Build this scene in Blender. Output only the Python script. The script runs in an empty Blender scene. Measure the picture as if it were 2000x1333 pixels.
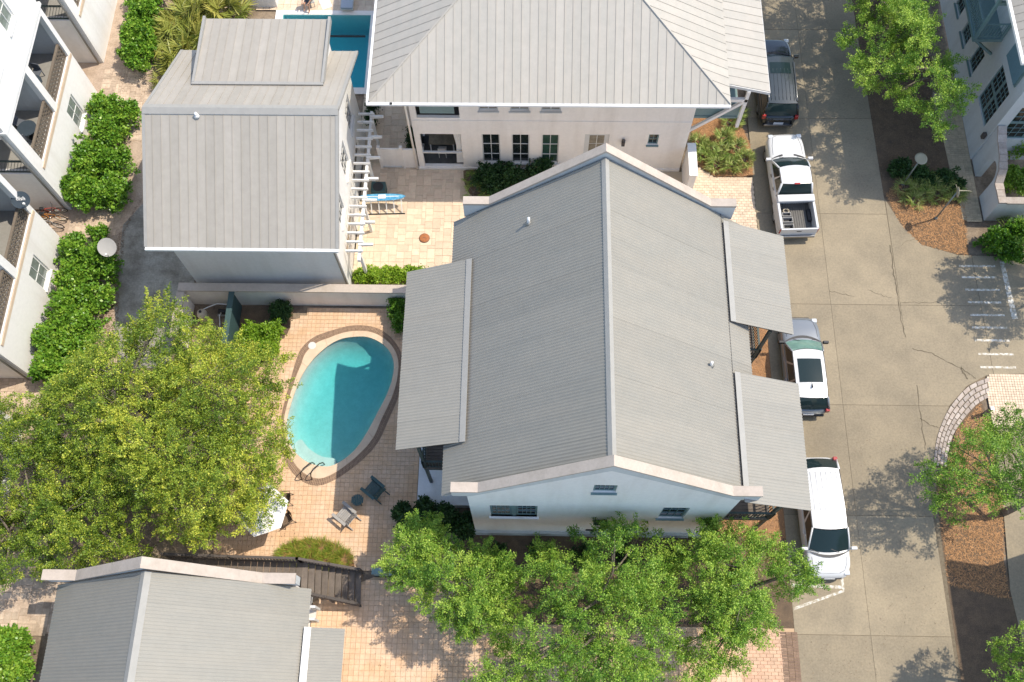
import bpy, math, random
import numpy as np
from mathutils import Vector, Matrix

random.seed(11)
rng = np.random.default_rng(11)
sc = bpy.context.scene
col = sc.collection
R = math.radians

# ------------------------------------------------------------------ camera
cam_data = bpy.data.cameras.new("camera")
cam_data.sensor_width = 36.0
cam_data.lens = 33.3
cam_data.clip_start = 0.5
cam_data.clip_end = 3000.0
cam = bpy.data.objects.new("camera", cam_data)
col.objects.link(cam)
cam.matrix_world = Matrix(((0.999797, -0.011418, 0.016607, 0.0),
                           (0.016825, 0.926525, -0.375858, 0.0),
                           (-0.011096, 0.376061, 0.926529, 44.0),
                           (0, 0, 0, 1)))
sc.camera = cam

# ------------------------------------------------------------------ sky, sun, exposure
world = bpy.data.worlds.new("World")
sc.world = world
world.use_nodes = True
wn = world.node_tree
sky = wn.nodes.new("ShaderNodeTexSky")
sky.sky_type = 'NISHITA'
sky.sun_disc = False
sky.dust_density = 1.0
sky.air_density = 1.0
sky.ozone_density = 0.4
SUN = Vector((0.57, 0.19, 1.0)).normalized()
sky.sun_elevation = math.asin(SUN.z)
sky.sun_rotation = math.atan2(SUN.x, SUN.y)
bg = wn.nodes["Background"]
bg.inputs[1].default_value = 0.15
wn.links.new(sky.outputs[0], bg.inputs[0])
sun_data = bpy.data.lights.new("sun", 'SUN')
sun_data.energy = 2.35
sun_data.angle = R(0.53)
sun_data.color = (1.0, 0.92, 0.78)
sun = bpy.data.objects.new("sun", sun_data)
sun.rotation_euler = SUN.to_track_quat('Z', 'Y').to_euler()
sun.location = (40, 15, 60)
col.objects.link(sun)
vs = sc.view_settings
vs.view_transform = 'Standard'
vs.look = 'None'
vs.exposure = 0.98
vs.gamma = 1.0
vs.use_curve_mapping = False
sc.cycles.max_bounces = 6
sc.cycles.transparent_max_bounces = 12
sc.cycles.use_denoising = True

# ------------------------------------------------------------------ materials
MATS = {}


def mat(name, c, rough=0.75, n=None, rnd=0.0, c2=None, n2=None, bump=None, metal=0.0, spec=0.4, streak=None, coat=0.0):
    """procedural surface: base colour c, optional second colour c2 mixed by noise n=(scale, lo, hi),
    fine value noise n2=(scale, amount), per-piece value change rnd, bump=(scale, strength)"""
    m = bpy.data.materials.new(name)
    MATS[name] = m
    m.use_nodes = True
    nt = m.node_tree
    b = nt.nodes["Principled BSDF"]
    N = nt.nodes.new
    L = nt.links.new
    b.inputs["Roughness"].default_value = rough
    b.inputs["Metallic"].default_value = metal
    b.inputs["Specular IOR Level"].default_value = spec
    if coat:
        b.inputs["Coat Weight"].default_value = coat
        b.inputs["Coat Roughness"].default_value = 0.05
    geo = N("ShaderNodeNewGeometry")
    rgb = N("ShaderNodeRGB")
    rgb.outputs[0].default_value = (*c, 1)
    out = rgb.outputs[0]
    if c2 is not None:
        tx = N("ShaderNodeTexNoise")
        tx.inputs["Scale"].default_value = n[0]
        tx.inputs["Detail"].default_value = 5
        tx.inputs["Roughness"].default_value = 0.62
        if streak:
            mp = N("ShaderNodeMapping")
            mp.inputs["Scale"].default_value = streak
            L(geo.outputs["Position"], mp.inputs[0])
            L(mp.outputs[0], tx.inputs["Vector"])
        else:
            L(geo.outputs["Position"], tx.inputs["Vector"])
        mr = N("ShaderNodeMapRange")
        mr.inputs[1].default_value = n[1]
        mr.inputs[2].default_value = n[2]
        L(tx.outputs[0], mr.inputs[0])
        mx = N("ShaderNodeMix")
        mx.data_type = 'RGBA'
        L(mr.outputs[0], mx.inputs[0])
        L(out, mx.inputs[6])
        mx.inputs[7].default_value = (*c2, 1)
        out = mx.outputs[2]
    val = None
    if n2 is not None:
        tx = N("ShaderNodeTexNoise")
        tx.inputs["Scale"].default_value = n2[0]
        tx.inputs["Detail"].default_value = 6
        tx.inputs["Roughness"].default_value = 0.7
        L(geo.outputs["Position"], tx.inputs["Vector"])
        mr = N("ShaderNodeMapRange")
        mr.inputs[1].default_value = 0.25
        mr.inputs[2].default_value = 0.75
        mr.inputs[3].default_value = 1 - n2[1]
        mr.inputs[4].default_value = 1 + n2[1]
        L(tx.outputs[0], mr.inputs[0])
        val = mr.outputs[0]
    if rnd:
        oi = N("ShaderNodeObjectInfo")
        ad = N("ShaderNodeMath")
        ad.operation = 'ADD'
        L(oi.outputs["Random"], ad.inputs[0])
        L(geo.outputs["Random Per Island"], ad.inputs[1])
        fr = N("ShaderNodeMath")
        fr.operation = 'FRACT'
        L(ad.outputs[0], fr.inputs[0])
        mr = N("ShaderNodeMapRange")
        mr.inputs[3].default_value = 1 - rnd
        mr.inputs[4].default_value = 1 + rnd
        L(fr.outputs[0], mr.inputs[0])
        if val is None:
            val = mr.outputs[0]
        else:
            mu = N("ShaderNodeMath")
            mu.operation = 'MULTIPLY'
            L(val, mu.inputs[0])
            L(mr.outputs[0], mu.inputs[1])
            val = mu.outputs[0]
    if val is not None:
        hs = N("ShaderNodeHueSaturation")
        L(out, hs.inputs["Color"])
        L(val, hs.inputs["Value"])
        out = hs.outputs[0]
    L(out, b.inputs["Base Color"])
    if bump:
        tx = N("ShaderNodeTexNoise")
        tx.inputs["Scale"].default_value = bump[0]
        tx.inputs["Detail"].default_value = 4
        L(geo.outputs["Position"], tx.inputs["Vector"])
        bp = N("ShaderNodeBump")
        bp.inputs["Strength"].default_value = bump[1]
        bp.inputs["Distance"].default_value = 0.02
        L(tx.outputs[0], bp.inputs["Height"])
        L(bp.outputs[0], b.inputs["Normal"])
    return m


def leaf_mat(name, dark, mid, light, trans=0.35, rough=0.45):
    m = bpy.data.materials.new(name)
    MATS[name] = m
    m.use_nodes = True
    nt = m.node_tree
    b = nt.nodes["Principled BSDF"]
    N = nt.nodes.new
    L = nt.links.new
    at = N("ShaderNodeAttribute")
    at.attribute_name = "tint"
    cr = N("ShaderNodeValToRGB")
    e = cr.color_ramp.elements
    e[0].color = (*dark, 1)
    e[1].color = (*light, 1)
    k = e.new(0.5)
    k.color = (*mid, 1)
    L(at.outputs["Fac"], cr.inputs[0])
    L(cr.outputs[0], b.inputs["Base Color"])
    b.inputs["Roughness"].default_value = rough
    b.inputs["Specular IOR Level"].default_value = 0.35
    tr = N("ShaderNodeBsdfTranslucent")
    L(cr.outputs[0], tr.inputs[0])
    mx = N("ShaderNodeMixShader")
    mx.inputs[0].default_value = trans
    L(b.outputs[0], mx.inputs[1])
    L(tr.outputs[0], mx.inputs[2])
    L(mx.outputs[0], nt.nodes["Material Output"].inputs["Surface"])
    return m


mat("soil", (0.16, 0.12, 0.085), 0.95, n=(0.9, 0.35, 0.7), c2=(0.30, 0.23, 0.16), n2=(9, 0.35), bump=(25, 0.5))
mat("sand", (0.46, 0.35, 0.26), 0.95, n=(1.6, 0.4, 0.7), c2=(0.34, 0.25, 0.18), n2=(12, 0.3), bump=(30, 0.4))
mat("alley", (0.34, 0.32, 0.27), 0.95, n=(0.8, 0.42, 0.62), c2=(0.20, 0.18, 0.145), n2=(10, 0.3), bump=(20, 0.4))
mat("mulch", (0.37, 0.195, 0.09), 0.95, n=(2.5, 0.35, 0.75), c2=(0.23, 0.135, 0.075), n2=(30, 0.4), bump=(40, 0.8))
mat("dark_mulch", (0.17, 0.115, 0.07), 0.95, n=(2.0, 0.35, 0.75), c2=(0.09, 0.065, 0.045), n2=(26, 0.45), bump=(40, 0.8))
mat("straw", (0.44, 0.235, 0.105), 0.9, rnd=0.45)
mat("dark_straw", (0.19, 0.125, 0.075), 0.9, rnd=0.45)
mat("concrete", (0.31, 0.252, 0.168), 0.85, n=(0.5, 0.36, 0.66), c2=(0.238, 0.196, 0.134), n2=(11, 0.20), rnd=0.09, bump=(60, 0.12))
mat("joint", (0.17, 0.135, 0.09), 0.95, n2=(8, 0.35))
mat("crack", (0.13, 0.105, 0.07), 0.95)
mat("road_paint", (0.66, 0.63, 0.56), 0.7, n=(7, 0.40, 0.60), c2=(0.36, 0.30, 0.21), n2=(25, 0.15))
mat("travertine", (0.66, 0.535, 0.385), 0.7, n=(3.0, 0.3, 0.7), c2=(0.62, 0.46, 0.33), n2=(10, 0.10), rnd=0.13)
mat("travertine_joint", (0.54, 0.44, 0.315), 0.9)
mat("deck_brick", (0.665, 0.47, 0.315), 0.85, n=(0.8, 0.4, 0.62), c2=(0.62, 0.40, 0.235), n2=(8, 0.12), rnd=0.065)
mat("deck_joint", (0.50, 0.345, 0.215), 0.95)
mat("pink_brick", (0.60, 0.375, 0.25), 0.85, n=(1.2, 0.38, 0.65), c2=(0.54, 0.37, 0.245), n2=(10, 0.14), rnd=0.10)
mat("grey_paver", (0.55, 0.43, 0.32), 0.9, n=(1.4, 0.4, 0.65), c2=(0.40, 0.30, 0.22), n2=(9, 0.22), rnd=0.14)
mat("path_brick", (0.52, 0.41, 0.27), 0.9, n=(2, 0.4, 0.65), c2=(0.42, 0.34, 0.23), n2=(10, 0.16), rnd=0.10)
mat("cobble", (0.43, 0.37, 0.32), 0.9, n=(3, 0.4, 0.65), c2=(0.36, 0.29, 0.24), n2=(14, 0.2), rnd=0.14)
mat("ring_brick", (0.215, 0.14, 0.095), 0.85, n2=(10, 0.2), rnd=0.16)
mat("coping", (0.66, 0.51, 0.36), 0.75, n=(1.5, 0.4, 0.65), c2=(0.58, 0.43, 0.30), n2=(18, 0.06))
mat("stucco", (0.80, 0.775, 0.735), 0.9, n=(0.9, 0.46, 0.78), c2=(0.70, 0.665, 0.61), n2=(5, 0.05), bump=(50, 0.12), streak=(1.3, 1.3, 0.16))
mat("stucco_warm", (0.85, 0.78, 0.70), 0.9, n=(0.9, 0.46, 0.78), c2=(0.74, 0.665, 0.58), n2=(5, 0.05), bump=(50, 0.12), streak=(1.3, 1.3, 0.16))
mat("stucco_shade", (0.56, 0.575, 0.565), 0.9, n=(0.9, 0.46, 0.78), c2=(0.47, 0.475, 0.455), n2=(5, 0.06), bump=(50, 0.12), streak=(1.3, 1.3, 0.16))  # greyer stucco copy for shaded walls, shade put into the colour
mat("coral_cap", (0.475, 0.40, 0.33), 0.85, n=(1.4, 0.42, 0.7), c2=(0.40, 0.335, 0.27), n2=(9, 0.10))
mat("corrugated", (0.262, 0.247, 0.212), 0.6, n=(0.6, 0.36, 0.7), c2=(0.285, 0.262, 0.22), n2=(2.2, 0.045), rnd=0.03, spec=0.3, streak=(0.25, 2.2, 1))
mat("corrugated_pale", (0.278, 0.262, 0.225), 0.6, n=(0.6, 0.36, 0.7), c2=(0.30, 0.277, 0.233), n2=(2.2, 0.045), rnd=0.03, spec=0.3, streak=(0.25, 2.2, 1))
mat("seam_roof", (0.34, 0.308, 0.258), 0.6, n=(0.9, 0.36, 0.66), c2=(0.365, 0.33, 0.28), n2=(2.5, 0.07), rnd=0.05, spec=0.3, streak=(2.4, 0.4, 1))
mat("hip_roof", (0.41, 0.38, 0.325), 0.6, n=(0.9, 0.36, 0.66), c2=(0.435, 0.395, 0.335), n2=(2.5, 0.06), rnd=0.045, spec=0.3, streak=(2.4, 0.4, 1))
mat("flashing", (0.315, 0.30, 0.268), 0.5, n2=(3, 0.08))
mat("white_trim", (0.62, 0.60, 0.56), 0.5, n2=(6, 0.05))
mat("white_paint", (0.78, 0.765, 0.73), 0.5, n=(0.9, 0.46, 0.78), c2=(0.68, 0.66, 0.615), n2=(6, 0.05), streak=(1.3, 1.3, 0.2))
mat("green_trim", (0.055, 0.075, 0.068), 0.5, n2=(6, 0.15))
mat("teal_trim", (0.16, 0.24, 0.24), 0.55, n2=(6, 0.12))
mat("glass", (0.016, 0.022, 0.022), 0.06, n2=(2, 0.5), spec=0.7)
mat("glass_green", (0.035, 0.075, 0.055), 0.08, n2=(3, 0.4), spec=0.7)
mat("glass_tan", (0.24, 0.20, 0.14), 0.15, n2=(3, 0.4), spec=0.6)
mat("glass_pale", (0.20, 0.23, 0.205), 0.1, n2=(2.5, 0.35), spec=0.6)  # pale base colour carries the reflection, painted into the panes
mat("rail_dark", (0.05, 0.045, 0.04), 0.35, metal=0.5)
mat("dark", (0.02, 0.022, 0.022), 0.8)
mat("loggia_tile", (0.27, 0.255, 0.23), 0.7, n2=(4, 0.12))
mat("screen_green", (0.045, 0.085, 0.085), 0.6, n2=(6, 0.12))
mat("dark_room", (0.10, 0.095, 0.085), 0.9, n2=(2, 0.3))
mat("wood_brown", (0.18, 0.145, 0.115), 0.8, n=(3, 0.35, 0.7), c2=(0.125, 0.10, 0.08), n2=(20, 0.2), rnd=0.15)
mat("wood_dark", (0.085, 0.07, 0.06), 0.8, n2=(15, 0.25), rnd=0.2)
mat("lattice_wood", (0.17, 0.135, 0.10), 0.8, n2=(10, 0.2))
mat("bark", (0.20, 0.165, 0.13), 0.95, n2=(14, 0.35), bump=(30, 0.8))
mat("terracotta", (0.42, 0.16, 0.05), 0.7, n=(4, 0.35, 0.7), c2=(0.28, 0.10, 0.04), n2=(14, 0.2))
mat("chair_green", (0.04, 0.085, 0.085), 0.6, n2=(8, 0.2))
mat("chair_grey", (0.34, 0.315, 0.285), 0.7, n2=(8, 0.15), rnd=0.08)
mat("wicker", (0.21, 0.145, 0.095), 0.85, n=(30, 0.4, 0.6), c2=(0.10, 0.07, 0.05))
mat("canvas_white", (0.78, 0.75, 0.70), 0.85, n2=(4, 0.05))
mat("steel", (0.30, 0.30, 0.30), 0.3, metal=0.9)
mat("dish_grey", (0.40, 0.385, 0.36), 0.6, n2=(5, 0.06))
mat("dish_dark", (0.04, 0.055, 0.07), 0.75, n2=(8, 0.12), spec=0.2)
mat("board_blue", (0.05, 0.26, 0.47), 0.4, n=(5, 0.42, 0.62), c2=(0.16, 0.42, 0.6))
mat("rubber", (0.022, 0.022, 0.022), 0.85)
mat("car_white", (0.62, 0.615, 0.60), 0.25, coat=0.6)
mat("car_silver", (0.21, 0.225, 0.24), 0.28, metal=0.2, coat=0.6)
mat("car_black", (0.012, 0.015, 0.016), 0.2, coat=0.8)
mat("car_roof_dark", (0.03, 0.04, 0.045), 0.35, coat=0.8)
mat("car_glass", (0.016, 0.03, 0.032), 0.08, spec=0.25)
mat("car_glass_green", (0.19, 0.33, 0.27), 0.08, n=(1.7, 0.35, 0.65), c2=(0.12, 0.22, 0.19), spec=0.8)
mat("rim", (0.45, 0.45, 0.45), 0.35, metal=0.8)
mat("red_lamp", (0.35, 0.02, 0.015), 0.2, coat=0.5)
mat("clear_lamp", (0.55, 0.57, 0.58), 0.15, coat=0.5)
mat("bed_grey", (0.13, 0.122, 0.11), 0.7, n2=(8, 0.15))
mat("plastic_black", (0.025, 0.025, 0.027), 0.5)
mat("plate", (0.72, 0.74, 0.76), 0.4)
mat("skin", (0.50, 0.28, 0.19), 0.6)
mat("shirt_red", (0.62, 0.03, 0.045), 0.8)
mat("shorts_grey", (0.11, 0.12, 0.14), 0.8)
mat("hair_dark", (0.035, 0.025, 0.02), 0.6)
mat("tank_beige", (0.48, 0.42, 0.32), 0.6)
mat("pool_plaster", (0.47, 0.54, 0.50), 0.8, n=(2.2, 0.4, 0.62), c2=(0.52, 0.59, 0.55), n2=(9, 0.08))
mat("pool_tile", (0.20, 0.38, 0.44), 0.4, n2=(14, 0.2))
mat("pool_deep", (0.20, 0.52, 0.53), 0.8, n2=(4, 0.06))
mat("cushion_grey", (0.36, 0.40, 0.44), 0.9)
mat("lamp_disc", (0.34, 0.31, 0.22), 0.45, n2=(4, 0.06))
mat("lamp_pole", (0.22, 0.25, 0.24), 0.5, metal=0.4)
mat("bike_red", (0.42, 0.05, 0.03), 0.4)
mat("bike_orange", (0.55, 0.22, 0.05), 0.4)
mat("bike_tan", (0.62, 0.53, 0.38), 0.5)
leaf_mat("leaf_yellow", (0.06, 0.13, 0.016), (0.25, 0.345, 0.034), (0.68, 0.66, 0.085), trans=0.22)
leaf_mat("leaf_oak", (0.045, 0.135, 0.018), (0.20, 0.36, 0.04), (0.50, 0.63, 0.10), trans=0.22)
leaf_mat("leaf_olive", (0.06, 0.14, 0.018), (0.21, 0.32, 0.04), (0.46, 0.52, 0.075), trans=0.22)
leaf_mat("leaf_clusia", (0.045, 0.135, 0.014), (0.15, 0.31, 0.028), (0.36, 0.50, 0.06), trans=0.2, rough=0.35)
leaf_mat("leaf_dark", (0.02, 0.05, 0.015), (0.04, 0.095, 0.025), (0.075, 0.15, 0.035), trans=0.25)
leaf_mat("leaf_lime", (0.09, 0.20, 0.015), (0.24, 0.40, 0.03), (0.44, 0.56, 0.06), trans=0.3)
leaf_mat("leaf_palm", (0.115, 0.161, 0.034), (0.276, 0.310, 0.057), (0.483, 0.437, 0.103), trans=0.25)
leaf_mat("leaf_palmetto", (0.10, 0.18, 0.03), (0.26, 0.35, 0.075), (0.52, 0.52, 0.19), trans=0.25)
leaf_mat("leaf_grass", (0.14, 0.30, 0.03), (0.34, 0.45, 0.06), (0.64, 0.38, 0.12), trans=0.3)


def water_mat(name, tint, dens):
    m = bpy.data.materials.new(name)
    MATS[name] = m
    m.use_nodes = True
    nt = m.node_tree
    nt.nodes.clear()
    N = nt.nodes.new
    L = nt.links.new
    out = N("ShaderNodeOutputMaterial")
    tr = N("ShaderNodeBsdfTransparent")
    gl = N("ShaderNodeBsdfGlossy")
    gl.inputs["Roughness"].default_value = 0.04
    fr = N("ShaderNodeFresnel")
    fr.inputs[0].default_value = 1.33
    geo = N("ShaderNodeNewGeometry")
    tx = N("ShaderNodeTexNoise")
    tx.inputs["Scale"].default_value = 5.0
    tx.inputs["Detail"].default_value = 3
    L(geo.outputs["Position"], tx.inputs["Vector"])
    bp = N("ShaderNodeBump")
    bp.inputs["Strength"].default_value = 0.18
    bp.inputs["Distance"].default_value = 0.05
    L(tx.outputs[0], bp.inputs["Height"])
    L(bp.outputs[0], gl.inputs["Normal"])
    mx = N("ShaderNodeMixShader")
    # only the open surface mirrors the sky, not the sides where the water touches the basin
    sx = N("ShaderNodeSeparateXYZ")
    L(geo.outputs["Normal"], sx.inputs[0])
    gt_ = N("ShaderNodeMath")
    gt_.operation = 'GREATER_THAN'
    gt_.inputs[1].default_value = 0.9
    L(sx.outputs[2], gt_.inputs[0])
    ff = N("ShaderNodeMath")
    ff.operation = 'SUBTRACT'
    L(gt_.outputs[0], ff.inputs[0])
    L(geo.outputs["Backfacing"], ff.inputs[1])
    ff.use_clamp = True
    mu = N("ShaderNodeMath")
    mu.operation = 'MULTIPLY'
    L(fr.outputs[0], mu.inputs[0])
    L(ff.outputs[0], mu.inputs[1])
    L(mu.outputs[0], mx.inputs[0])
    L(tr.outputs[0], mx.inputs[1])
    L(gl.outputs[0], mx.inputs[2])
    L(mx.outputs[0], out.inputs["Surface"])
    va = N("ShaderNodeVolumeAbsorption")
    va.inputs[0].default_value = (*tint, 1)
    va.inputs[1].default_value = dens
    L(va.outputs[0], out.inputs["Volume"])
    m.cycles.homogeneous_volume = True
    return m


water_mat("water", (0.0, 0.80, 0.84), 0.72)
water_mat("water_deep", (0.0, 0.80, 0.86), 0.6)

# ------------------------------------------------------------------ mesh helpers
ORG = {}


def thing(name, label, cat, loc=(0, 0, 0), rz=0.0, group=None, local=True):
    """an Empty at the base of a thing; its parts are its children"""
    o = bpy.data.objects.new(name, None)
    col.objects.link(o)
    o.empty_display_size = 0.2
    o.location = loc
    o.rotation_euler = (0, 0, rz)
    o["label"] = label
    o["category"] = cat
    if group:
        o["group"] = group
    ORG[o.name] = Vector((0, 0, 0)) if local else Vector(loc)
    return o


def tag(o, label, cat, group=None):
    o["label"] = label
    o["category"] = cat
    if group:
        o["group"] = group
    return o


def relabel(o, label):
    o["label"] = label
    return o


def copy_tree(o, loc, rz=0.0, label=None, parent=None):
    c = o.copy()
    col.objects.link(c)
    if parent is None:
        c.location = loc
        c.rotation_euler = (0, 0, rz)
        if label:
            c["label"] = label
    else:
        c.parent = parent
    for ch in o.children:
        copy_tree(ch, None, 0, None, c)
    return c


class MB:
    def __init__(s):
        s.v = []
        s.f = []

    def add(s, vs, fs):
        n = len(s.v)
        s.v += [tuple(p) for p in vs]
        s.f += [tuple(i + n for i in f) for f in fs]
        return s

    def box(s, x0, x1, y0, y1, z0, z1):
        if x0 > x1: x0, x1 = x1, x0
        if y0 > y1: y0, y1 = y1, y0
        if z0 > z1: z0, z1 = z1, z0
        return s.add([(x0, y0, z0), (x1, y0, z0), (x1, y1, z0), (x0, y1, z0), (x0, y0, z1), (x1, y0, z1), (x1, y1, z1), (x0, y1, z1)],
                     [(0, 3, 2, 1), (4, 5, 6, 7), (0, 1, 5, 4), (1, 2, 6, 5), (2, 3, 7, 6), (3, 0, 4, 7)])

    def bar(s, a, b, w, h, up=(0, 0, 1)):
        """rectangular bar from a to b, w across, h along up"""
        a = Vector(a); b = Vector(b)
        d = (b - a).normalized()
        up = Vector(up)
        sd = d.cross(up)
        if sd.length < 1e-4:
            sd = d.cross(Vector((1, 0, 0)))
        sd.normalize()
        u = sd.cross(d).normalized()
        sd *= w / 2
        u *= h / 2
        vs = [a - sd - u, a + sd - u, a + sd + u, a - sd + u, b - sd - u, b + sd - u, b + sd + u, b - sd + u]
        return s.add(vs, [(0, 1, 2, 3), (7, 6, 5, 4), (0, 4, 5, 1), (1, 5, 6, 2), (2, 6, 7, 3), (3, 7, 4, 0)])

    def prism(s, poly, z0, z1):
        n = len(poly)
        ar = sum(poly[i][0] * poly[(i + 1) % n][1] - poly[(i + 1) % n][0] * poly[i][1] for i in range(n))
        if ar < 0:
            poly = poly[::-1]
        vs = [(p[0], p[1], z0) for p in poly] + [(p[0], p[1], z1) for p in poly]
        fs = [tuple(range(n))[::-1], tuple(range(n, 2 * n))]
        fs += [(i, (i + 1) % n, (i + 1) % n + n, i + n) for i in range(n)]
        return s.add(vs, fs)

    def slab(s, pts, n, t):
        """polygon pts (3d, counter-clockwise seen from n) extruded by t against n"""
        n = Vector(n).normalized()
        k = len(pts)
        P = [Vector(p) for p in pts]
        vs = P + [p - n * t for p in P]
        fs = [tuple(range(k)), tuple(range(k, 2 * k))[::-1]] + [((i + 1) % k, i, i + k, (i + 1) % k + k) for i in range(k)]
        return s.add(vs, fs)

    def tube(s, path, r, n=8, cap=True):
        path = [Vector(p) for p in path]
        rs = r if isinstance(r, (list, tuple)) else [r] * len(path)
        vs = []
        for i, p in enumerate(path):
            d = (path[min(i + 1, len(path) - 1)] - path[max(i - 1, 0)]).normalized()
            a = d.cross(Vector((0, 0, 1)))
            if a.length < 0.05:
                a = d.cross(Vector((1, 0, 0)))
            a.normalize()
            b = a.cross(d)
            for k in range(n):
                t = 2 * math.pi * k / n
                vs.append(p + (a * math.cos(t) + b * math.sin(t)) * rs[i])
        fs = []
        for i in range(len(path) - 1):
            for k in range(n):
                fs.append((i * n + k, (i + 1) * n + k, (i + 1) * n + (k + 1) % n, i * n + (k + 1) % n))
        if cap:
            fs.append(tuple(range(n)))
            fs.append(tuple(range((len(path) - 1) * n, len(path) * n))[::-1])
        return s.add(vs, fs)

    def lathe(s, prof, n=20, c=(0, 0, 0), axis=None):
        vs = []
        M = Matrix.Identity(3)
        if axis is not None:
            M = Vector(axis).to_track_quat('Z', 'Y').to_matrix()
        c = Vector(c)
        for r, z in prof:
            for k in range(n):
                t = 2 * math.pi * k / n
                vs.append(c + M @ Vector((r * math.cos(t), r * math.sin(t), z)))
        fs = []
        for i in range(len(prof) - 1):
            for k in range(n):
                fs.append((i * n + k, i * n + (k + 1) % n, (i + 1) * n + (k + 1) % n, (i + 1) * n + k))
        fs.append(tuple(range(n))[::-1])
        fs.append(tuple(range((len(prof) - 1) * n, len(prof) * n)))
        return s.add(vs, fs)

    def grid(s, rows):
        """rows of 3d points, all the same length"""
        n = len(rows[0])
        vs = [p for r in rows for p in r]
        fs = [(i * n + k, i * n + k + 1, (i + 1) * n + k + 1, (i + 1) * n + k) for i in range(len(rows) - 1) for k in range(n - 1)]
        return s.add(vs, fs)

    def mesh(s, name, m, off=(0, 0, 0), smooth=False):
        me = bpy.data.meshes.new(name)
        ox, oy, oz = off
        me.from_pydata([(x - ox, y - oy, z - oz) for x, y, z in s.v], [], s.f)
        me.materials.append(MATS[m] if isinstance(m, str) else m)
        if smooth:
            me.shade_smooth()
        me.update()
        return me

    def build(s, name, m, parent=None, smooth=False, kind=None, bevel=0.0, subsurf=0, label=None, auto=False):
        off = ORG.get(parent.name, Vector((0, 0, 0))) if parent else Vector((0, 0, 0))
        o = bpy.data.objects.new(name, s.mesh(name, m, off, smooth))
        col.objects.link(o)
        if parent:
            o.parent = parent
        ORG[o.name] = off
        if kind:
            o["kind"] = kind
        if label:
            o["label"] = label
        if bevel:
            b = o.modifiers.new("bevel", 'BEVEL')
            b.width = bevel
            b.segments = 2
            b.limit_method = 'ANGLE'
        if subsurf:
            b = o.modifiers.new("subsurf", 'SUBSURF')
            b.levels = b.render_levels = subsurf
        return o


def piece(name, me, parent, loc=(0, 0, 0), rot=(0, 0, 0), scale=None):
    o = bpy.data.objects.new(name, me)
    col.objects.link(o)
    o.parent = parent
    off = ORG.get(parent.name, Vector((0, 0, 0)))
    o.location = Vector(loc) - off
    o.rotation_euler = rot
    if scale:
        o.scale = scale
    return o


def pip(poly, x, y):
    c = False
    n = len(poly)
    j = n - 1
    for i in range(n):
        xi, yi = poly[i][:2]
        xj, yj = poly[j][:2]
        if (yi > y) != (yj > y) and x < (xj - xi) * (y - yi) / (yj - yi) + xi:
            c = not c
        j = i
    return c


def smooth_loop(pts, k=6, closed=True):
    P = [Vector((*p[:2], 0)) for p in pts]
    n = len(P)
    out = []
    rngi = range(n) if closed else range(n - 1)
    for i in rngi:
        p0 = P[(i - 1) % n] if closed else P[max(i - 1, 0)]
        p1 = P[i]
        p2 = P[(i + 1) % n]
        p3 = P[(i + 2) % n] if closed else P[min(i + 2, n - 1)]
        for t in range(k):
            u = t / k
            q = 0.5 * ((2 * p1) + (p2 - p0) * u + (2 * p0 - 5 * p1 + 4 * p2 - p3) * u * u + (3 * p1 - p0 - 3 * p2 + p3) * u ** 3)
            out.append((q.x, q.y))
    if not closed:
        out.append((P[-1].x, P[-1].y))
    return out


def offset_loop(pts, d):
    """move a closed loop outwards (counter-clockwise order) by d"""
    n = len(pts)
    ar = sum(pts[i][0] * pts[(i + 1) % n][1] - pts[(i + 1) % n][0] * pts[i][1] for i in range(n))
    sg = 1 if ar > 0 else -1
    out = []
    for i in range(n):
        a = Vector(pts[i - 1]); b = Vector(pts[(i + 1) % n])
        t = (b - a).normalized()
        nn = Vector((t.y, -t.x)) * sg
        out.append((pts[i][0] + nn.x * d, pts[i][1] + nn.y * d))
    return out


def sheet(name, poly, m, z, t=0.02, kind="structure"):
    o = MB().prism(list(poly), z - t, z).build(name, m)
    if kind:
        o["kind"] = kind
    return o


CW = cam.matrix_world.inverted()


def frame_xy(x, y, z=0):
    p = CW @ Vector((x, y, z))
    return (0.925 * p.x / -p.z, 0.925 * p.y / -p.z)


def in_frame(x, y, z=0, m=0.02):
    u, v = frame_xy(x, y, z)
    return abs(u) < 0.5 + m and abs(v) < 0.3333 + m


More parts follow.
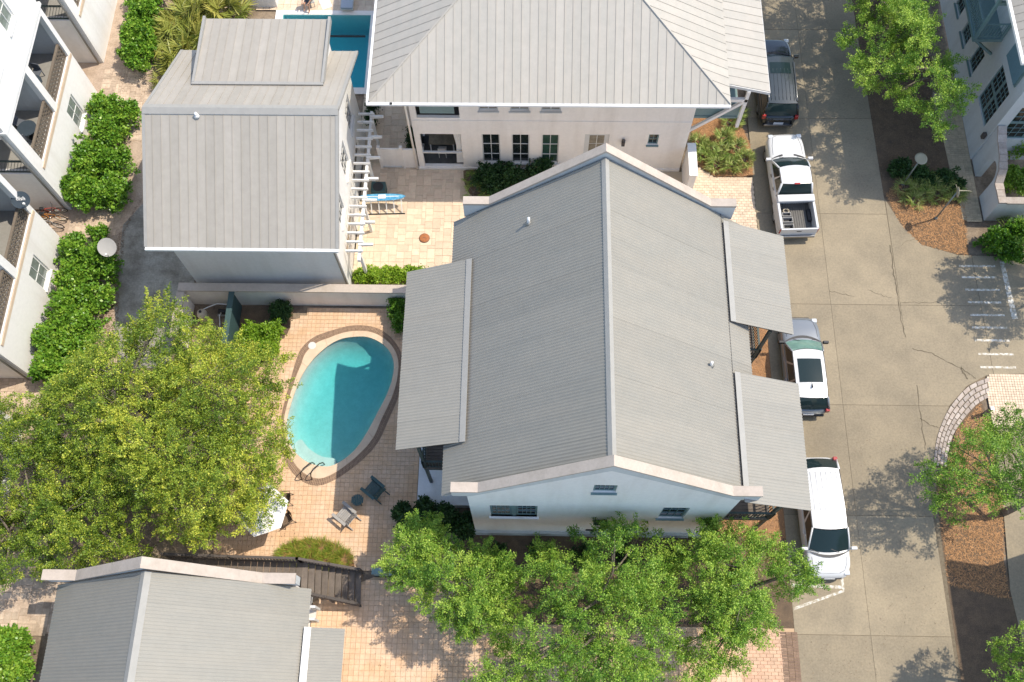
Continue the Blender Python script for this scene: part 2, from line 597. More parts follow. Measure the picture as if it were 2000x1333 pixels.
def paver_field(base, cells, m, t=0.03, gap=0.012, z=0.0, name="paver", limit=300, tilt=0.006):
    """cells: list of (cx, cy, w, h, rot). The ones that show largest are single pieces, the rest one joined part."""
    cells = [c for c in cells if in_frame(c[0], c[1], 0, 0.06)]
    cells.sort(key=lambda c: -c[2] * c[3] / (Vector((c[0], c[1], 0)) - Vector((0, 0, 44))).length ** 2 + 0.0000001 * c[1] + (0 if in_frame(c[0], c[1]) else 9))
    cache = {}
    for c in cells[:limit]:
        key = (round(c[2], 3), round(c[3], 3))
        if key not in cache:
            a, b = c[2] / 2 - gap / 2, c[3] / 2 - gap / 2
            e = 0.006
            mb = MB()
            mb.add([(-a, -b, -t), (a, -b, -t), (a, b, -t), (-a, b, -t), (-a, -b, -e), (a, -b, -e), (a, b, -e), (-a, b, -e),
                    (-a + e, -b + e, 0), (a - e, -b + e, 0), (a - e, b - e, 0), (-a + e, b - e, 0)],
                   [(8, 9, 10, 11), (4, 5, 9, 8), (5, 6, 10, 9), (6, 7, 11, 10), (7, 4, 8, 11), (0, 1, 5, 4), (1, 2, 6, 5), (2, 3, 7, 6), (3, 0, 4, 7)])
            cache[key] = mb.mesh(name, m)
        piece(name, cache[key], base, (c[0], c[1], z + random.uniform(-0.003, 0.003)),
              (random.gauss(0, tilt), random.gauss(0, tilt), c[4]))
    rest = cells[limit:]
    if rest:
        mb = MB()
        for c in rest:
            a, b = c[2] / 2 - gap / 2, c[3] / 2 - gap / 2
            cs, sn = math.cos(c[4]), math.sin(c[4])
            zz = z + random.uniform(-0.003, 0.003)
            pts = []
            for dz, k in ((-t, 0), (0, 0)):
                for px, py in ((-a, -b), (a, -b), (a, b), (-a, b)):
                    pts.append((c[0] + px * cs - py * sn, c[1] + px * sn + py * cs, zz + dz))
            mb.add(pts, [(4, 5, 6, 7), (0, 1, 5, 4), (1, 2, 6, 5), (2, 3, 7, 6), (3, 0, 4, 7)])
        o = mb.build(name + "_field", m, base)
        o["kind"] = "stuff"


def grid_cells(poly, w, h, excl=(), rot=0.0, bond=0.0):
    xs = [p[0] for p in poly]; ys = [p[1] for p in poly]
    cx, cy = sum(xs) / len(xs), sum(ys) / len(ys)
    r = max(max(xs) - min(xs), max(ys) - min(ys)) * 0.75 + 1
    out = []
    cs, sn = math.cos(rot), math.sin(rot)
    ny = int(r / h)
    nx = int(r / w)
    for j in range(-ny, ny + 1):
        for i in range(-nx, nx + 1):
            u = (i + bond * (j % 2)) * w
            v = j * h
            x, y = cx + u * cs - v * sn, cy + u * sn + v * cs
            if pip(poly, x, y) and not any(pip(e, x, y) for e in excl):
                out.append((x, y, w, h, rot))
    return out


def ashlar_cells(poly, excl=(), u=0.2):
    """random rectangles of one to three units filling a polygon, no two overlapping"""
    xs = [p[0] for p in poly]; ys = [p[1] for p in poly]
    x0, y0 = min(xs), min(ys)
    nx, ny = int((max(xs) - x0) / u) + 1, int((max(ys) - y0) / u) + 1
    free = [[pip(poly, x0 + (i + .5) * u, y0 + (j + .5) * u) and not any(pip(e, x0 + (i + .5) * u, y0 + (j + .5) * u) for e in excl) for j in range(ny)] for i in range(nx)]
    rnd = random.Random(5)
    out = []
    for j in range(ny):
        for i in range(nx):
            if not free[i][j]:
                continue
            for w, h in rnd.sample([(3, 2), (2, 2), (2, 3), (2, 1), (3, 2), (2, 2)], 6) + [(1, 2), (2, 1), (1, 1)]:
                if i + w <= nx and j + h <= ny and all(free[i + a][j + b] for a in range(w) for b in range(h)):
                    for a in range(w):
                        for b in range(h):
                            free[i + a][j + b] = False
                    out.append((x0 + (i + w / 2) * u, y0 + (j + h / 2) * u, w * u, h * u, 0.0))
                    break
    return out


# walls with openings -------------------------------------------------------
def wall_face(mb, O, U, Nn, w, h, ops=(), depth=0.18):
    """front of a wall: O lower left corner, U along it, outward normal Nn; ops = (u0, u1, z0, z1) openings with reveals"""
    O = Vector(O); U = Vector(U).normalized(); Nn = Vector(Nn).normalized(); Z = Vector((0, 0, 1))
    us = sorted({0, w, *[o[0] for o in ops], *[o[1] for o in ops]})
    zs = sorted({0, h, *[o[2] for o in ops], *[o[3] for o in ops]})
    flip = U.cross(Z).dot(Nn) < 0
    def q(a, b, c, d):
        f = (0, 1, 2, 3)
        mb.add([a, b, c, d], [f[::-1] if flip else f])
    for i in range(len(us) - 1):
        for j in range(len(zs) - 1):
            um, zm = (us[i] + us[i + 1]) / 2, (zs[j] + zs[j + 1]) / 2
            if any(o[0] < um < o[1] and o[2] < zm < o[3] for o in ops):
                continue
            q(O + U * us[i] + Z * zs[j], O + U * us[i + 1] + Z * zs[j], O + U * us[i + 1] + Z * zs[j + 1], O + U * us[i] + Z * zs[j + 1])
    for u0, u1, z0, z1 in ops:
        c = [O + U * u0 + Z * z0, O + U * u1 + Z * z0, O + U * u1 + Z * z1, O + U * u0 + Z * z1]
        for k in range(4):
            a, b = c[k], c[(k + 1) % 4]
            q(b, a, a - Nn * depth, b - Nn * depth)
    return mb


def window(parent, O, U, Nn, w, h, cols=2, rows=2, frame="white_trim", glass="glass", rec=0.1, fw=0.06, bar=0.025, sill=True, name="window", rail=None):
    """sash window in an opening: frame with glazing bars, each pane a sub-part, sill"""
    O = Vector(O); U = Vector(U).normalized(); Nn = Vector(Nn).normalized(); Z = Vector((0, 0, 1))
    B = O - Nn * rec
    mb = MB()
    def fr(u0, u1, z0, z1, d=0.04):
        a = B + U * (u0 + u1) / 2 + Z * z0
        b = B + U * (u0 + u1) / 2 + Z * z1
        mb.bar(a, b, (u1 - u0), d, up=Nn)
    fr(0, fw, 0, h); fr(w - fw, w, 0, h)
    fr(fw, w - fw, 0, fw); fr(fw, w - fw, h - fw, h)
    zs = [fw + (h - 2 * fw) * j / rows for j in range(rows + 1)]
    if rail is not None:
        zs = [fw] + [fw + (h - 2 * fw) * r for r in rail] + [h - fw]
    us = [fw + (w - 2 * fw) * i / cols for i in range(cols + 1)]
    for u in us[1:-1]:
        fr(u - bar / 2, u + bar / 2, fw, h - fw, 0.034)
    for z in zs[1:-1]:
        fr(fw, w - fw, z - bar / 2, z + bar / 2, 0.03)
    win = mb.build(name, frame, parent)
    for i in range(cols):
        for j in range(len(zs) - 1):
            p = MB()
            a = B - Nn * 0.012 + U * us[i] + Z * zs[j]
            du = U * (us[i + 1] - us[i])
            dz = Z * (zs[j + 1] - zs[j])
            p.slab([a, a + du, a + du + dz, a + dz], Nn, 0.01)
            p.build("pane", glass, win)
    if sill:
        s = MB()
        a = O + U * (-0.06) + Nn * (0.03) - Z * 0.04
        s.bar(a, a + U * (w + 0.12), 0.12, 0.07)
        s.build("sill", frame, win)
    return win


def clip_strip(poly, a, b):
    """clip a 2d polygon to a <= u <= b"""
    for k, sgn in ((a, 1), (b, -1)):
        out = []
        for i in range(len(poly)):
            p, q = poly[i], poly[(i + 1) % len(poly)]
            ip, iq = (p[0] - k) * sgn >= -1e-9, (q[0] - k) * sgn >= -1e-9
            if ip:
                out.append(p)
            if ip != iq:
                t = (k - p[0]) / (q[0] - p[0])
                out.append((k, p[1] + (q[1] - p[1]) * t))
        poly = out
        if len(poly) < 3:
            return []
    return poly


def seam_roof(parent, pts, along, pitch=0.45, m="seam_roof", t=0.03, start=0.0, rib=0.024, name="roof_panel"):
    """standing seam roof plane: pts 3d polygon, along = eave direction; every metal pan is a piece with its raised seam"""
    P = [Vector(p) for p in pts]
    A = Vector(along).normalized()
    n = (P[1] - P[0]).cross(P[2] - P[0]).normalized()
    if n.z < 0:
        n = -n
    V = n.cross(A).normalized()
    O = P[0]
    p2 = [((p - O).dot(A), (p - O).dot(V)) for p in P]
    u0 = min(p[0] for p in p2); u1 = max(p[0] for p in p2)
    k = u0 - start
    while k < u1 - 0.02:
        c = clip_strip(p2, max(k, u0), min(k + pitch, u1))
        if len(c) >= 3:
            ar = sum(c[i][0] * c[(i + 1) % len(c)][1] - c[(i + 1) % len(c)][0] * c[i][1] for i in range(len(c)))
            if ar < 0:
                c = c[::-1]
            if abs(ar) > 0.01:
                mb = MB()
                mb.slab([O + A * a + V * b for a, b in c], n, t)
                ys = [b for a, b in c if abs(a - max(k, u0)) < 1e-6]
                if len(ys) >= 2 and max(ys) - min(ys) > 0.05:
                    a0 = O + A * (max(k, u0) + 0.012) + V * min(ys) + n * rib / 2
                    a1 = O + A * (max(k, u0) + 0.012) + V * max(ys) + n * rib / 2
                    mb.bar(a0, a1, 0.018, rib, up=n)
                mb.build(name, m, parent)
        k += pitch


def corrugated(parent, a, b, c, d, m, pitch=0.13, amp=0.0125, name="roof_sheet", width=1.1):
    """corrugated roofing over the quad a b c d (a-b eave, d-c top): lapped sheets, each a piece, ribs from eave to top"""
    a, b, c, d = map(Vector, (a, b, c, d))
    n = (b - a).cross(d - a).normalized()
    if n.z < 0:
        n = -n
    L = (b - a).length
    ns = max(1, round(L / width))
    for q in range(ns):
        u0, u1 = q / ns, (q + 1) / ns
        k = max(8, int((u1 - u0) * L / pitch * 6))
        r0, r1 = [], []
        lap = n * (0.004 if q % 2 else 0.0)
        ex = random.uniform(-0.012, 0.012)
        dn = (a - d).normalized() * ex
        for i in range(k + 1):
            u = u0 + (u1 - u0) * i / k
            h = math.sin(u * L / pitch * 2 * math.pi) * amp
            r0.append(a.lerp(b, u) + n * h + lap + dn)
            r1.append(d.lerp(c, u) + n * h + lap)
        o = MB().grid([r0, r1]).build(name, m, parent, smooth=True)
        if q == 0:
            first = o
    return first


def strip_tube(parent, pts, r, m, name, n=8):
    return MB().tube(pts, r, n).build(name, m, parent, smooth=True)

# ================================================================== THE SETTING
from mathutils.geometry import tessellate_polygon

POOL = smooth_loop([(-8.78, 18.01), (-8.01, 18.00), (-7.26, 17.64), (-6.76, 17.07), (-6.58, 16.26), (-6.78, 15.10), (-7.28, 13.86), (-7.73, 12.87), (-8.30, 11.97), (-9.18, 11.30),
                    (-9.96, 11.27), (-10.72, 11.58), (-11.39, 12.26), (-11.68, 13.20), (-11.62, 14.24), (-11.27, 15.71), (-10.73, 16.75), (-10.03, 17.50), (-9.42, 17.87)], 5)
RING = smooth_loop([(-8.83, 18.60), (-7.65, 18.48), (-6.76, 17.84), (-6.23, 16.86), (-6.21, 15.24), (-6.65, 13.79), (-7.22, 12.36), (-8.24, 11.24), (-9.39, 10.46),
                    (-10.21, 10.37), (-11.10, 10.93), (-11.67, 11.92), (-11.95, 13.59), (-11.72, 15.44), (-11.57, 16.46), (-11.35, 17.29), (-10.79, 17.91), (-9.97, 18.28)], 5)
POOL2 = [(-14.5, 33.15), (-9.35, 33.15), (-9.42, 38.25), (-14.5, 38.25)]


def sheet_holes(name, loops, m, z, kind="structure", parent=None):
    V = [[Vector((p[0], p[1], 0)) for p in l] for l in loops]
    flat = [p for l in V for p in l]
    tris = tessellate_polygon(V)
    mb = MB()
    mb.v = [(p.x, p.y, z) for p in flat]
    for t in tris:
        a, b, c = (flat[i] for i in t)
        mb.f.append(tuple(t) if (b - a).cross(c - a).z > 0 else tuple(t)[::-1])
    o = mb.build(name, m, parent)
    if kind:
        o["kind"] = kind
    return o


ground = sheet_holes("ground", [[(-160, -120), (160, -120), (160, 220), (-160, 220)], offset_loop(POOL, 0.12), offset_loop(POOL2, 0.1)], "soil", -0.06)

# beds and dirt strips (each sheet a few millimetres above the one below)
sheet("alley_ground", [(-20.74, 26.37), (-21.54, 24.23), (-21.31, 21.07), (-20.89, 17.78), (-20.27, 16.14), (-17.84, 16.17), (-17.79, 18.38), (-17.25, 19.52), (-17.26, 20.68), (-17.2, 31), (-20.6, 31)], "alley", 0.0)
sheet("sand_strip", [(-24.4, 46), (-20.2, 46), (-20.2, 31.0), (-20.4, 26), (-21.54, 24.23), (-21.31, 21.07), (-20.89, 17.78), (-20.18, 15.60), (-20.02, 14.00), (-22.5, 5), (-22.5, -4), (-26.5, -4), (-26.5, 46)], "sand", 0.004)
sheet("pool_garden_bed", [(-15.15, 19.61), (-12.03, 19.64), (-11.90, 18.88), (-12.15, 18.03), (-12.82, 17.05), (-13.35, 16.09), (-14.12, 15.14), (-14.95, 15.66)], "dark_mulch", 0.012)
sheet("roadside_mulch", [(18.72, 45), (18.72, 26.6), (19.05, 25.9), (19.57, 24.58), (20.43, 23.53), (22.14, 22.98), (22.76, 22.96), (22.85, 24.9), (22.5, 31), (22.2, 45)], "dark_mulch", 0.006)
sheet("corner_mulch", smooth_loop([(22.06, 14.98), (21.41, 14.50), (20.64, 13.51), (20.12, 12.36), (19.3, 11), (19.15, 9), (19.1, 7), (19.05, 4), (19.0, -3)], 4, False) + [(22.0, -3), (22.15, 4), (21.8, 7.3), (22.2, 9.8), (22.35, 13.8)], "dark_mulch", 0.006)  # dark mulch, left without straw at the lower end, deepens the shadow by colour
sheet("palmetto_bed", [(8.90, 31.38), (11.44, 31.40), (11.78, 30.26), (12.21, 29.01), (11.99, 27.56), (9.93, 27.54), (9.17, 28.17), (8.81, 28.66)], "mulch", 0.014)
sheet("porch_bed", [(8.5, 7.0), (12.0, 7.0), (12.0, 22.5), (8.5, 22.5)], "mulch", 0.0)
sheet("front_bed", [(-3.0, 4.2), (12.0, 4.2), (12.0, 8.2), (-3.0, 8.2)], "dark_mulch", 0.004)
sheet("courtyard_bed", smooth_loop([(-3.59, 27.73), (-3.48, 26.93), (-3.06, 26.17), (-2.01, 25.62), (0.5, 25.9)], 4, False) + [(2.2, 25.9), (2.2, 27.85), (-3.35, 27.85)], "dark_mulch", 0.03)
sheet("grass_bed", [(-11.44, 6.91), (-11.22, 7.52), (-10.11, 7.86), (-8.91, 7.69), (-7.91, 7.12), (-7.82, 6.59), (-9.99, 6.63)], "mulch", 0.034)


def straw(name, poly, m, count, z, size=0.16, kind="stuff"):
    """loose pine straw: thin needles lying over a bed"""
    xs = [p[0] for p in poly]; ys = [p[1] for p in poly]
    v, f = [], []
    r = random.Random(len(poly) * 31 + count)
    n = 0
    while n < count:
        x, y = r.uniform(min(xs), max(xs)), r.uniform(min(ys), max(ys))
        if not pip(poly, x, y):
            n += 0.3
            continue
        a = r.uniform(0, 6.283)
        l = size * r.uniform(0.5, 1.2)
        w = 0.004 + r.random() * 0.005
        c, s = math.cos(a), math.sin(a)
        z0, z1 = z + r.uniform(0, 0.02), z + r.uniform(0, 0.035)
        k = len(v)
        v += [(x - s * w, y + c * w, z0), (x + s * w, y - c * w, z0), (x + c * l + s * w, y + s * l - c * w, z1), (x + c * l - s * w, y + s * l + c * w, z1)]
        f.append((k, k + 1, k + 2, k + 3))
        n += 1
    mb = MB()
    mb.v, mb.f = v, f
    o = mb.build(name, m)
    o["kind"] = kind
    o["label"] = "scattered " + name.replace("_", " ") + " lying loose on the ground"
    return o


straw("pine_straw", [(18.96, 26.52), (19.59, 27.16), (23.06, 25.94), (22.71, 22.96), (22.14, 22.98), (20.43, 23.53), (19.57, 24.58)], "straw", 7500, 0.012, 0.12)
straw("pine_straw_corner", [(21.93, 14.82), (20.64, 13.51), (20.17, 12.36), (19.35, 11), (19.2, 9), (19.15, 6.2), (21.75, 5.6), (21.8, 7.3), (22.2, 9.8), (22.3, 13.8)], "straw", 12000, 0.012, 0.12)  # straw ends near the shadow edge, so the shaded part is coloured darker
straw("pine_straw_house", [(8.95, 31.24), (11.44, 31.40), (12.10, 29.01), (11.99, 27.56), (9.93, 27.54), (8.92, 28.59)], "straw", 3600, 0.02)
straw("pine_straw_porch", [(9.0, 7.0), (11.95, 7.0), (11.95, 22), (9.0, 22)], "straw", 4200, 0.006)
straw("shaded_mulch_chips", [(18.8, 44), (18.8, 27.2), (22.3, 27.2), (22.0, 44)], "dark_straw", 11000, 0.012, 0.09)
straw("fallen_leaves", [(-20.73, 25.96), (-21.35, 23.93), (-21.13, 20.64), (-20.44, 16.68), (-21.14, 16.67), (-21.83, 16.94), (-21.77, 19.47), (-21.87, 23.31)], "dark_straw", 2600, 0.008, 0.10)

# road: concrete slabs with open joints
road = sheet("road", [(12.0, -6), (19.0, -6), (19.1, 7.2), (19.36, 11.9), (20.0, 13.7), (20.5, 14.7), (21.5, 15.75), (22.55, 16.3), (27, 16.45), (27, 22.9), (22.2, 22.95), (20.4, 23.55), (19.5, 24.75), (18.9, 26.5), (18.72, 28), (18.72, 46), (12.0, 46)], "joint", 0.004)


def slab_piece(poly, zz=0.0):
    c = Vector((sum(p[0] for p in poly) / len(poly), sum(p[1] for p in poly) / len(poly)))
    q = [tuple(Vector(p) + (c - Vector(p)).normalized() * 0.014) for p in poly]
    MB().prism(q, -0.02, 0.016 + zz).build("slab", "concrete", road)


ycut = [46, 42.4, 37.4, 31.3, 25.3, 20.05, 14.7, 9.3, 3.95, -1.3, -6]
for i in range(len(ycut) - 1):
    a, b = ycut[i + 1], ycut[i]
    slab_piece([(12.0, a), (15.35, a), (15.35, b), (12.0, b)], random.uniform(-0.002, 0.002))
    xr = [18.72, 18.72, 18.72, 18.8, 18.85, 18.85, 18.95, 19.05, 19.05, 19.0, 19.0]
    slab_piece([(15.35, a), (min(xr[i + 1], 18.9), a), (min(xr[i], 18.9), b), (15.35, b)], random.uniform(-0.002, 0.002))
slab_piece([(18.85, 20.05), (22.9, 20.05), (22.9, 22.9), (22.2, 22.93), (20.4, 23.53), (19.5, 24.73), (18.88, 26.2)])
slab_piece([(22.9, 20.05), (27, 20.05), (27, 22.9), (22.9, 22.9)], 0.001)
slab_piece([(18.85, 14.7), (20.47, 14.7), (21.5, 15.73), (22.5, 16.28), (22.9, 16.32), (22.9, 20.05), (18.85, 20.05)], 0.001)
slab_piece([(22.9, 16.32), (27, 16.45), (27, 20.05), (22.9, 20.05)])
slab_piece([(18.9, 11.0), (19.28, 11.5), (19.5, 12.7), (19.85, 13.6), (20.47, 14.7), (18.87, 14.7)])


def crack(pts, w=0.018, seed=0):
    r = random.Random(seed)
    P = smooth_loop(pts, 7, False)
    P = [(x + r.gauss(0, 0.025), y + r.gauss(0, 0.025)) for x, y in P]
    mb = MB()
    L, Rr = [], []
    for i, p in enumerate(P):
        a = Vector(P[max(i - 1, 0)]); b = Vector(P[min(i + 1, len(P) - 1)])
        t = (b - a).normalized()
        ww = w * r.uniform(0.35, 1.3)
        L.append((p[0] - t.y * ww, p[1] + t.x * ww, 0.0225))
        Rr.append((p[0] + t.y * ww, p[1] - t.x * ww, 0.0225))
    mb.grid([Rr, L])
    mb.build("crack", "crack", road)


crack([(19.10, 17.67), (19.93, 17.46), (20.74, 16.98), (21.43, 16.61), (21.98, 16.14)], 0.022, 1)
crack([(21.35, 16.75), (21.43, 16.48), (21.60, 16.11)], 0.035, 2)
crack([(18.98, 14.05), (19.38, 13.77), (19.78, 13.62)], 0.02, 3)
crack([(17.32, 20.88), (17.93, 20.60), (18.48, 20.46)], 0.01, 4)
crack([(15.36, 20.83), (15.99, 20.63), (16.57, 20.50)], 0.012, 5)
crack([(18.83, 20.18), (19.94, 20.19), (20.86, 20.26)], 0.012, 6)
crack([(18.78, 23.45), (18.76, 21.97), (18.78, 21.10), (18.79, 19.67), (18.85, 18.27)], 0.028, 7)
crack([(19.05, 15.70), (19.02, 14.00), (19.02, 12.47)], 0.02, 8)
crack([(20.47, 23.83), (19.82, 23.76), (19.36, 23.46)], 0.008, 9)


def stripe(pts, z=0.0225):
    return MB().prism(pts, 0.010, z).build("painted_line", "road_paint", road)


for (x0, y0, x1) in ((22.16, 22.3, 24.0), (22.19, 21.66, 23.95), (22.26, 20.95, 24.0), (22.27, 20.25, 23.95), (22.28, 19.55, 24.0), (22.26, 18.86, 24.0), (22.27, 18.17, 24.0), (22.32, 17.44, 24.05), (22.32, 16.74, 24.05)):
    stripe([(x0, y0 - .055), (x1, y0 - .055), (x1, y0 + .055), (x0, y0 + .055)])
stripe([(24.28, 22.6), (24.5, 22.6), (24.62, 19.35), (24.32, 19.35)])
stripe([(12.08, 6.02), (14.28, 5.96), (14.28, 6.10), (12.08, 6.15)])
stripe([(14.29, 5.94), (14.42, 5.94), (14.42, 6.95), (14.29, 6.95)])
stripe([(12.05, 4.98), (14.40, 5.82), (14.40, 5.94), (12.05, 5.11)])
stripe([(14.21, 14.7), (14.35, 14.7), (14.35, 16.2), (14.21, 16.2)])

# raised kerb stones of the round corner
cob = sheet("cobble_apron", smooth_loop([(22.66, 16.23), (21.54, 15.73), (20.50, 14.67), (19.87, 13.63), (19.50, 12.73), (19.25, 11.72)], 5, False) + smooth_loop([(19.87, 11.68), (20.07, 12.36), (20.45, 13.25), (21.06, 14.03), (21.83, 14.82), (22.49, 15.19)], 5, False), "joint", 0.02)
outer = smooth_loop([(22.66, 16.23), (21.54, 15.73), (20.50, 14.67), (19.87, 13.63), (19.50, 12.73), (19.25, 11.72)], 6, False)
inner = smooth_loop([(22.48, 15.16), (21.83, 14.79), (21.06, 14.03), (20.45, 13.25), (20.07, 12.36), (19.87, 11.68)], 6, False)


def lerp2(a, b, t):
    return (a[0] + (b[0] - a[0]) * t, a[1] + (b[1] - a[1]) * t)


def along(P, t):
    k = t * (len(P) - 1)
    i = min(int(k), len(P) - 2)
    return lerp2(P[i], P[i + 1], k - i)


for row in range(4):
    n = 15
    for i in range(n):
        t0 = (i + (0.5 if row % 2 else 0)) / (n + 0.5)
        t1 = t0 + 1 / (n + 0.5)
        g = 0.0032
        r0, r1 = row / 4 + 0.022, (row + 1) / 4 - 0.022
        q = [lerp2(along(outer, t0 + g), along(inner, t0 + g), r0), lerp2(along(outer, t1 - g), along(inner, t1 - g), r0),
             lerp2(along(outer, t1 - g), along(inner, t1 - g), r1), lerp2(along(outer, t0 + g), along(inner, t0 + g), r1)]
        MB().prism(q, 0.0, 0.05 + random.uniform(-0.006, 0.006)).build("cobble", "cobble", cob, bevel=0.012)

# brick paths on the right
path1 = [(22.45, 33), (22.5, 31), (22.62, 27), (22.9, 24.95), (23.8, 24.95), (23.72, 31), (23.6, 33)]
pth = sheet("brick_path", path1, "path_brick", 0.012)
paver_field(pth, grid_cells(path1, 0.2, 0.12), "path_brick", z=0.03, name="brick", gap=0.012)
path2 = [(22.58, 16.3), (24.6, 16.45), (24.2, 13.6), (22.42, 13.6), (22.4, 15.1)]
pth2 = sheet("corner_brick_path", path2, "joint", 0.024)
paver_field(pth2, grid_cells(path2, 0.13, 0.13), "travertine", z=0.042, name="brick", gap=0.01)
side = sheet("sidewalk", [(21.85, 6), (22.2, 9.8), (22.4, 13.55), (24.2, 13.55), (24.2, -5), (22.1, -5), (22.05, 3)], "concrete", 0.02)

# courtyard of travertine
court = [(-9.3, 21.0), (-3.0, 21.0), (-3.0, 22.5), (1.0, 26.0), (-0.2, 26.0), (-1.3, 25.2), (-2.6, 25.5), (-3.3, 26.6), (-3.45, 27.88), (-6.05, 27.88), (-6.05, 33.1), (-9.3, 33.1), (-8.5, 28.2), (-8.5, 26)]
cy = sheet("courtyard_paving", [(-9.4, 20.6), (-2.4, 20.6), (-2.4, 22.5), (2.2, 26.0), (2.2, 27.95), (-6.0, 27.95), (-6.0, 45), (-9.34, 45), (-9.34, 33.0)], "travertine_joint", 0.0)
paver_field(cy, ashlar_cells(court), "travertine", z=0.02, limit=300, gap=0.010)
nepoly = [(8.35, 24.0), (11.98, 24.0), (11.95, 27.5), (9.9, 27.5), (9.1, 28.1), (8.45, 28.3)]
ne = sheet("front_walk_paving", [(-2.2, 21.2), (11.99, 21.2), (11.97, 27.5), (9.9, 27.5), (9.1, 28.1), (8.45, 28.4), (8.2, 27.8), (2.3, 27.85), (2.3, 25.8), (-2.2, 22.4)], "travertine_joint", 0.002)
paver_field(ne, grid_cells(nepoly, 0.24, 0.16, bond=0.5), "travertine", z=0.022, limit=260, gap=0.010)

# pool deck of square pavers round the kidney pool
deck = [(-14.3, 6.2), (-5.0, 6.6), (-4.6, 8.6), (-5.12, 9.6), (-5.12, 19.55), (-11.25, 19.55), (-11.25, 19.1), (-11.90, 18.88), (-12.15, 18.03), (-12.82, 17.05), (-13.35, 16.09), (-14.12, 15.14), (-14.3, 14)]
dk = sheet_holes("pool_deck", [deck, offset_loop(RING, -0.06)], "deck_joint", 0.0)
paver_field(dk, grid_cells(deck, 0.215, 0.215, excl=[offset_loop(RING, -0.14)]), "deck_brick", z=0.02, gap=0.014, limit=300)
cent = Vector((sum(p[0] for p in POOL) / len(POOL), sum(p[1] for p in POOL) / len(POOL)))


def by_angle(loop, n, c=cent):
    """points of a loop at n equal angles round c"""
    out = []
    for k in range(n):
        a = 2 * math.pi * k / n
        d = Vector((math.cos(a), math.sin(a)))
        best = None
        for i in range(len(loop)):
            p, q = Vector(loop[i]) - c, Vector(loop[(i + 1) % len(loop)]) - c
            e = q - p
            den = d.x * e.y - d.y * e.x
            if abs(den) < 1e-9:
                continue
            t = (p.x * e.y - p.y * e.x) / den
            u = (p.x * d.y - p.y * d.x) / den
            if t > 0 and -1e-6 <= u <= 1 + 1e-6 and (best is None or t > best):
                best = t
        out.append((c.x + d.x * best, c.y + d.y * best))
    return out


NA = 112
pl, rg = by_angle(POOL, NA), by_angle(RING, NA)
cp = []
for k in range(NA):
    d = Vector(rg[k]) - Vector(pl[k])
    t = max(0.45, 1 - 0.36 / max(d.length, 0.01))
    cp.append(tuple(Vector(pl[k]) + d * t))
pool = thing("swimming_pool", "kidney shaped turquoise swimming pool with pale coping and brick border", "pool", (cent.x, cent.y, 0), local=False)
cuts = [0, 9, 17, 26, 34, 44, 52, 61, 70, 79, 87, 96, 104, 112]
for i in range(len(cuts) - 1):
    ks = list(range(cuts[i], cuts[i + 1] + 1))
    mb = MB()
    ii = [pl[k % NA] for k in ks]
    oo = [cp[k % NA] for k in ks]
    ii[0], oo[0] = lerp2(ii[0], ii[1], 0.03), lerp2(oo[0], oo[1], 0.03)
    mb.prism(oo + [tuple(Vector(p) + (cent - Vector(p)).normalized() * 0.05) for p in ii][::-1], -0.03, 0.048)
    mb.build("coping_stone", "coping", pool, bevel=0.012)
mb = MB()
for k in range(NA):
    for s in range(3):
        for half in (0, 1):
            a0, a1 = (k + s / 3 + 0.03), (k + (s + 1) / 3 - 0.03)
            def at(P, t):
                i = int(t) % NA
                return lerp2(P[i], P[(i + 1) % NA], t - int(t))
            h0, h1 = (0.04, 0.49) if half == 0 else (0.52, 0.97)
            mb.prism([lerp2(at(cp, a0), at(rg, a0), h0), lerp2(at(cp, a1), at(rg, a1), h0), lerp2(at(cp, a1), at(rg, a1), h1), lerp2(at(cp, a0), at(rg, a0), h1)], -0.01, 0.037)
mb.build("border_bricks", "ring_brick", pool, kind="stuff")
sheet_o = MB()
sheet_o.grid([[(*p, 0.031) for p in rg + rg[:1]], [(*p, 0.031) for p in cp + cp[:1]]])
sheet_o.build("border_bed", "deck_joint", pool)


def depth(y):
    t = min(max((y - 11.3) / 5.5, 0), 1)
    return 0.85 + 0.55 * t


def shell(name, inset, bot, m, parent, top=-0.02, closed=False):
    rows = []
    for f, zf in ((inset, None), (inset, 'tile'), (0.22 + inset, 0.55), (0.55 + inset, 0.85), (1.1, 1.0)):
        row = []
        for p in pl + pl[:1]:
            v = Vector(p) - cent
            L = v.length
            q = cent + v * ((L - f) / L)
            z = top if zf is None else (-0.14 if zf == 'tile' else -depth(q.y) * zf + (0.015 if closed else 0))
            row.append((q.x, q.y, z))
        rows.append(row)
    mb = MB().grid(rows[::-1])
    n = len(rows[0])
    b = len(mb.v)
    mb.v.append((cent.x, cent.y, -depth(cent.y) + (0.015 if closed else 0)))
    for k in range(n - 1):
        mb.f.append((b, k, k + 1))
    if closed:
        mb.v.append((cent.x, cent.y, top))
        o = 4 * n
        for k in range(n - 1):
            mb.f.append((b + 1, o + k + 1, o + k))
    o_ = mb.build(name, m, parent, smooth=not closed)
    if True:
        import bmesh
        bm_ = bmesh.new(); bm_.from_mesh(o_.data); bmesh.ops.remove_doubles(bm_, verts=bm_.verts, dist=1e-4); bmesh.ops.recalc_face_normals(bm_, faces=bm_.faces); bm_.to_mesh(o_.data); bm_.free()
    return o_


shell("basin", 0.0, 0, "pool_plaster", pool)
wt = shell("water", 0.012, 0, "water", pool, top=-0.09, closed=True)
MB().grid([[(*lerp2(p, (cent.x, cent.y), 0.002), -0.14) for p in pl + pl[:1]], [(*lerp2(p, (cent.x, cent.y), 0.002), -0.03) for p in pl + pl[:1]]]).build("tile_band", "pool_tile", pool)
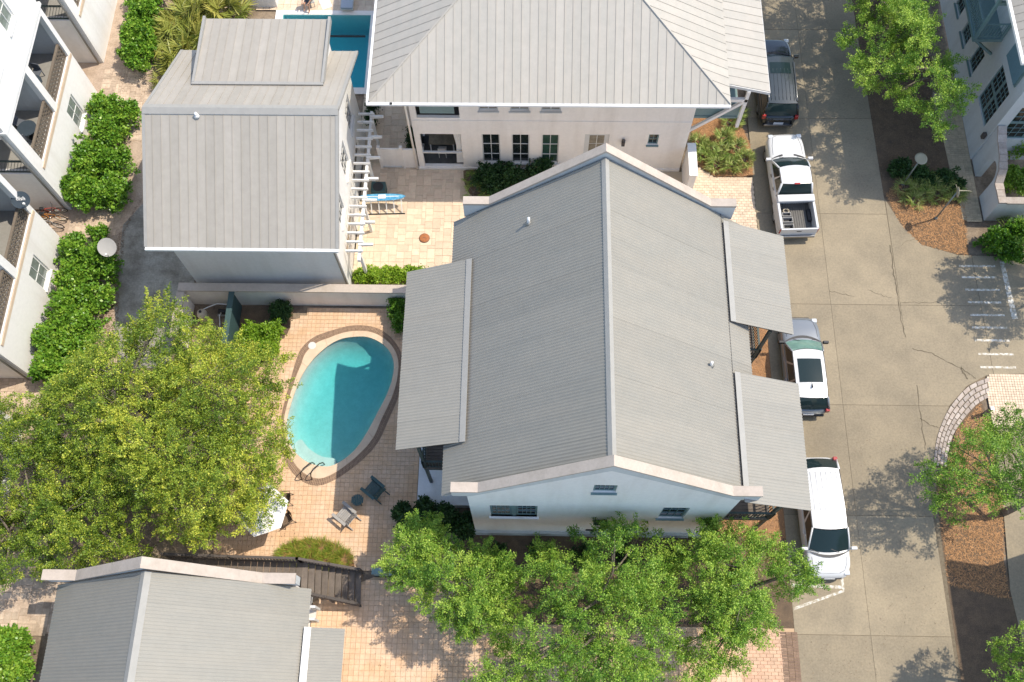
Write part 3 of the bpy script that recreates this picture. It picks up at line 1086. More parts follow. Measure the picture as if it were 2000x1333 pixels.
# entry step at the shallow end
st = smooth_loop([(-11.25, 12.36), (-10.73, 11.63), (-9.96, 11.32), (-9.23, 11.38), (-9.22, 11.75), (-9.89, 11.87), (-10.55, 12.27), (-10.96, 12.70)], 4)
MB().prism(st, -0.9, -0.34).build("entry_step", "pool_plaster", pool)
drain = MB().lathe([(0.0, 0.03), (0.12, 0.03), (0.12, 0.0)], 14, (-9.3, 15.8, -1.56)).build("main_drain", "pool_tile", pool)
sk = MB().lathe([(0.2, -0.01), (0.2, 0.012), (0.18, 0.016)], 18, (*(-10.80, 17.46), 0.035)).build("skimmer_lid", "white_trim", pool)

# second pool, in the shade behind the carriage house
p2 = thing("lap_pool", "deep teal rectangular pool partly hidden behind the carriage house roof", "pool", (-11.9, 35.7, 0), local=False)
x0, x1, y0, y1 = -14.5, -9.38, 33.15, 38.25
MB().box(x0, x1, y0, y1, -1.7, -1.6).build("floor", "pool_deep", p2)
mb = MB()
mb.box(x0 - .1, x0, y0 - .1, y1 + .1, -1.65, 0.0); mb.box(x1, x1 + .1, y0 - .1, y1 + .1, -1.65, 0.0)
mb.box(x0, x1, y0 - .1, y0, -1.65, 0.0); mb.box(x0, x1, y1, y1 + .1, -1.65, 0.0)
mb.build("basin_wall", "pool_deep", p2)
MB().box(x0 + .01, x1 - .01, y0 + .01, y1 - .01, -1.59, -0.1).build("water", "water_deep", p2)
mb = MB()
mb.box(x0 - .45, x0 - .02, y0 - .45, y1 + .45, 0.0, 0.04); mb.box(x1 + .02, x1 + .4, y0 - .45, y1 + .45, 0.0, 0.04)
mb.box(x0 - .02, x1 + .02, y0 - .45, y0 - .02, 0.0, 0.04); mb.box(x0 - .02, x1 + .02, y1 + .02, y1 + .45, 0.0, 0.04)
mb.build("coping", "stucco_warm", p2)
MB().box(-14.3, -9.6, 36.75, 36.9, -0.105, -0.09).build("float_rope", "dark", p2)
terrace = sheet("pool_terrace", [(-20.2, 38.7), (-9.0, 38.7), (-6.0, 38.7), (-6.0, 46), (-20.2, 46)], "travertine", 0.02)
paver_field(terrace, grid_cells([(-16.2, 38.75), (-6.1, 38.75), (-6.1, 42), (-16.2, 42)], 0.4, 0.4), "travertine", z=0.05, limit=200)

# south paved yard and the brick forecourt by the road
yard = [(-9.55, -4), (9.6, -4), (9.6, 4.1), (-3.0, 4.1), (-3.2, 6.1), (-6.9, 6.1), (-9.55, 4.9)]
yd = sheet("yard_paving", [(-9.58, -5), (12.0, -5), (12.0, 4.3), (-3.0, 4.3), (-3.2, 6.15), (-6.9, 6.15), (-9.58, 5.0)], "deck_joint", -0.002)
paver_field(yd, grid_cells(yard, 0.23, 0.23), "deck_brick", z=0.022, gap=0.012)
fore = [(9.6, -4), (11.45, -4), (11.45, 4.05), (9.6, 4.05)]
fc = sheet("forecourt_paving", fore, "deck_joint", 0.002)
paver_field(fc, grid_cells(fore, 0.30, 0.15, bond=0.5), "pink_brick", z=0.026, gap=0.012)
edge = sheet("forecourt_border", [(11.46, -5), (11.99, -5), (11.99, 4.1), (11.46, 4.1)], "deck_joint", 0.006)
paver_field(edge, grid_cells([(11.46, -5), (11.99, -5), (11.99, 4.1), (11.46, 4.1)], 0.26, 0.12), "ring_brick", z=0.03, name="border_brick", gap=0.01)

# pale irregular pavers along the town houses
for nm, poly in (("lane_paving", [(-24.3, 33.2), (-24.3, 34.3), (-20.4, 34.3), (-20.4, 29.2), (-22, 29.6), (-23.6, 31.2)]),
                 ("lane_paving_south", [(-24.4, 23.4), (-24.3, 25.0), (-21.6, 25.2), (-21.6, 24.2), (-22.4, 23.0), (-24.2, 22.6)]),
                 ("corner_paving", [(-26, 12.8), (-23.6, 12.8), (-23.6, 15.4), (-24.3, 15.6), (-26, 15.6)]),
                 ("garage_side_paving", [(-25, 5.9), (-20.5, 5.9), (-20.5, 3.6), (-22.8, 3.2), (-25, 3.0)])):
    b = sheet(nm, poly, "sand", 0.012)
    paver_field(b, ashlar_cells(poly, u=0.17), "grey_paver", z=0.026, limit=120, gap=0.018, tilt=0.012)

# fallen leaves on the hard ground
straw("fallen_oak_leaves", [(12.2, 2), (18.7, 2), (18.7, 13), (15.5, 13), (15.2, 3.8), (12.2, 3.8)], "dark_straw", 420, 0.02, 0.05)
straw("drive_leaves", [(17.2, 26), (18.7, 26), (18.7, 40), (16.6, 40)], "dark_straw", 380, 0.02, 0.05)
straw("deck_leaves", [(-14, 6.8), (-11, 6.8), (-10.2, 10), (-12, 12), (-12.4, 16), (-13.6, 16)], "dark_straw", 520, 0.026, 0.05)
straw("yard_leaves", [(-6.8, 0.2), (9, 0.2), (9, 4), (-3, 4), (-3.2, 5.8), (-6.8, 5.8)], "dark_straw", 700, 0.028, 0.05)
straw("lane_leaves", [(-24.2, 24), (-21.8, 24), (-21.0, 29), (-21, 34), (-24, 34), (-24.2, 33)], "dark_straw", 500, 0.03, 0.05)

# ================================================================== BUILDINGS
def poly_wall(mb, outer, holes, O, U, Nn, depth=0.16):
    """wall of any outline: outer [(u, z)], rectangular holes (u0, u1, z0, z1) with reveals"""
    O = Vector(O); U = Vector(U).normalized(); Nn = Vector(Nn).normalized(); Z = Vector((0, 0, 1))
    loops = [[Vector((a, b, 0)) for a, b in outer]]
    for u0, u1, z0, z1 in holes:
        loops.append([Vector((u0, z0, 0)), Vector((u1, z0, 0)), Vector((u1, z1, 0)), Vector((u0, z1, 0))])
    flat = [p for l in loops for p in l]
    n0 = len(mb.v)
    mb.v += [tuple(O + U * p.x + Z * p.y) for p in flat]
    pos = U.cross(Z).dot(Nn) > 0
    for t in tessellate_polygon(loops):
        a, b, c = (flat[i] for i in t)
        ccw = (b - a).cross(c - a).z > 0
        tt = tuple(i + n0 for i in t)
        mb.f.append(tt if ccw == pos else tt[::-1])
    for u0, u1, z0, z1 in holes:
        c = [O + U * u0 + Z * z0, O + U * u1 + Z * z0, O + U * u1 + Z * z1, O + U * u0 + Z * z1]
        for k in range(4):
            a, b = c[k], c[(k + 1) % 4]
            mb.add([b, a, a - Nn * depth, b - Nn * depth], [(0, 1, 2, 3) if pos else (3, 2, 1, 0)])
    return mb


def railing(parent, a, b, h, m="green_trim", step=0.13, post=0.09, name="railing"):
    """posts, two rails and balusters between a and b (3d, floor level)"""
    a = Vector(a); b = Vector(b)
    Z = Vector((0, 0, 1))
    mb = MB()
    L = (b - a).length
    mb.bar(a + Z * h, b + Z * h, 0.09, 0.05)
    mb.bar(a + Z * 0.12, b + Z * 0.12, 0.05, 0.05)
    n = max(2, int(L / step))
    for i in range(1, n):
        p = a.lerp(b, i / n)
        mb.bar(p + Z * 0.14, p + Z * (h - 0.02), 0.03, 0.03)
    for p in (a, b):
        mb.bar(p, p + Z * (h + 0.06), post, post)
    return mb.build(name, m, parent)


S_, N_, W_, E_ = (0, -1, 0), (0, 1, 0), (-1, 0, 0), (1, 0, 0)
X_, Y_ = (1, 0, 0), (0, 1, 0)

# ---------------------------------------------------------------- main house with the corrugated gable roof
mh = thing("gabled_house", "large central house with grey corrugated gable roof and stucco parapets", "house", (3, 14.7, 0), local=False)
XW, XE, YS, YN = -2.3, 8.35, 8.26, 21.0
RX, RZ, EZ = 2.97, 12.15, 6.95
EW, EE = -3.35, 9.33
sl = (RZ - EZ) / (RX - EW)
rz = lambda x: RZ - sl * abs(x - RX)
wall = MB()
ops = [(0.82, 2.78, 3.72, 5.86), (7.88, 8.96, 3.8, 5.9)]
gw = (4.82, 5.70, 8.42, 9.6)
poly_wall(wall, [(0, 0), (XE - XW, 0), (XE - XW, 7.9), (RX - XW, 12.3), (0, 7.9)], ops + [gw], (XW, YS, 0), X_, S_)
poly_wall(wall, [(0, 0), (XE - XW, 0), (XE - XW, 7.9), (RX - XW, 12.3), (0, 7.9)], [], (XW, YN, 0), X_, N_)
wall_face(wall, (XW, YS, 0), Y_, W_, YN - YS, 7.8, [(3.2, 4.4, 3.4, 5.6), (6.0, 7.2, 3.4, 5.6), (3.2, 4.4, 0.3, 2.5), (6.0, 7.2, 0.3, 2.5)])
wall_face(wall, (XE, YS, 0), Y_, E_, YN - YS, 7.8, [(1.6, 2.8, 3.4, 5.6), (8.6, 9.8, 3.4, 5.6), (1.6, 2.8, 0.3, 2.5)])
wall.build("wall", "stucco", mh)
for o in ops[:1]:
    hw = (o[1] - o[0] - 0.18) / 2
    window(mh, (XW + o[0], YS, o[2]), X_, S_, hw, o[3] - o[2], 4, 3, "teal_trim", "glass_tan", fw=0.09, sill=False)
    window(mh, (XW + o[0] + hw + 0.18, YS, o[2]), X_, S_, hw, o[3] - o[2], 4, 3, "teal_trim", "glass", fw=0.09, sill=False)
    MB().box(XW + o[0] + hw, XW + o[0] + hw + 0.18, YS + 0.04, YS + 0.14, o[2], o[3]).build("mullion", "teal_trim", mh)
    MB().box(XW + o[0] - 0.08, XW + o[1] + 0.08, YS - 0.1, YS + 0.1, o[2] - 0.09, o[2]).build("window_sill", "stucco", mh)
window(mh, (XW + ops[1][0], YS, ops[1][2]), X_, S_, 1.08, 2.1, 3, 3, "teal_trim", "glass", fw=0.09)
window(mh, (XW + gw[0], YS, gw[2]), X_, S_, gw[1] - gw[0], gw[3] - gw[2], 4, 2, "teal_trim", "glass", fw=0.09)
for (y, z) in ((11.46, 3.4), (14.26, 3.4), (11.46, .3), (14.26, .3)):
    window(mh, (XW, y, z), Y_, W_, 1.2, 2.2, 2, 3, "green_trim", "glass", fw=0.08, sill=False)
for (y, z) in ((9.86, 3.4), (16.86, 3.4), (9.86, .3)):
    window(mh, (XE, y, z), Y_, E_, 1.2, 2.2, 2, 3, "green_trim", "glass", fw=0.08, sill=False)
MB().box(XW - 0.06, XE + 0.06, YS - 0.12, YS + 0.02, 0, 0.55).build("plinth", "stucco_shade", mh)
under = MB()
under.slab([(EW + .05, 8.4, EZ - .05), (RX, 8.4, RZ - .06), (RX, 20.7, RZ - .06), (EW + .05, 20.7, EZ - .05)][::-1], (-sl, 0, 1), 0.10)
under.slab([(EE - .05, 8.4, EZ - .05), (EE - .05, 20.7, EZ - .05), (RX, 20.7, RZ - .06), (RX, 8.4, RZ - .06)], (sl, 0, 1), 0.10)
roof = under.build("roof", "white_trim", mh)
corrugated(roof, (EW, 20.72, EZ), (EW, 8.36, EZ), (RX, 8.36, RZ), (RX, 20.72, RZ), "corrugated")
corrugated(roof, (EE, 8.36, EZ), (EE, 20.72, EZ), (RX, 20.72, RZ), (RX, 8.36, RZ), "corrugated")
rc = MB()
for sgn in (-1, 1):
    p = [(RX, 8.57, RZ + 0.045), (RX + sgn * 0.15, 8.57, RZ + 0.045 - 0.15 * sl), (RX + sgn * 0.15, 20.71, RZ + 0.045 - 0.15 * sl), (RX, 20.71, RZ + 0.045)]
    rc.slab(p if sgn > 0 else p[::-1], (sgn * sl, 0, 1), 0.02)
rc.build("ridge_cap", "flashing", roof)


def parapet(parent, ya, yb, xw, xw2, xe2, xe, zk, za, xr, zw, m="coral_cap"):
    """stepped gable parapet between ya and yb with level kneelers; zw lowers the wall body under the cap"""
    t = 0.12
    top = [(xw, zk), (xw2, zk), (xr, za), (xe2, zk), (xe, zk)]
    low = [(xe, zk - zw), (xe2 + 0.3, zk - zw), (xr, za - zw), (xw2 - 0.3, zk - zw), (xw, zk - zw)]
    body = MB()
    prof = [(x, z - t) for x, z in top] + low
    n = len(prof)
    vs = [(x, ya + 0.05, z) for x, z in prof] + [(x, yb - 0.05, z) for x, z in prof]
    fs = []
    for i in range(4):
        a, b = i, i + 1
        c, d = n - 2 - i, n - 1 - i
        fs += [(a, d, c, b), (a + n, b + n, c + n, d + n)]
        fs += [(d, d + n, c + n, c)]
    fs += [(0, n, n + n - 1, n - 1), (4, 5, 5 + n, 4 + n)]
    body.add(vs, fs)
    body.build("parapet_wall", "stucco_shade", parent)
    for i in range(4):
        (x0, z0), (x1, z1) = top[i], top[i + 1]
        mb = MB()
        mb.add([(x0, ya, z0 - t), (x1, ya, z1 - t), (x1, ya, z1), (x0, ya, z0), (x0, yb, z0 - t), (x1, yb, z1 - t), (x1, yb, z1), (x0, yb, z0)],
               [(0, 1, 2, 3), (5, 4, 7, 6), (3, 2, 6, 7), (0, 4, 5, 1), (0, 3, 7, 4), (1, 5, 6, 2)])
        mb.build("coping", m, parent)


parapet(mh, 8.18, 8.57, -2.88, -1.84, 7.86, 8.98, 8.5, 12.72, RX, 0.9)
parapet(mh, 20.74, 21.12, -2.86, -1.74, 7.8, 8.88, 8.5, 12.62, RX, 1.2)


def pent(parent, xe, ze, xt, zt, y0, y1, m):
    """lean-to sheet roof, eave at xe, top at xt, with a flashing strip where it meets the main slope"""
    s = 1 if xe > xt else -1
    k = (zt - ze) / abs(xe - xt)
    b = MB()
    q = [(xe - s * .03, y0 + .02, ze - .03), (xe - s * .03, y1 - .02, ze - .03), (xt, y1 - .02, zt - .03), (xt, y0 + .02, zt - .03)]
    b.slab(q if s > 0 else q[::-1], (s * k, 0, 1), 0.07)
    r = b.build("porch_roof", "wood_brown", parent)
    if s > 0:
        corrugated(r, (xe, y0, ze), (xe, y1, ze), (xt, y1, zt), (xt, y0, zt), m)
    else:
        corrugated(r, (xe, y1, ze), (xe, y0, ze), (xt, y0, zt), (xt, y1, zt), m)
    f = MB()
    q = [(xt - s * .04, y0, zt + .055), (xt + s * .20, y0, zt + .045 - .20 * k), (xt + s * .20, y1, zt + .045 - .20 * k), (xt - s * .04, y1, zt + .055)]
    f.slab(q if s > 0 else q[::-1], (s * k, 0, 1), 0.015)
    f.build("flashing_strip", "flashing", r)
    return r


pent(mh, -5.36, 6.45, -2.47, 7.80, 10.36, 18.46, "corrugated_pale")
pent(mh, 11.36, 6.45, 8.45, 7.80, 15.68, 20.42, "corrugated_pale")
pent(mh, 11.36, 6.45, 8.45, 7.80, 8.10, 13.45, "corrugated_pale")


def porch(parent, x0, x1, y0, y1, zf, side, floor_m="wood_brown"):
    """upstairs porch: plank floor, joists, corner posts and railings on the open sides"""
    fl = MB()
    fl.box(x0, x1, y0, y1, zf - 0.22, zf - 0.06)
    base = fl.build("porch_floor", "green_trim", parent)
    n = int((y1 - y0) / 0.145)
    me = MB().box(x0, x1, -0.066, 0.066, -0.055, 0).mesh("plank", floor_m)
    for i in range(n):
        piece("plank", me, base, (0, y0 + (i + .5) * (y1 - y0) / n, zf), (0, 0, 0)).location.x -= 0
    xo = x0 if side < 0 else x1
    xi = x1 if side < 0 else x0
    railing(parent, (xo, y0 + .06, zf), (xi, y0 + .06, zf), 1.0)
    railing(parent, (xo, y1 - .06, zf), (xi, y1 - .06, zf), 1.0)
    k = 0.12 * (1 if side < 0 else -1)
    railing(parent, (xo + k / 3, y0 + .06, zf), (xo + k / 3, y1 - .06, zf), 1.0)
    for y in (y0 + 0.1, (y0 + y1) / 2, y1 - 0.1):
        MB().box(xo, xo + k * 1.1, y - .065, y + .065, 0, 6.5).build("post", "green_trim", parent)


porch(mh, -4.5, XW - .02, 10.4, 18.3, 3.3, -1)
porch(mh, XE + .02, 10.45, 8.36, 13.3, 3.35, 1)
porch(mh, XE + .02, 10.45, 15.75, 20.3, 3.35, 1)
MB().box(-5.05, XW - .02, 9.4, 18.6, 0, 0.5).build("terrace_wall", "stucco", mh)
for i, (x, y, h) in enumerate((((-0.02, 19.16, 0.42)), (7.3, 13.43, 0.3))):
    z = rz(x)
    mb = MB().tube([(x, y, z - .1), (x, y, z + h)], 0.06, 10)
    v = mb.build("vent_pipe", "white_paint", roof, smooth=True)
    MB().lathe([(0.15, 0), (0.075, 0.09), (0.07, 0.1)], 12, (x, y, z - 0.02)).build("vent_collar", "flashing", v, smooth=True)
b = MB()
b.box(2.9, 3.5, YS - 0.25, YS - 0.02, 3.3, 3.36); b.box(3.0, 3.06, YS - 0.2, YS - .02, 3.1, 3.4); b.box(3.35, 3.41, YS - 0.2, YS - .02, 3.1, 3.4)
b.build("wall_bracket", "plastic_black", mh)
MB().box(2.72, 3.2, YS - 0.03, YS + 0.02, 0.9, 1.15).build("wall_vent", "dark", mh)

# ---------------------------------------------------------------- carriage house with the standing seam roof
ch = thing("carriage_house", "carriage house with pale standing seam roof and white pergola side", "house", (-13, 24.5, 0), local=False)
cx0, cx1 = -17.3, -8.57
ys, zs_, yr, zr, yn, zn = 19.7, 6.2, 25.25, 8.93, 30.7, 6.15
wx0, wx1, wy0, wy1 = -16.75, -9.05, 20.45, 30.0
w = MB()
wall_face(w, (wx0, wy0, 0), X_, S_, wx1 - wx0, 6.5)
wall_face(w, (wx0, wy1, 0), X_, N_, wx1 - wx0, 6.4)
gable = [(0, 0), (wy1 - wy0, 0), (wy1 - wy0, 6.35), (yr - wy0, 8.8), (0, 6.45)]
cops = [(1.7, 2.9, 3.55, 5.4), (4.4, 5.6, 3.55, 5.4), (7.1, 8.3, 3.55, 5.4)]
cgr = [(1.2, 3.6, 0.0, 2.3), (5.4, 7.8, 0.0, 2.3)]
poly_wall(w, gable, cops + cgr, (wx1, wy0, 0), Y_, E_)
poly_wall(w, gable, [], (wx0, wy0, 0), Y_, W_)
w.build("wall", "white_paint", ch)
for o in cops:
    window(ch, (wx1, wy0 + o[0], o[2]), Y_, E_, o[1] - o[0], o[3] - o[2], 3, 3, "white_trim", "glass", bar=0.035)
for o in cgr:
    g = MB().box(wx1 - 0.14, wx1 - 0.06, wy0 + o[0], wy0 + o[1], 0.02, o[3]).build("garage_door", "white_trim", ch)
    for k in range(4):
        MB().box(wx1 - .06, wx1 - .05, wy0 + o[0] + .1 + k * .57, wy0 + o[0] + .58 + k * .57, 1.6, 2.1).build("pane", "glass", g)
ss = seam_roof
croof = MB().box(cx0 + .3, cx1 - .3, yr - .25, yr + .25, zr - .35, zr - .1).build("roof", "white_trim", ch)
ORG[croof.name] = ORG[ch.name]
ss(croof, [(cx0, ys, zs_), (cx1, ys, zs_), (cx1, yr, zr), (cx0, yr, zr)], X_, 0.40)
ss(croof, [(cx1, yn, zn), (cx0, yn, zn), (cx0, yr, zr), (cx1, yr, zr)], X_, 0.40)
mb = MB()
mb.slab([(cx0 - .02, yr - .26, zr - .07), (cx1 + .02, yr - .26, zr - .07), (cx1 + .02, yr, zr + .06), (cx0 - .02, yr, zr + .06)], (0, -.5, 1), .02)
mb.slab([(cx0 - .02, yr, zr + .06), (cx1 + .02, yr, zr + .06), (cx1 + .02, yr + .26, zr - .07), (cx0 - .02, yr + .26, zr - .07)], (0, .5, 1), .02)
mb.build("ridge_cap", "flashing", croof)
for x in (cx0 - .04, cx1 - .10):
    mb = MB()
    mb.slab([(x, ys, zs_ + .03), (x + .14, ys, zs_ + .03), (x + .14, yr, zr + .03), (x, yr, zr + .03)], (0, -.5, 1), .14)
    mb.slab([(x, yr, zr + .03), (x + .14, yr, zr + .03), (x + .14, yn, zn + .03), (x, yn, zn + .03)], (0, .5, 1), .14)
    mb.build("rake_trim", "flashing", croof)
gt = MB()
gt.box(cx0, cx1 + .02, ys - .14, ys + .0, zs_ - .12, zs_ - .0)
gt.build("gutter", "white_paint", croof)
gt = MB().tube([(wx1 - .1, ys - .07, zs_ - .1), (wx1 - .05, wy0 - .1, zs_ - .7), (wx1 - .05, wy0 - .08, 0.1)], 0.05, 8)
gt.build("downpipe", "flashing", ch, smooth=True)
mb = MB()
mb.slab([(cx0 + .05, ys + .05, zs_ - .06), (cx1 - .05, ys + .05, zs_ - .06), (cx1 - .05, yr, zr - .08), (cx0 + .05, yr, zr - .08)], (0, -.5, 1), .08)
mb.slab([(cx1 - .05, yn - .05, zn - .06), (cx0 + .05, yn - .05, zn - .06), (cx0 + .05, yr, zr - .08), (cx1 - .05, yr, zr - .08)], (0, .5, 1), .08)
mb.build("soffit", "stucco_shade", croof)
# shed dormer on the north slope
dx0, dx1, dy0, dy1 = -15.68, -9.66, 27.42, 31.25
dorm = MB()
dorm.box(dx0 + .25, dx1 - .25, 28.0, 30.9, 5.0, 7.55)
dor = dorm.build("dormer", "white_paint", ch)
ss(dor, [(dx0, dy0, 7.93), (dx1, dy0, 7.93), (dx1, dy1, 7.78), (dx0, dy1, 7.78)], X_, 0.40)
mb = MB()
mb.box(dx0 - .06, dx0 + .06, dy0, dy1, 7.66, 7.98); mb.box(dx1 - .06, dx1 + .06, dy0, dy1, 7.66, 7.98)
mb.box(dx0 - .06, dx1 + .06, dy0 - .12, dy0 + .04, 7.84, 7.97)
mb.build("dormer_trim", "flashing", dor)
for x, y in ((-14.87, 24.94),):
    z = zs_ + (zr - zs_) * (y - ys) / (yr - ys)
    v = MB().tube([(x, y, z - .05), (x, y, z + .22)], 0.07, 10).build("vent_pipe", "white_paint", croof, smooth=True)
    MB().lathe([(0.16, 0), (0.08, 0.09)], 12, (x, y, z)).build("vent_collar", "white_trim", v, smooth=True)
# pergola along the east wall
pg = thing("pergola", "white timber pergola with short rafters along the carriage house wall", "pergola", (-8.6, 24.3, 0), local=False)
MB().box(-8.36, -8.22, 20.9, 29.6, 2.55, 2.75).build("beam", "white_paint", pg)
for y in (21.3, 24.0, 26.7, 29.3):
    MB().box(-8.36, -8.22, y - .07, y + .07, 0.02, 2.55).build("post", "white_paint", pg)
me = MB().box(-0.42, 0.42, -0.035, 0.035, 0, 0.16).mesh("rafter", "white_paint")
for i in range(17):
    piece("rafter", me, pg, (-8.53, 21.35 + i * 0.5, 2.76))
me = MB()
me.add([(-0.1, -.05, 0), (.62, -.05, .1), (.62, -.05, .22), (-.1, -.05, .22), (-0.1, .05, 0), (.62, .05, .1), (.62, .05, .22), (-.1, .05, .22)],
       [(0, 1, 2, 3), (5, 4, 7, 6), (3, 2, 6, 7), (0, 4, 5, 1), (1, 5, 6, 2), (0, 3, 7, 4)])
me = me.mesh("rafter_tail", "white_paint")
for i in range(7):
    piece("rafter_tail", me, pg, (-8.26, 21.75 + i * 1.25, 2.62))
# gate and side wall between the two houses
gt = thing("garden_gate", "low cream timber gate and fence panel between the two houses", "gate", (-7.2, 27.95, 0), local=False)
MB().box(-7.9, -6.85, 27.9, 28.0, 0.06, 1.78).build("gate_leaf", "stucco_warm", gt)
MB().box(-6.72, -6.02, 27.9, 28.0, 0.04, 1.74).build("fence_panel", "stucco_warm", gt)
for x in (-7.97, -6.79):
    MB().box(x - .08, x + .08, 27.86, 28.04, 0, 1.95).build("post", "stucco_warm", gt)
MB().box(-7.95, -6.8, 27.86, 27.9, 0.1, 0.2).build("rail", "white_trim", gt)

# garden wall between courtyard and pool, with the equipment enclosure
gw_ = thing("garden_wall", "cream stucco garden wall between the paved courtyard and the pool", "wall", (-11, 20.0, 0), local=False)
MB().box(-17.3, -5.2, 19.68, 20.0, 0, 1.68).build("wall_body", "stucco_warm", gw_)
MB().box(-17.34, -5.2, 19.62, 20.06, 1.68, 1.76).build("coping", "coral_cap", gw_)
mb = MB()
mb.box(-17.36, -17.04, 17.2, 19.6, 0, 1.62)
sw = mb.build("side_wall", "stucco_warm", gw_)
MB().box(-17.4, -17.0, 17.16, 19.61, 1.62, 1.7).build("side_coping", "coral_cap", gw_)
fn = thing("equipment_screen", "dark green board screen beside the pool pump", "fence", (-14.6, 18.7, 0), local=False)
MB().box(-14.72, -14.6, 16.9, 19.6, 0, 1.65).build("screen_board", "screen_green", fn)
MB().box(-14.8, -14.52, 16.86, 19.61, 1.65, 1.72).build("cap_rail", "screen_green", fn)

# ---------------------------------------------------------------- big hip roofed house at the top
uh = thing("hip_roofed_house", "big cream house with white standing seam hip roof and gutter", "house", (1, 35, 0), local=False)
ux0, ux1, uys, uz = -7.66, 9.43, 27.22, 6.8
ridge_y, ridge_z = 35.77, 11.3
yN = 52.0
wl, wr_, wy = -5.95, 8.05, 27.9
w = MB()
dep = 0.16
wops = [(3.46, 4.40, 0.6, 3.22), (5.0, 5.92, 0.6, 3.22), (6.55, 7.45, 0.6, 3.22),
        (3.42, 4.36, 5.22, 6.4), (4.95, 5.9, 5.22, 6.4), (6.47, 7.44, 5.22, 6.4),
        (8.75, 10.0, 0.05, 3.3), (12.0, 12.52, 2.4, 3.32), (0.3, 2.4, 0.2, 3.22), (0.3, 2.45, 4.6, 6.0)]
wall_face(w, (wl, wy, 0), X_, S_, wr_ - wl, 6.75, wops)
wall_face(w, (wl, wy, 0), Y_, W_, 12, 6.75, [(0.4, 2.6, 0.2, 3.2), (0.4, 2.6, 4.6, 6.0)])
wall_face(w, (wr_, wy, 0), Y_, E_, 14, 6.75)
w.build("wall", "stucco_warm", uh)
for o in wops[:3]:
    window(uh, (wl + o[0], wy, o[2]), X_, S_, o[1] - o[0], o[3] - o[2], 2, 3, "white_trim", "glass_green" if o is wops[2] else "glass", bar=0.035, rail=[0.27, 0.64])
for o in wops[3:6]:
    window(uh, (wl + o[0], wy, o[2]), X_, S_, o[1] - o[0], o[3] - o[2], 2, 1, "white_trim", "glass_tan", bar=0.05)
window(uh, (wl + wops[7][0], wy, wops[7][2]), X_, S_, 0.52, 0.92, 2, 2, "teal_trim", "glass")
door = MB().box(wl + 8.75, wl + 10.0, wy + .08, wy + .13, 0.05, 3.3).build("door", "white_trim", uh)
for i in range(2):
    for j in range(3):
        MB().box(wl + 9.0 + i * .4, wl + 9.36 + i * .4, wy + .07, wy + .079, 0.9 + j * .75, 1.6 + j * .75).build("pane", "glass_tan", door)
MB().box(wl + .02, wr_, wy - .03, wy + .02, 4.3, 4.42).build("belt_course", "stucco_warm", uh)
MB().box(wl - .06, wr_, wy - .08, wy + .02, -0.02, 0.16).build("plinth", "stucco_warm", uh)
# corner rooms behind the openings: a dining porch below, a loggia above
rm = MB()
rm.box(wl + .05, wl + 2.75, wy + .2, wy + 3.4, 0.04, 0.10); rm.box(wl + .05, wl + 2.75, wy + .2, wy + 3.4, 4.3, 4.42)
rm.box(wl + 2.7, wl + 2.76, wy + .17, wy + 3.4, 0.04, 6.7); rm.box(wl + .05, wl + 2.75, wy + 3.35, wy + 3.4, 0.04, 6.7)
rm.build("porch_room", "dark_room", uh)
MB().box(wl + .3, wl + 2.4, wy + .02, wy + .12, 1.42, 1.52).build("porch_rail", "white_trim", uh)
MB().box(wl + .5, wl + 2.2, wy + .05, wy + .1, 4.9, 5.6).build("louvre_screen", "teal_trim", uh)
MB().box(wl + .3, wl + 2.45, wy + .02, wy + .12, 5.55, 5.66).build("loggia_rail", "white_trim", uh)
cu = MB()
for k in range(7):
    cu.tube([(wl + 2.0 + k * .055, wy + .22 + .03 * (k % 2), 3.2), (wl + 2.12 + k * .04, wy + .24, 1.9), (wl + 2.05 + k * .05, wy + .22, 0.3)], 0.035, 6)
cu.build("porch_curtain", "canvas_white", uh)
uroof = MB().box((ux0 + ux1) / 2 - .12, (ux0 + ux1) / 2 + .12, ridge_y + .2, yN - (ridge_y - uys) - .2, ridge_z - .35, ridge_z + .02).build("roof", "white_trim", uh)
ORG[uroof.name] = ORG[uh.name]
ry2 = yN - (ridge_y - uys)
xm = (ux0 + ux1) / 2
apex1, apex2 = (xm, ridge_y, ridge_z), (xm, ry2, ridge_z)
ss(uroof, [(ux0, uys, uz), (ux1, uys, uz), apex1], X_, 0.40, "hip_roof")
ss(uroof, [(ux0, yN, uz), (ux0, uys, uz), apex1, apex2], Y_, 0.50, "hip_roof")
ss(uroof, [(ux1, uys, uz), (ux1, yN, uz), apex2, apex1], Y_, 0.50, "hip_roof")
ss(uroof, [(ux1, yN, uz), (ux0, yN, uz), apex2], X_, 0.40, "hip_roof")
ss(uroof, [(ux1 - .1, 28.4, uz - .0), (11.5, 28.4, 6.2), (11.5, 44, 6.2), (ux1 - .1, 44, uz - .0)], Y_, 0.50, "hip_roof")
mb = MB()
mb.tube([(ux0 + .02, uys + .02, uz + .02), (xm, ridge_y, ridge_z + .02)], 0.05, 6)
mb.tube([(ux1 - .02, uys + .02, uz + .02), (xm, ridge_y, ridge_z + .02)], 0.05, 6)
mb.build("hip_cap", "hip_roof", uroof)
gt = MB()
gt.box(ux0 - .12, ux1, uys - .14, uys - .02, uz - .13, uz - .02)
gt.box(ux0 - .14, ux0 - .02, uys - .02, yN, uz - .13, uz - .02)
gt.build("gutter", "white_paint", uroof)
gt = MB()
gt.box(ux0, ux1, uys - .02, uys, uz - .14, uz + .0); gt.box(11.45, 11.52, 28.36, 44, 6.02, 6.2)
gt.bar((ux1 - .1, 28.38, uz - .1), (11.5, 28.38, 6.1), .05, .16)
gt.build("fascia", "white_trim", uroof)
so = MB()
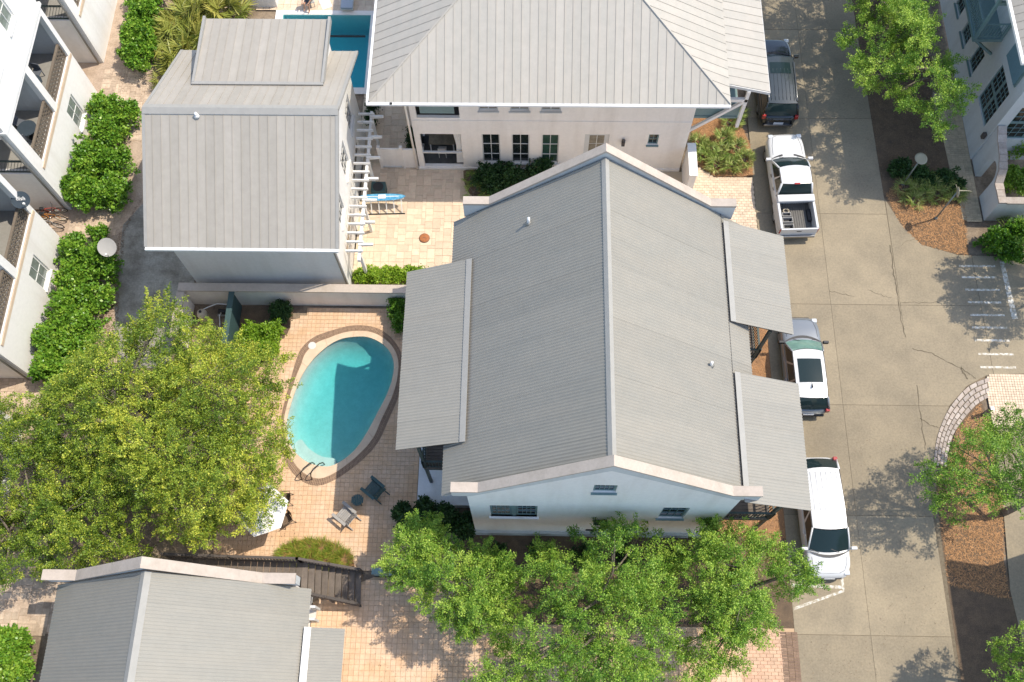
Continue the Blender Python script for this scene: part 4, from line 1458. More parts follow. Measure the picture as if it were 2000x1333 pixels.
so.box(ux0 + .03, ux1, uys + .03, wy + .02, uz - .16, uz - .1); so.box(ux0 + .03, wl, wy, yN, uz - .16, uz - .1); so.box(wr_, ux1, wy, yN, uz - .16, uz - .1)
so.build("soffit", "stucco_shade", uroof)
dp = MB().tube([(wl - .65, uys - .08, uz - .1), (wl - .15, wy - .1, uz - .6), (wl - .12, wy - .08, 0.1)], 0.055, 8).build("downpipe", "stucco_warm", uh, smooth=True)
MB().lathe([(0.07, 0), (0.07, 0.02)], 10, (wl - .65, uys - .08, uz - .015)).build("gutter_outlet", "dark", uroof)
# east porch: posts, balcony deck and brace under the lean-to
MB().box(wr_, 10.55, 28.3, 28.46, 5.5, 5.7).build("porch_beam", "stucco_warm", uh)
MB().box(wr_ + .02, 10.5, 28.5, 40, 3.9, 4.05).build("porch_floor", "teal_trim", uh)
MB().box(10.4, 10.56, 28.3, 28.46, 3.4, 6.3).build("post", "stucco_warm", uh)
MB().bar((10.45, 28.38, 5.5), (wr_ + .05, 28.38, 3.0), .14, .16).build("brace", "stucco_warm", uh)
MB().box(wr_ + .02, 10.4, 28.52, 28.58, 4.1, 5.0).build("balcony_panel", "teal_trim", uh)
ln = MB().box(4.70, 4.86, wy - .22, wy - .03, 2.55, 2.9).build("wall_lantern", "wood_dark", uh)
MB().lathe([(0.05, 0), (0.1, 0.05), (0.02, 0.16)], 8, (4.78, wy - .13, 2.9)).build("lantern_cap", "wood_dark", ln)
MB().box(wr_ - .55, wr_ + .02, wy - 2.2, wy - .01, 0, 0.02)
fw_ = thing("front_garden_wall", "short white stucco wall beside the palmettos at the front walk", "wall", (8.35, 27.4, 0), local=False)
MB().box(8.2, 8.55, 26.2, 28.1, 0, 2.2).build("wall_body", "stucco_warm", fw_)
MB().box(8.16, 8.6, 26.15, 28.12, 2.2, 2.28).build("coping", "white_paint", fw_)

# ---------------------------------------------------------------- town houses on the left
def lattice(parent, x, y0, y1, z0, z1, m="lattice_wood"):
    mb = MB()
    mb.box(x - .09, x + .03, y0, y1, z1 - .07, z1); mb.box(x - .07, x + .01, y0, y1, z0, z0 + .07)
    mb.box(x - .08, x + .02, y0, y0 + .07, z0 + .07, z1 - .07); mb.box(x - .08, x + .02, y1 - .07, y1, z0 + .07, z1 - .07)
    fr = mb.build("railing", m, parent)
    h = z1 - z0 - .14
    sl_ = MB()
    k = y0 - h
    while k < y1:
        for sgn, dx in ((1, 0.0), (-1, -0.022)):
            ya, yb = (k, k + h) if sgn > 0 else (k + h, k)
            a, b = Vector((x - .02 + dx, ya, z0 + .07)), Vector((x - .02 + dx, yb, z1 - .07))
            lo, hi = y0 + .05, y1 - .05
            d = b - a
            t0, t1 = 0.0, 1.0
            for lim, s2 in ((lo, 1), (hi, -1)):
                f = (lim - a.y) / d.y
                if d.y * s2 > 0:
                    t0 = max(t0, f)
                else:
                    t1 = min(t1, f)
            if t1 - t0 > 0.06:
                sl_.bar(a + d * t0, a + d * t1, 0.012, 0.062, up=(0, d.z, -d.y))
        k += 0.25
    sl_.build("lattice_slats", m, fr, kind="stuff")
    return fr


def town_house(label, y0, y1, x=-24.45, south_loggia=True, dish=False):
    t = thing("town_house", label, "house", (x - 5, (y0 + y1) / 2, 0), local=False, group="white town houses along the lane")
    L = y1 - y0
    w = MB()
    H = 11.5
    nl = (L - 3.4, L - 0.32, 3.5, 6.62)
    slg = (0.72, L - 3.85, 3.5, 6.68)
    lw = (4.45, 5.62, 0.74, 2.52)
    uw = (4.45, 5.6, 8.5, 10.3)
    uw2 = (1.6, 2.7, 8.5, 10.3)
    wall_face(w, (x, y0, 0), Y_, E_, L, H, [nl, slg, lw, uw, uw2], 0.3)
    wops = [(9.2, 11.65, 3.5, 6.5)]
    wall_face(w, (x - 12, y0, 0), X_, S_, 12, H, wops, 0.3)
    wall_face(w, (x - 12, y1, 0), X_, N_, 12, H)
    w.build("wall", "stucco", t)
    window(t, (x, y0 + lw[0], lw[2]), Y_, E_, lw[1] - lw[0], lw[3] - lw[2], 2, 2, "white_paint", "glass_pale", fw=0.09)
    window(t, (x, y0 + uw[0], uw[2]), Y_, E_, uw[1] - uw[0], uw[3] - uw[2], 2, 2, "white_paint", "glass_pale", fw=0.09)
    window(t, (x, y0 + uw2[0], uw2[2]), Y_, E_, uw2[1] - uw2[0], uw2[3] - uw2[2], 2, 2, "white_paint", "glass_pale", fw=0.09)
    MB().box(x - .02, x + .10, y0 - .10, y1 + .10, 6.95, 7.12).build("belt_course", "white_paint", t)
    MB().box(x - 12, x - .02, y0 - .10, y0 + .02, 6.95, 7.12).build("belt_course", "white_paint", t)
    MB().box(x - .01, x + .05, y0 + .4, y1 - .1, 3.3, 3.5).build("loggia_ledge", "travertine", t)
    # corner downpipe
    MB().tube([(x - .25, y0 - .1, H), (x - .25, y0 - .1, 0.1)], 0.05, 8).build("downpipe", "flashing", t, smooth=True)
    lg = MB()
    lg.box(x - 3.2, x - .05, y0 + .1, y1 - .1, 3.36, 3.46)
    lf = lg.build("loggia_floor", "loggia_tile", t)
    bk = MB()
    bk.box(x - 3.3, x - 3.2, y0 + .1, y1 - .1, 3.4, 6.9); bk.box(x - 3.2, x - .3, y1 - .14, y1 - .04, 3.4, 6.9)
    bk.box(x - 3.2, x - .3, y0 + slg[1] + .1, y0 + slg[1] + .2, 3.46, 6.9)
    bk.box(x - 3.2, x - .06, y0 + .1, y1 - .1, 6.75, 6.9)
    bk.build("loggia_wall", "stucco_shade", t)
    for yy in (y0 + 1.2, y1 - 2.4):
        MB().box(x - 3.2, x - 3.15, yy, yy + 1.5, 3.46, 5.7).build("loggia_door", "teal_trim", t)
    lattice(t, x - .12, y0 + nl[0] + .02, y0 + nl[1] - .02, 3.5, 4.5)
    lattice(t, x - .12, y0 + slg[0] + .02, y0 + slg[1] - .02, 3.5, 4.5)
    # south loggia railing
    mb = MB()
    a, b = x - 12 + 9.22, x - 12 + 11.6
    mb.box(a, b, y0 + .08, y0 + .16, 4.42, 4.5); mb.box(a, b, y0 + .08, y0 + .14, 3.5, 3.56)
    n = 15
    for i in range(n):
        xx = a + (i + .5) * (b - a) / n
        mb.bar((xx - .25, y0 + .11, 3.56), (xx + .25, y0 + .11, 4.42), .02, .06, up=(0, 1, 0))
    mb.build("side_railing", "green_trim", t)
    rf = MB()
    rf.box(x - 12.4, x + .5, y0 - .45, y1 + .45, H, H + .25)
    rf.build("roof", "seam_roof", t)
    return t


town_house("white town house with two lattice loggias, third from the bottom of the left edge", 25.14, 32.72)
town_house("white town house behind the grey dish and the middle hedge", 15.55, 23.2)
town_house("white town house at the top left corner, only its lower wall in view", 34.75, 42.4)
town_house("white town house corner beside the yellow oak at the left edge", 5.6, 13.15)

# ---------------------------------------------------------------- house with the corrugated roof at the bottom left
gh = thing("garage_house", "smaller house with grey corrugated gable roof at the bottom left", "house", (-14.2, 0.5, 0), local=False)
gx, gz, ge, gxw, gxe = -14.28, 7.9, 3.45, -19.63, -8.92
gs = (gz - ge) / (gx - gxw)
w = MB()
wall_face(w, (-18.9, 5.3, 0), X_, N_, 9.3, 3.9)
wall_face(w, (-18.9, -6, 0), Y_, W_, 11.3, 3.9)
wall_face(w, (-9.6, -6, 0), Y_, E_, 11.3, 3.9, [(8.6, 9.6, 0.1, 2.3)])
w.build("wall", "stucco", gh)
mb = MB()
mb.slab([(gxw + .05, -6, ge - .05), (gx, -6, gz - .06), (gx, 5.1, gz - .06), (gxw + .05, 5.1, ge - .05)][::-1], (-gs, 0, 1), .1)
mb.slab([(gxe - .05, -6, ge - .05), (gxe - .05, 5.1, ge - .05), (gx, 5.1, gz - .06), (gx, -6, gz - .06)], (gs, 0, 1), .1)
groof = mb.build("roof", "white_trim", gh)
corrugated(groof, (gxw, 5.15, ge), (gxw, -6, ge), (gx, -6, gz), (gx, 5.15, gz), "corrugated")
corrugated(groof, (gxe, -6, ge), (gxe, 5.15, ge), (gx, 5.15, gz), (gx, -6, gz), "corrugated_pale")  # sun side in the paler copy, sunlight put into its colour
mb = MB()
for sgn in (-1, 1):
    p = [(gx, -6, gz + .045), (gx + sgn * .2, -6, gz + .045 - .2 * gs), (gx + sgn * .2, 5.14, gz + .045 - .2 * gs), (gx, 5.14, gz + .045)]
    mb.slab(p if sgn > 0 else p[::-1], (sgn * gs, 0, 1), .02)
mb.build("ridge_cap", "flashing", groof)
parapet(gh, 5.17, 5.6, -19.75, -18.35, -10.7, -9.35, 4.75, 8.45, gx, 0.9)
r = MB().slab([(-7.5, -6, 3.05), (-7.5, 3.58, 3.05), (-8.95, 3.58, 3.57), (-8.95, -6, 3.57)], (.35, 0, 1), .07).build("porch_roof", "white_trim", gh)
corrugated(r, (-7.45, -6, 3.1), (-7.45, 3.6, 3.1), (-8.95, 3.6, 3.62), (-8.95, -6, 3.62), "corrugated_pale", pitch=0.12)
MB().slab([(-8.76, -6, 3.60), (-8.76, 3.6, 3.60), (-9.02, 3.6, 3.74), (-9.02, -6, 3.74)], (.4, 0, 1), .02).build("flashing_strip", "white_trim", r)
mb = MB()
mb.box(-9.0, -8.72, 3.9, 4.0, 2.3, 3.3); mb.box(-9.0, -8.74, 4.4, 4.5, 2.2, 3.3); mb.box(-9.62, -8.9, 3.9, 4.5, 2.2, 2.3)
mb.build("eave_brackets", "white_trim", gh)

# outside stair beside that house: treads climbing west, railings both sides
stair = thing("outside_stair", "dark timber outside stair with railings along the garage house parapet", "stair", (-10, 5.9, 0), local=False)
nt = 9
tr = MB().box(-0.135, 0.135, -0.72, 0.72, -0.045, 0).mesh("tread", "wood_brown")
for i in range(nt):
    x = -7.55 - i * 0.27
    z = 0.18 + i * 0.17
    piece("tread", tr, stair, (x, 5.62 + 0.03 * i, z), (0, 0, R(3)))
XL, ZL = -7.55 - nt * .27, 0.18 + (nt - 1) * .17
me = MB().box(-0.135, 0.135, -0.32, 0.32, -0.045, 0).mesh("deck_board", "wood_brown")
for i in range(20):
    piece("deck_board", me, stair, (XL - .29 * i, 6.22 + .005 * i, ZL + .0), (0, 0, 0))
for dy0, dy1, dy2 in ((0.74, 0.64, 0.74), (-0.74, -0.70, None)):
    a = Vector((-7.4, 5.6 + dy0, 0.05)); b = Vector((XL + .1, 5.9 + dy1, ZL))
    runs = [(a, b)] + ([(b, Vector((XL - 5.8, 5.9 + dy2, ZL)))] if dy2 else [])
    Z = Vector((0, 0, 1))
    for a, b in runs:
        MB().bar(a, b, .05, .26).build("stringer", "wood_dark", stair)
        mb = MB()
        mb.bar(a + Z * 1.0, b + Z * 1.0, .11, .05); mb.bar(a + Z * .22, b + Z * .22, .05, .06)
        n = int((b - a).length / .14)
        for k in range(n + 1):
            p = a.lerp(b, k / n)
            mb.bar(p + Z * .22, p + Z * 1.0, .04, .04)
        for t in (0, .5, 1):
            p = a.lerp(b, t)
            mb.bar(p - Z * p.z, p + Z * 1.1, .09, .09)
        mb.build("handrail", "wood_dark", stair)
lw_ = thing("low_green_wall", "low grey green wall running from the stair under the oak", "wall", (-5, 6.2, 0), local=False)
MB().box(-6.85, -3.4, 6.2, 6.4, 0, 0.8).build("wall_body", "teal_trim", lw_)
MB().box(-6.88, -3.4, 6.16, 6.44, 0.8, 0.85).build("coping", "teal_trim", lw_)

# ---------------------------------------------------------------- house on the right edge
rh = thing("shaded_corner_house", "stucco house in shade at the top right with balcony and louvred shutters", "house", (29, 34, 0), local=False)
rx, ry0 = 23.8, 28.75
w = MB()
rops = [(0.75, 2.65, 1.9, 4.7), (4.2, 5.2, 1.7, 3.3), (6.2, 7.25, 1.55, 2.45), (8.2, 9.2, 1.6, 3.2)]
wall_face(w, (rx, ry0, 0), Y_, W_, 14, 9.2, rops)
wall_face(w, (rx, ry0, 0), X_, S_, 8, 9.2, [(0.55, 3.2, 1.9, 4.6)])
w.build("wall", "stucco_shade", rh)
o = rops[0]
for j in range(2):
    for i in range(2):
        ww, hh = (o[1] - o[0]) / 2, (o[3] - o[2]) / 2
        window(rh, (rx, ry0 + o[0] + i * ww, o[2] + j * hh), Y_, W_, ww, hh, 3, 3, "teal_trim", "glass", fw=0.09, bar=0.03, sill=False)
for o in rops[1:]:
    window(rh, (rx, ry0 + o[0], o[2]), Y_, W_, o[1] - o[0], o[3] - o[2], 3, 3, "teal_trim", "glass", fw=0.09, bar=0.03)
for i in range(2):
    for j in range(2):
        window(rh, (rx + .55 + i * 1.325, ry0, 1.9 + j * 1.35), X_, S_, 1.325, 1.35, 3, 3, "teal_trim", "glass", fw=0.09, bar=0.03, sill=False)
sh = MB().box(rx - .07, rx, 29.45, 31.4, 5.3, 6.5).build("shutter", "teal_trim", rh)
me = MB().bar((0, 0, 0), (0, 1.8, 0), .09, .02, up=(-.6, 0, 1)).mesh("slat", "teal_trim")
for k in range(11):
    piece("slat", me, sh, (rx - .10, 29.52, 5.4 + k * .1))
# balcony
bx0, by0, by1, bz = 22.33, 32.45, 36.5, 5.2
MB().box(bx0, rx - .01, by0, by1, bz - .2, bz).build("balcony_floor", "teal_trim", rh)
railing(rh, (bx0 + .08, by0 + .08, bz), (rx - .08, by0 + .08, bz), 1.0, "teal_trim", 0.16, .12)
railing(rh, (bx0 + .08, by0 + .1, bz), (bx0 + .08, by1 - .08, bz), 1.0, "teal_trim", 0.16, .12)
MB().box(bx0, bx0 + .14, by0, by0 + .14, bz, 8.75).build("post", "teal_trim", rh)
for y in (by0 + .15, by0 + 2.1, by1 - .3):
    MB().bar((bx0 + .15, y, bz - .2), (rx, y, bz - 1.3), .12, .12).build("brace", "teal_trim", rh)
MB().box(bx0 + .14, rx, by0, by0 + .12, 7.6, 7.8).build("balcony_beam", "teal_trim", rh)
rr = MB().box(22.6, 32, 28.1, 44, 8.75, 8.9).build("roof", "white_trim", rh)
ORG[rr.name] = ORG[rh.name]
ss(rr, [(22.25, 28.02, 8.95), (22.25, 44, 8.95), (27.5, 44, 11.6), (27.5, 28.02, 11.6)], Y_, 0.45)
ss(rr, [(32.75, 44, 8.95), (32.75, 28.02, 8.95), (27.5, 28.02, 11.6), (27.5, 44, 11.6)], Y_, 0.45)
MB().box(22.10, 22.24, 27.98, 44, 8.82, 8.96).build("gutter", "white_paint", rr)
ln = MB().box(rx - .2, rx - .03, 28.85, 29.05, 1.75, 2.1).build("wall_lantern", "wood_dark", rh)
# low yard wall with an arched opening and stone coping
yw = thing("yard_wall", "stucco yard wall with arched opening and rough stone coping", "wall", (24, 26.8, 0), local=False)
mb = MB()
K = 12
arc = [(27.05 + .62 * math.cos(math.pi * k / K), 1.35 + .85 * math.sin(math.pi * k / K)) for k in range(K + 1)]
outl = [(24.98, 0), (26.15, 0), (26.43, 0)] + [(y, z) for y, z in arc[::-1]] + [(27.67, 0), (28.74, 0), (28.74, 3.1), (27.95, 2.75), (27.3, 2.65), (26.6, 2.4), (26.2, 1.75), (24.98, 1.75)]
n = len(outl)
lp = [Vector((a, b, 0)) for a, b in outl]
mb.v = [(23.88, a, b) for a, b in outl] + [(24.2, a, b) for a, b in outl]
for t in tessellate_polygon([lp]):
    mb.f += [tuple(t), tuple(i + n for i in t)[::-1]]
mb.f += [(i, (i + 1) % n, (i + 1) % n + n, i + n) for i in range(n)]
mb.build("wall_body", "stucco_shade", yw)
top = [(24.98, 1.75), (26.15, 1.75), (26.6, 2.4), (27.3, 2.66), (27.95, 2.77), (28.7, 3.1)]
for i in range(len(top) - 1):
    (a, za), (b, zb) = top[i], top[i + 1]
    k = max(2, int((b - a) / .35))
    for j in range(k):
        y0_, y1_ = a + (b - a) * j / k, a + (b - a) * (j + 1) / k - .015
        z0_, z1_ = za + (zb - za) * j / k, za + (zb - za) * (j + 1) / k
        MB().bar((24.04, y0_, z0_ + .04), (24.04, y1_, z1_ + .04), .42 + random.uniform(-.03, .03), .09).build("coping_stone", "cobble", yw)
MB().box(24.2, 30, 24.98, 25.3, 0, 1.72).build("return_wall", "stucco_shade", yw)
MB().box(24.25, 30, 24.95, 25.33, 1.73, 1.82).build("return_coping", "cobble", yw)

# house beyond the lower right corner of the picture: its shadow falls across the mulch bed
oh = thing("neighbour_house", "stucco house beyond the right edge, shading the mulch bed", "house", (29, 0, 0), local=False)
w = MB()
w.box(24.4, 33, -12, 8.2, 0, 7.6)
w.build("wall", "stucco", oh)
MB().slab([(33.6, -12.5, 7.7), (33.6, 8.75, 7.7), (28.5, 8.75, 10.2), (28.5, -12.5, 10.2)], (.5, 0, 1), .15).build('roof_slope', 'seam_roof', oh)
MB().slab([(23.55, -12.5, 7.7), (23.55, 8.75, 7.7), (28.5, 8.75, 10.2), (28.5, -12.5, 10.2)][::-1], (-.5, 0, 1), .15).build("roof", "seam_roof", oh)

# ================================================================== VEGETATION
def leaf_object(name, P, D, L, Wd, T, m, parent, seed=0, fold=0.25):
    """many small four-cornered leaves: P base points, D directions, L lengths, Wd widths, T tint 0..1"""
    r = np.random.default_rng(seed + 17)
    n = len(P)
    D = D / (np.linalg.norm(D, axis=1, keepdims=True) + 1e-9)
    # leaf blades turn their faces mostly up to the light
    Rv = r.normal(size=(n, 3)) * 0.8 + np.array([0.25, 0.1, 0.62])
    S = np.cross(D, Rv)
    S /= (np.linalg.norm(S, axis=1, keepdims=True) + 1e-9)
    Nn = np.cross(S, D)
    L = L[:, None]
    Wd = Wd[:, None]
    mid = P + D * L * 0.5
    V = np.empty((n, 4, 3))
    V[:, 0] = P
    V[:, 1] = mid + S * Wd + Nn * Wd * fold
    V[:, 2] = P + D * L
    V[:, 3] = mid - S * Wd + Nn * Wd * fold
    off = ORG.get(parent.name, Vector((0, 0, 0))) if parent else Vector((0, 0, 0))
    V = V.reshape(-1, 3) - np.array(off[:])
    me = bpy.data.meshes.new(name)
    me.vertices.add(n * 4)
    me.vertices.foreach_set("co", V.astype(np.float32).ravel())
    me.loops.add(n * 4)
    me.loops.foreach_set("vertex_index", np.arange(n * 4, dtype=np.int32))
    me.polygons.add(n)
    me.polygons.foreach_set("loop_start", np.arange(0, n * 4, 4, dtype=np.int32))
    me.polygons.foreach_set("loop_total", np.full(n, 4, dtype=np.int32))
    at = me.attributes.new("tint", 'FLOAT', 'POINT')
    at.data.foreach_set("value", np.repeat(np.clip(T, 0, 1), 4).astype(np.float32))
    me.materials.append(MATS[m])
    me.update(calc_edges=True)
    o = bpy.data.objects.new(name, me)
    col.objects.link(o)
    if parent:
        o.parent = parent
        ORG[o.name] = off
    return o


def tufts(clumps, n_leaf, leaf, ratio, seed, per=6, up=0.35, tvar=0.16, shell=0.5, spread=0.09):
    """leaves in tufts over ellipsoid clumps (x, y, z, r, rz, tint)"""
    r = np.random.default_rng(seed)
    C = np.array(clumps, float)
    w = C[:, 3] ** 2
    w /= w.sum()
    k = max(1, n_leaf // per)
    idx = r.choice(len(C), size=k, p=w)
    u = r.normal(size=(k, 3))
    u[:, 2] = u[:, 2] * 0.8 + up
    u /= np.linalg.norm(u, axis=1, keepdims=True)
    # lumpy radius so that the clump outline is uneven
    lump = 1 + 0.22 * np.sin(u[:, 0] * 7 + idx) * np.sin(u[:, 1] * 6 + idx * 2) + 0.12 * r.normal(size=k)
    rad = (shell + (1 - shell) * np.sqrt(r.random(k))) * lump
    sc_ = np.stack([C[idx, 3], C[idx, 3], C[idx, 4]], 1)
    pos = C[idx, :3] + u * sc_ * rad[:, None]
    ax = u + r.normal(size=(k, 3)) * 0.35
    ax /= np.linalg.norm(ax, axis=1, keepdims=True)
    tt = C[idx, 5] + r.normal(size=k) * tvar * 0.6
    P = np.repeat(pos, per, 0)
    A = np.repeat(ax, per, 0)
    d = A * 0.55 + r.normal(size=(k * per, 3)) * 0.75
    P = P + r.normal(size=P.shape) * spread * 0.5
    L = leaf * r.uniform(0.65, 1.3, size=k * per)
    W = L * ratio
    T = np.repeat(tt, per) + r.normal(size=k * per) * tvar
    return P, d, L, W, T


def sprays(clumps, n_leaf, leaf, ratio, seed, centre, per_clump=9, tvar=0.19):
    """leafy shoots that leave every clump outwards and upwards: uneven, finger-like outline with gaps"""
    r = np.random.default_rng(seed)
    C = np.array(clumps, float)
    k = len(C) * per_clump
    ci = np.repeat(np.arange(len(C)), per_clump)
    out = C[ci, :2] - np.array(centre)[None, :2]
    out /= np.linalg.norm(out, axis=1, keepdims=True) + 1e-6
    d = np.concatenate([out * 0.35, np.full((k, 1), 0.45)], 1) + r.normal(size=(k, 3)) * 0.65
    d[:, 2] *= 0.75
    d /= np.linalg.norm(d, axis=1, keepdims=True)
    ln = C[ci, 3] * r.uniform(0.7, 1.55, size=k)
    o = C[ci, :3] + r.normal(size=(k, 3)) * C[ci, 3:4] * 0.22
    st = C[ci, 5] + r.normal(size=k) * 0.10
    w = ln / ln.sum()
    idx = r.choice(k, size=n_leaf, p=w)
    t = r.random(n_leaf) ** 0.75
    rad = 0.20 * (1.15 - 0.85 * t)
    P = o[idx] + d[idx] * (ln[idx] * t)[:, None] + r.normal(size=(n_leaf, 3)) * rad[:, None] * 0.62
    D = d[idx] * 0.6 + r.normal(size=(n_leaf, 3)) * 0.6
    L = leaf * r.uniform(0.6, 1.35, size=n_leaf)
    T = st[idx] + r.normal(size=n_leaf) * tvar + 0.10 * (t - 0.5)
    return P, D, L, L * ratio, T


def edge_dist(poly, x, y):
    best = 1e9
    n = len(poly)
    for i in range(n):
        a = Vector(poly[i]); b = Vector(poly[(i + 1) % n]); p = Vector((x, y))
        t = max(0, min(1, (p - a).dot(b - a) / max((b - a).length_squared, 1e-9)))
        best = min(best, (p - a.lerp(b, t)).length)
    return best


def tree(name, label, outline, base, z0, z1, nc, rr, leaves, leaf, m, tint, seed, trunk_r=0.22, ratio=0.24, gap=0.66, extra=(), holes=(), shell=0.45, limbs=26, tfun=None, squash=0.75):
    t = thing(name, label, "tree", (base[0], base[1], 0), local=False)
    r = random.Random(seed)
    xs = [p[0] for p in outline]; ys = [p[1] for p in outline]
    C = []
    tries = 0
    dm = 0
    while len(C) < nc and tries < nc * 60:
        tries += 1
        x, y = r.uniform(min(xs), max(xs)), r.uniform(min(ys), max(ys))
        if not pip(outline, x, y) or any((x - h[0]) ** 2 + (y - h[1]) ** 2 < h[2] ** 2 for h in holes):
            continue
        d = edge_dist(outline, x, y)
        if d < 0.12:
            continue
        rad = min(r.uniform(*rr), d * 0.85 + 0.28)
        if any((x - c[0]) ** 2 + (y - c[1]) ** 2 < (gap * 0.5 * (rad + c[3])) ** 2 for c in C):
            continue
        q = min(1, d / 2.6)
        z = z0 + (z1 - z0) * math.sqrt(1 - (1 - q) ** 2) - r.random() ** 2 * (z1 - z0) * 0.35 + 0.55 * math.sin(x * 1.25 + seed) * math.sin(y * 1.1 + seed * .7)
        tn = tint + r.gauss(0, 0.10) + (tfun(x, y) if tfun else 0)
        C.append((x, y, z, rad, rad * squash, tn))
    # second, lower storey so that the crown has depth; darker tint paints its inner shade
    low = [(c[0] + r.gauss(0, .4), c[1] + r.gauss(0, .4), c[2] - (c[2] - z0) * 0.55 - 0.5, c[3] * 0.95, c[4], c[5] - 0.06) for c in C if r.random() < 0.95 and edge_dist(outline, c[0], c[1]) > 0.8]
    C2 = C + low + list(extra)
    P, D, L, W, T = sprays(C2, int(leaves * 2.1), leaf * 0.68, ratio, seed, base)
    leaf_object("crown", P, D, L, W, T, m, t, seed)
    mb = MB()
    bz = z0 * 0.55
    B = Vector((base[0], base[1], 0))
    top = Vector((base[0] + r.gauss(0, .1), base[1] + r.gauss(0, .1), bz))
    mb.tube([B, B.lerp(top, .5) + Vector((r.gauss(0, .05), r.gauss(0, .05), 0)), top], [trunk_r * 1.25, trunk_r, trunk_r * 0.9], 10)
    pick = r.sample(C2, min(limbs, len(C2)))
    # a few main limbs, then branches that leave them
    mains = []
    for c in pick[:6]:
        e = Vector(c[:3])
        m1 = top.lerp(e, .5) + Vector((r.gauss(0, .25), r.gauss(0, .25), 0.25))
        mains.append((top, m1, e))
        mb.tube([top - Vector((0, 0, .15)), m1, e], [trunk_r * .6, trunk_r * .36, trunk_r * .1], 6, cap=False)
    for c in pick[6:]:
        e = Vector(c[:3])
        s = min(mains, key=lambda q: (q[1] - e).length)[1]
        m1 = s.lerp(e, .55) + Vector((r.gauss(0, .12), r.gauss(0, .12), .1))
        mb.tube([s, m1, e], [trunk_r * .28, trunk_r * .17, trunk_r * .06], 5, cap=False)
        for _ in range(2):
            f = e + Vector((r.gauss(0, .35), r.gauss(0, .35), r.gauss(0, .25)))
            mb.tube([m1, e.lerp(f, .5), f], [trunk_r * .1, trunk_r * .07, trunk_r * .03], 4, cap=False)
    mb.build("trunk", "bark", t, smooth=True)
    return t


# big yellow green oak over the pool corner
tree("live_oak", "large yellow green live oak spreading beside the kidney pool",
     [(-21.92, 12.92), (-21.20, 13.95), (-19.85, 15.40), (-18.61, 16.43), (-17.35, 17.42), (-17.03, 18.12), (-16.19, 17.95), (-15.53, 16.72), (-14.44, 17.04), (-13.48, 16.03), (-12.27, 15.74), (-11.05, 15.38), (-10.91, 14.27), (-11.12, 12.82), (-10.72, 11.65), (-10.55, 10.04), (-10.78, 8.96), (-11.39, 7.42), (-12.63, 6.88), (-14.59, 6.94), (-16.02, 7.74), (-17.48, 8.60), (-19.46, 9.69), (-21.03, 10.81)],
     (-17.31, 12.74), 2.6, 6.3, 185, (0.5, 0.95), 115000, 0.12, "leaf_yellow", 0.47, 21, 0.26, 0.27, holes=[(*(-14.16, 8.53), .55), (*(-18.47, 10.39), .5), (*(-15.51, 15.45), .5)],
     tfun=lambda x, y: 0.16 * math.sin(x * .9 + 1) * math.cos(y * .8) + 0.015 * (x + 15.5))
tree("leafy_oak", "darker green oak below the yellow green oak at the left edge",
     [(-25.12, 11.60), (-23.59, 13.06), (-22.06, 13.57), (-20.47, 11.43), (-18.58, 9.83), (-16.99, 8.49), (-16.44, 7.18), (-16.60, 6.42), (-17.88, 5.97), (-19.10, 5.53), (-20.45, 5.72), (-21.25, 5.39), (-23.59, 5.14)],
     (-22.82, 9.16), 2.4, 5.0, 80, (0.5, 0.85), 52000, 0.115, "leaf_yellow", 0.30, 22, 0.22, 0.27)
# three oaks in front of the gabled house
tree("live_oak", "bright green oak at the left in front of the gabled house",
     [(-6.12, 5.99), (-5.48, 6.94), (-5.06, 7.76), (-4.23, 8.14), (-3.52, 7.72), (-3.00, 7.02), (-1.83, 6.96), (-0.86, 6.49), (-0.33, 5.77), (-0.51, 4.35), (-0.99, 2.67), (-1.83, 3.43), (-2.75, 3.42), (-3.61, 4.30), (-4.79, 4.88), (-5.46, 5.59)],
     (-2.77, 5.03), 2.8, 5.8, 56, (0.42, 0.78), 36000, 0.12, "leaf_oak", 0.52, 31, 0.2, 0.24, holes=[(*(-3.33, 4.81), .45)])
tree("live_oak", "bright green oak in the middle of the row before the gabled house",
     [(-0.54, 5.97), (0.08, 7.28), (0.93, 7.08), (1.78, 7.01), (2.08, 7.69), (2.63, 7.27), (3.49, 8.18), (4.45, 8.05), (5.50, 7.63), (5.78, 6.80), (6.36, 5.67), (6.16, 3.86), (5.58, 2.29), (5.29, 0.04), (-2.42, -0.09), (-2.39, 1.97), (-0.78, 2.38), (-0.20, 4.55)],
     (3.34, 4.90), 2.8, 6.2, 100, (0.42, 0.78), 60000, 0.12, "leaf_oak", 0.5, 32, 0.22, 0.24, holes=[(*(0.73, 4.37), .6), (*(2.58, 4.00), .35), (*(4.49, 6.05), .35)])
tree("live_oak", "bright green oak at the right of the row, touching the white minivan",
     [(6.21, 7.01), (6.86, 7.23), (7.38, 8.15), (8.02, 8.21), (8.80, 7.79), (9.86, 7.85), (10.49, 7.29), (11.25, 6.88), (11.83, 5.96), (11.59, 5.04), (10.46, 5.12), (10.16, 4.02), (9.05, 2.83), (8.39, 2.15), (7.60, 2.32), (6.86, 0.07), (5.68, 0.05), (6.09, 2.30), (6.59, 4.26)],
     (9.58, 5.67), 2.8, 5.8, 66, (0.42, 0.76), 40000, 0.12, "leaf_oak", 0.56, 33, 0.2, 0.24, holes=[(*(7.01, 4.26), .4)])
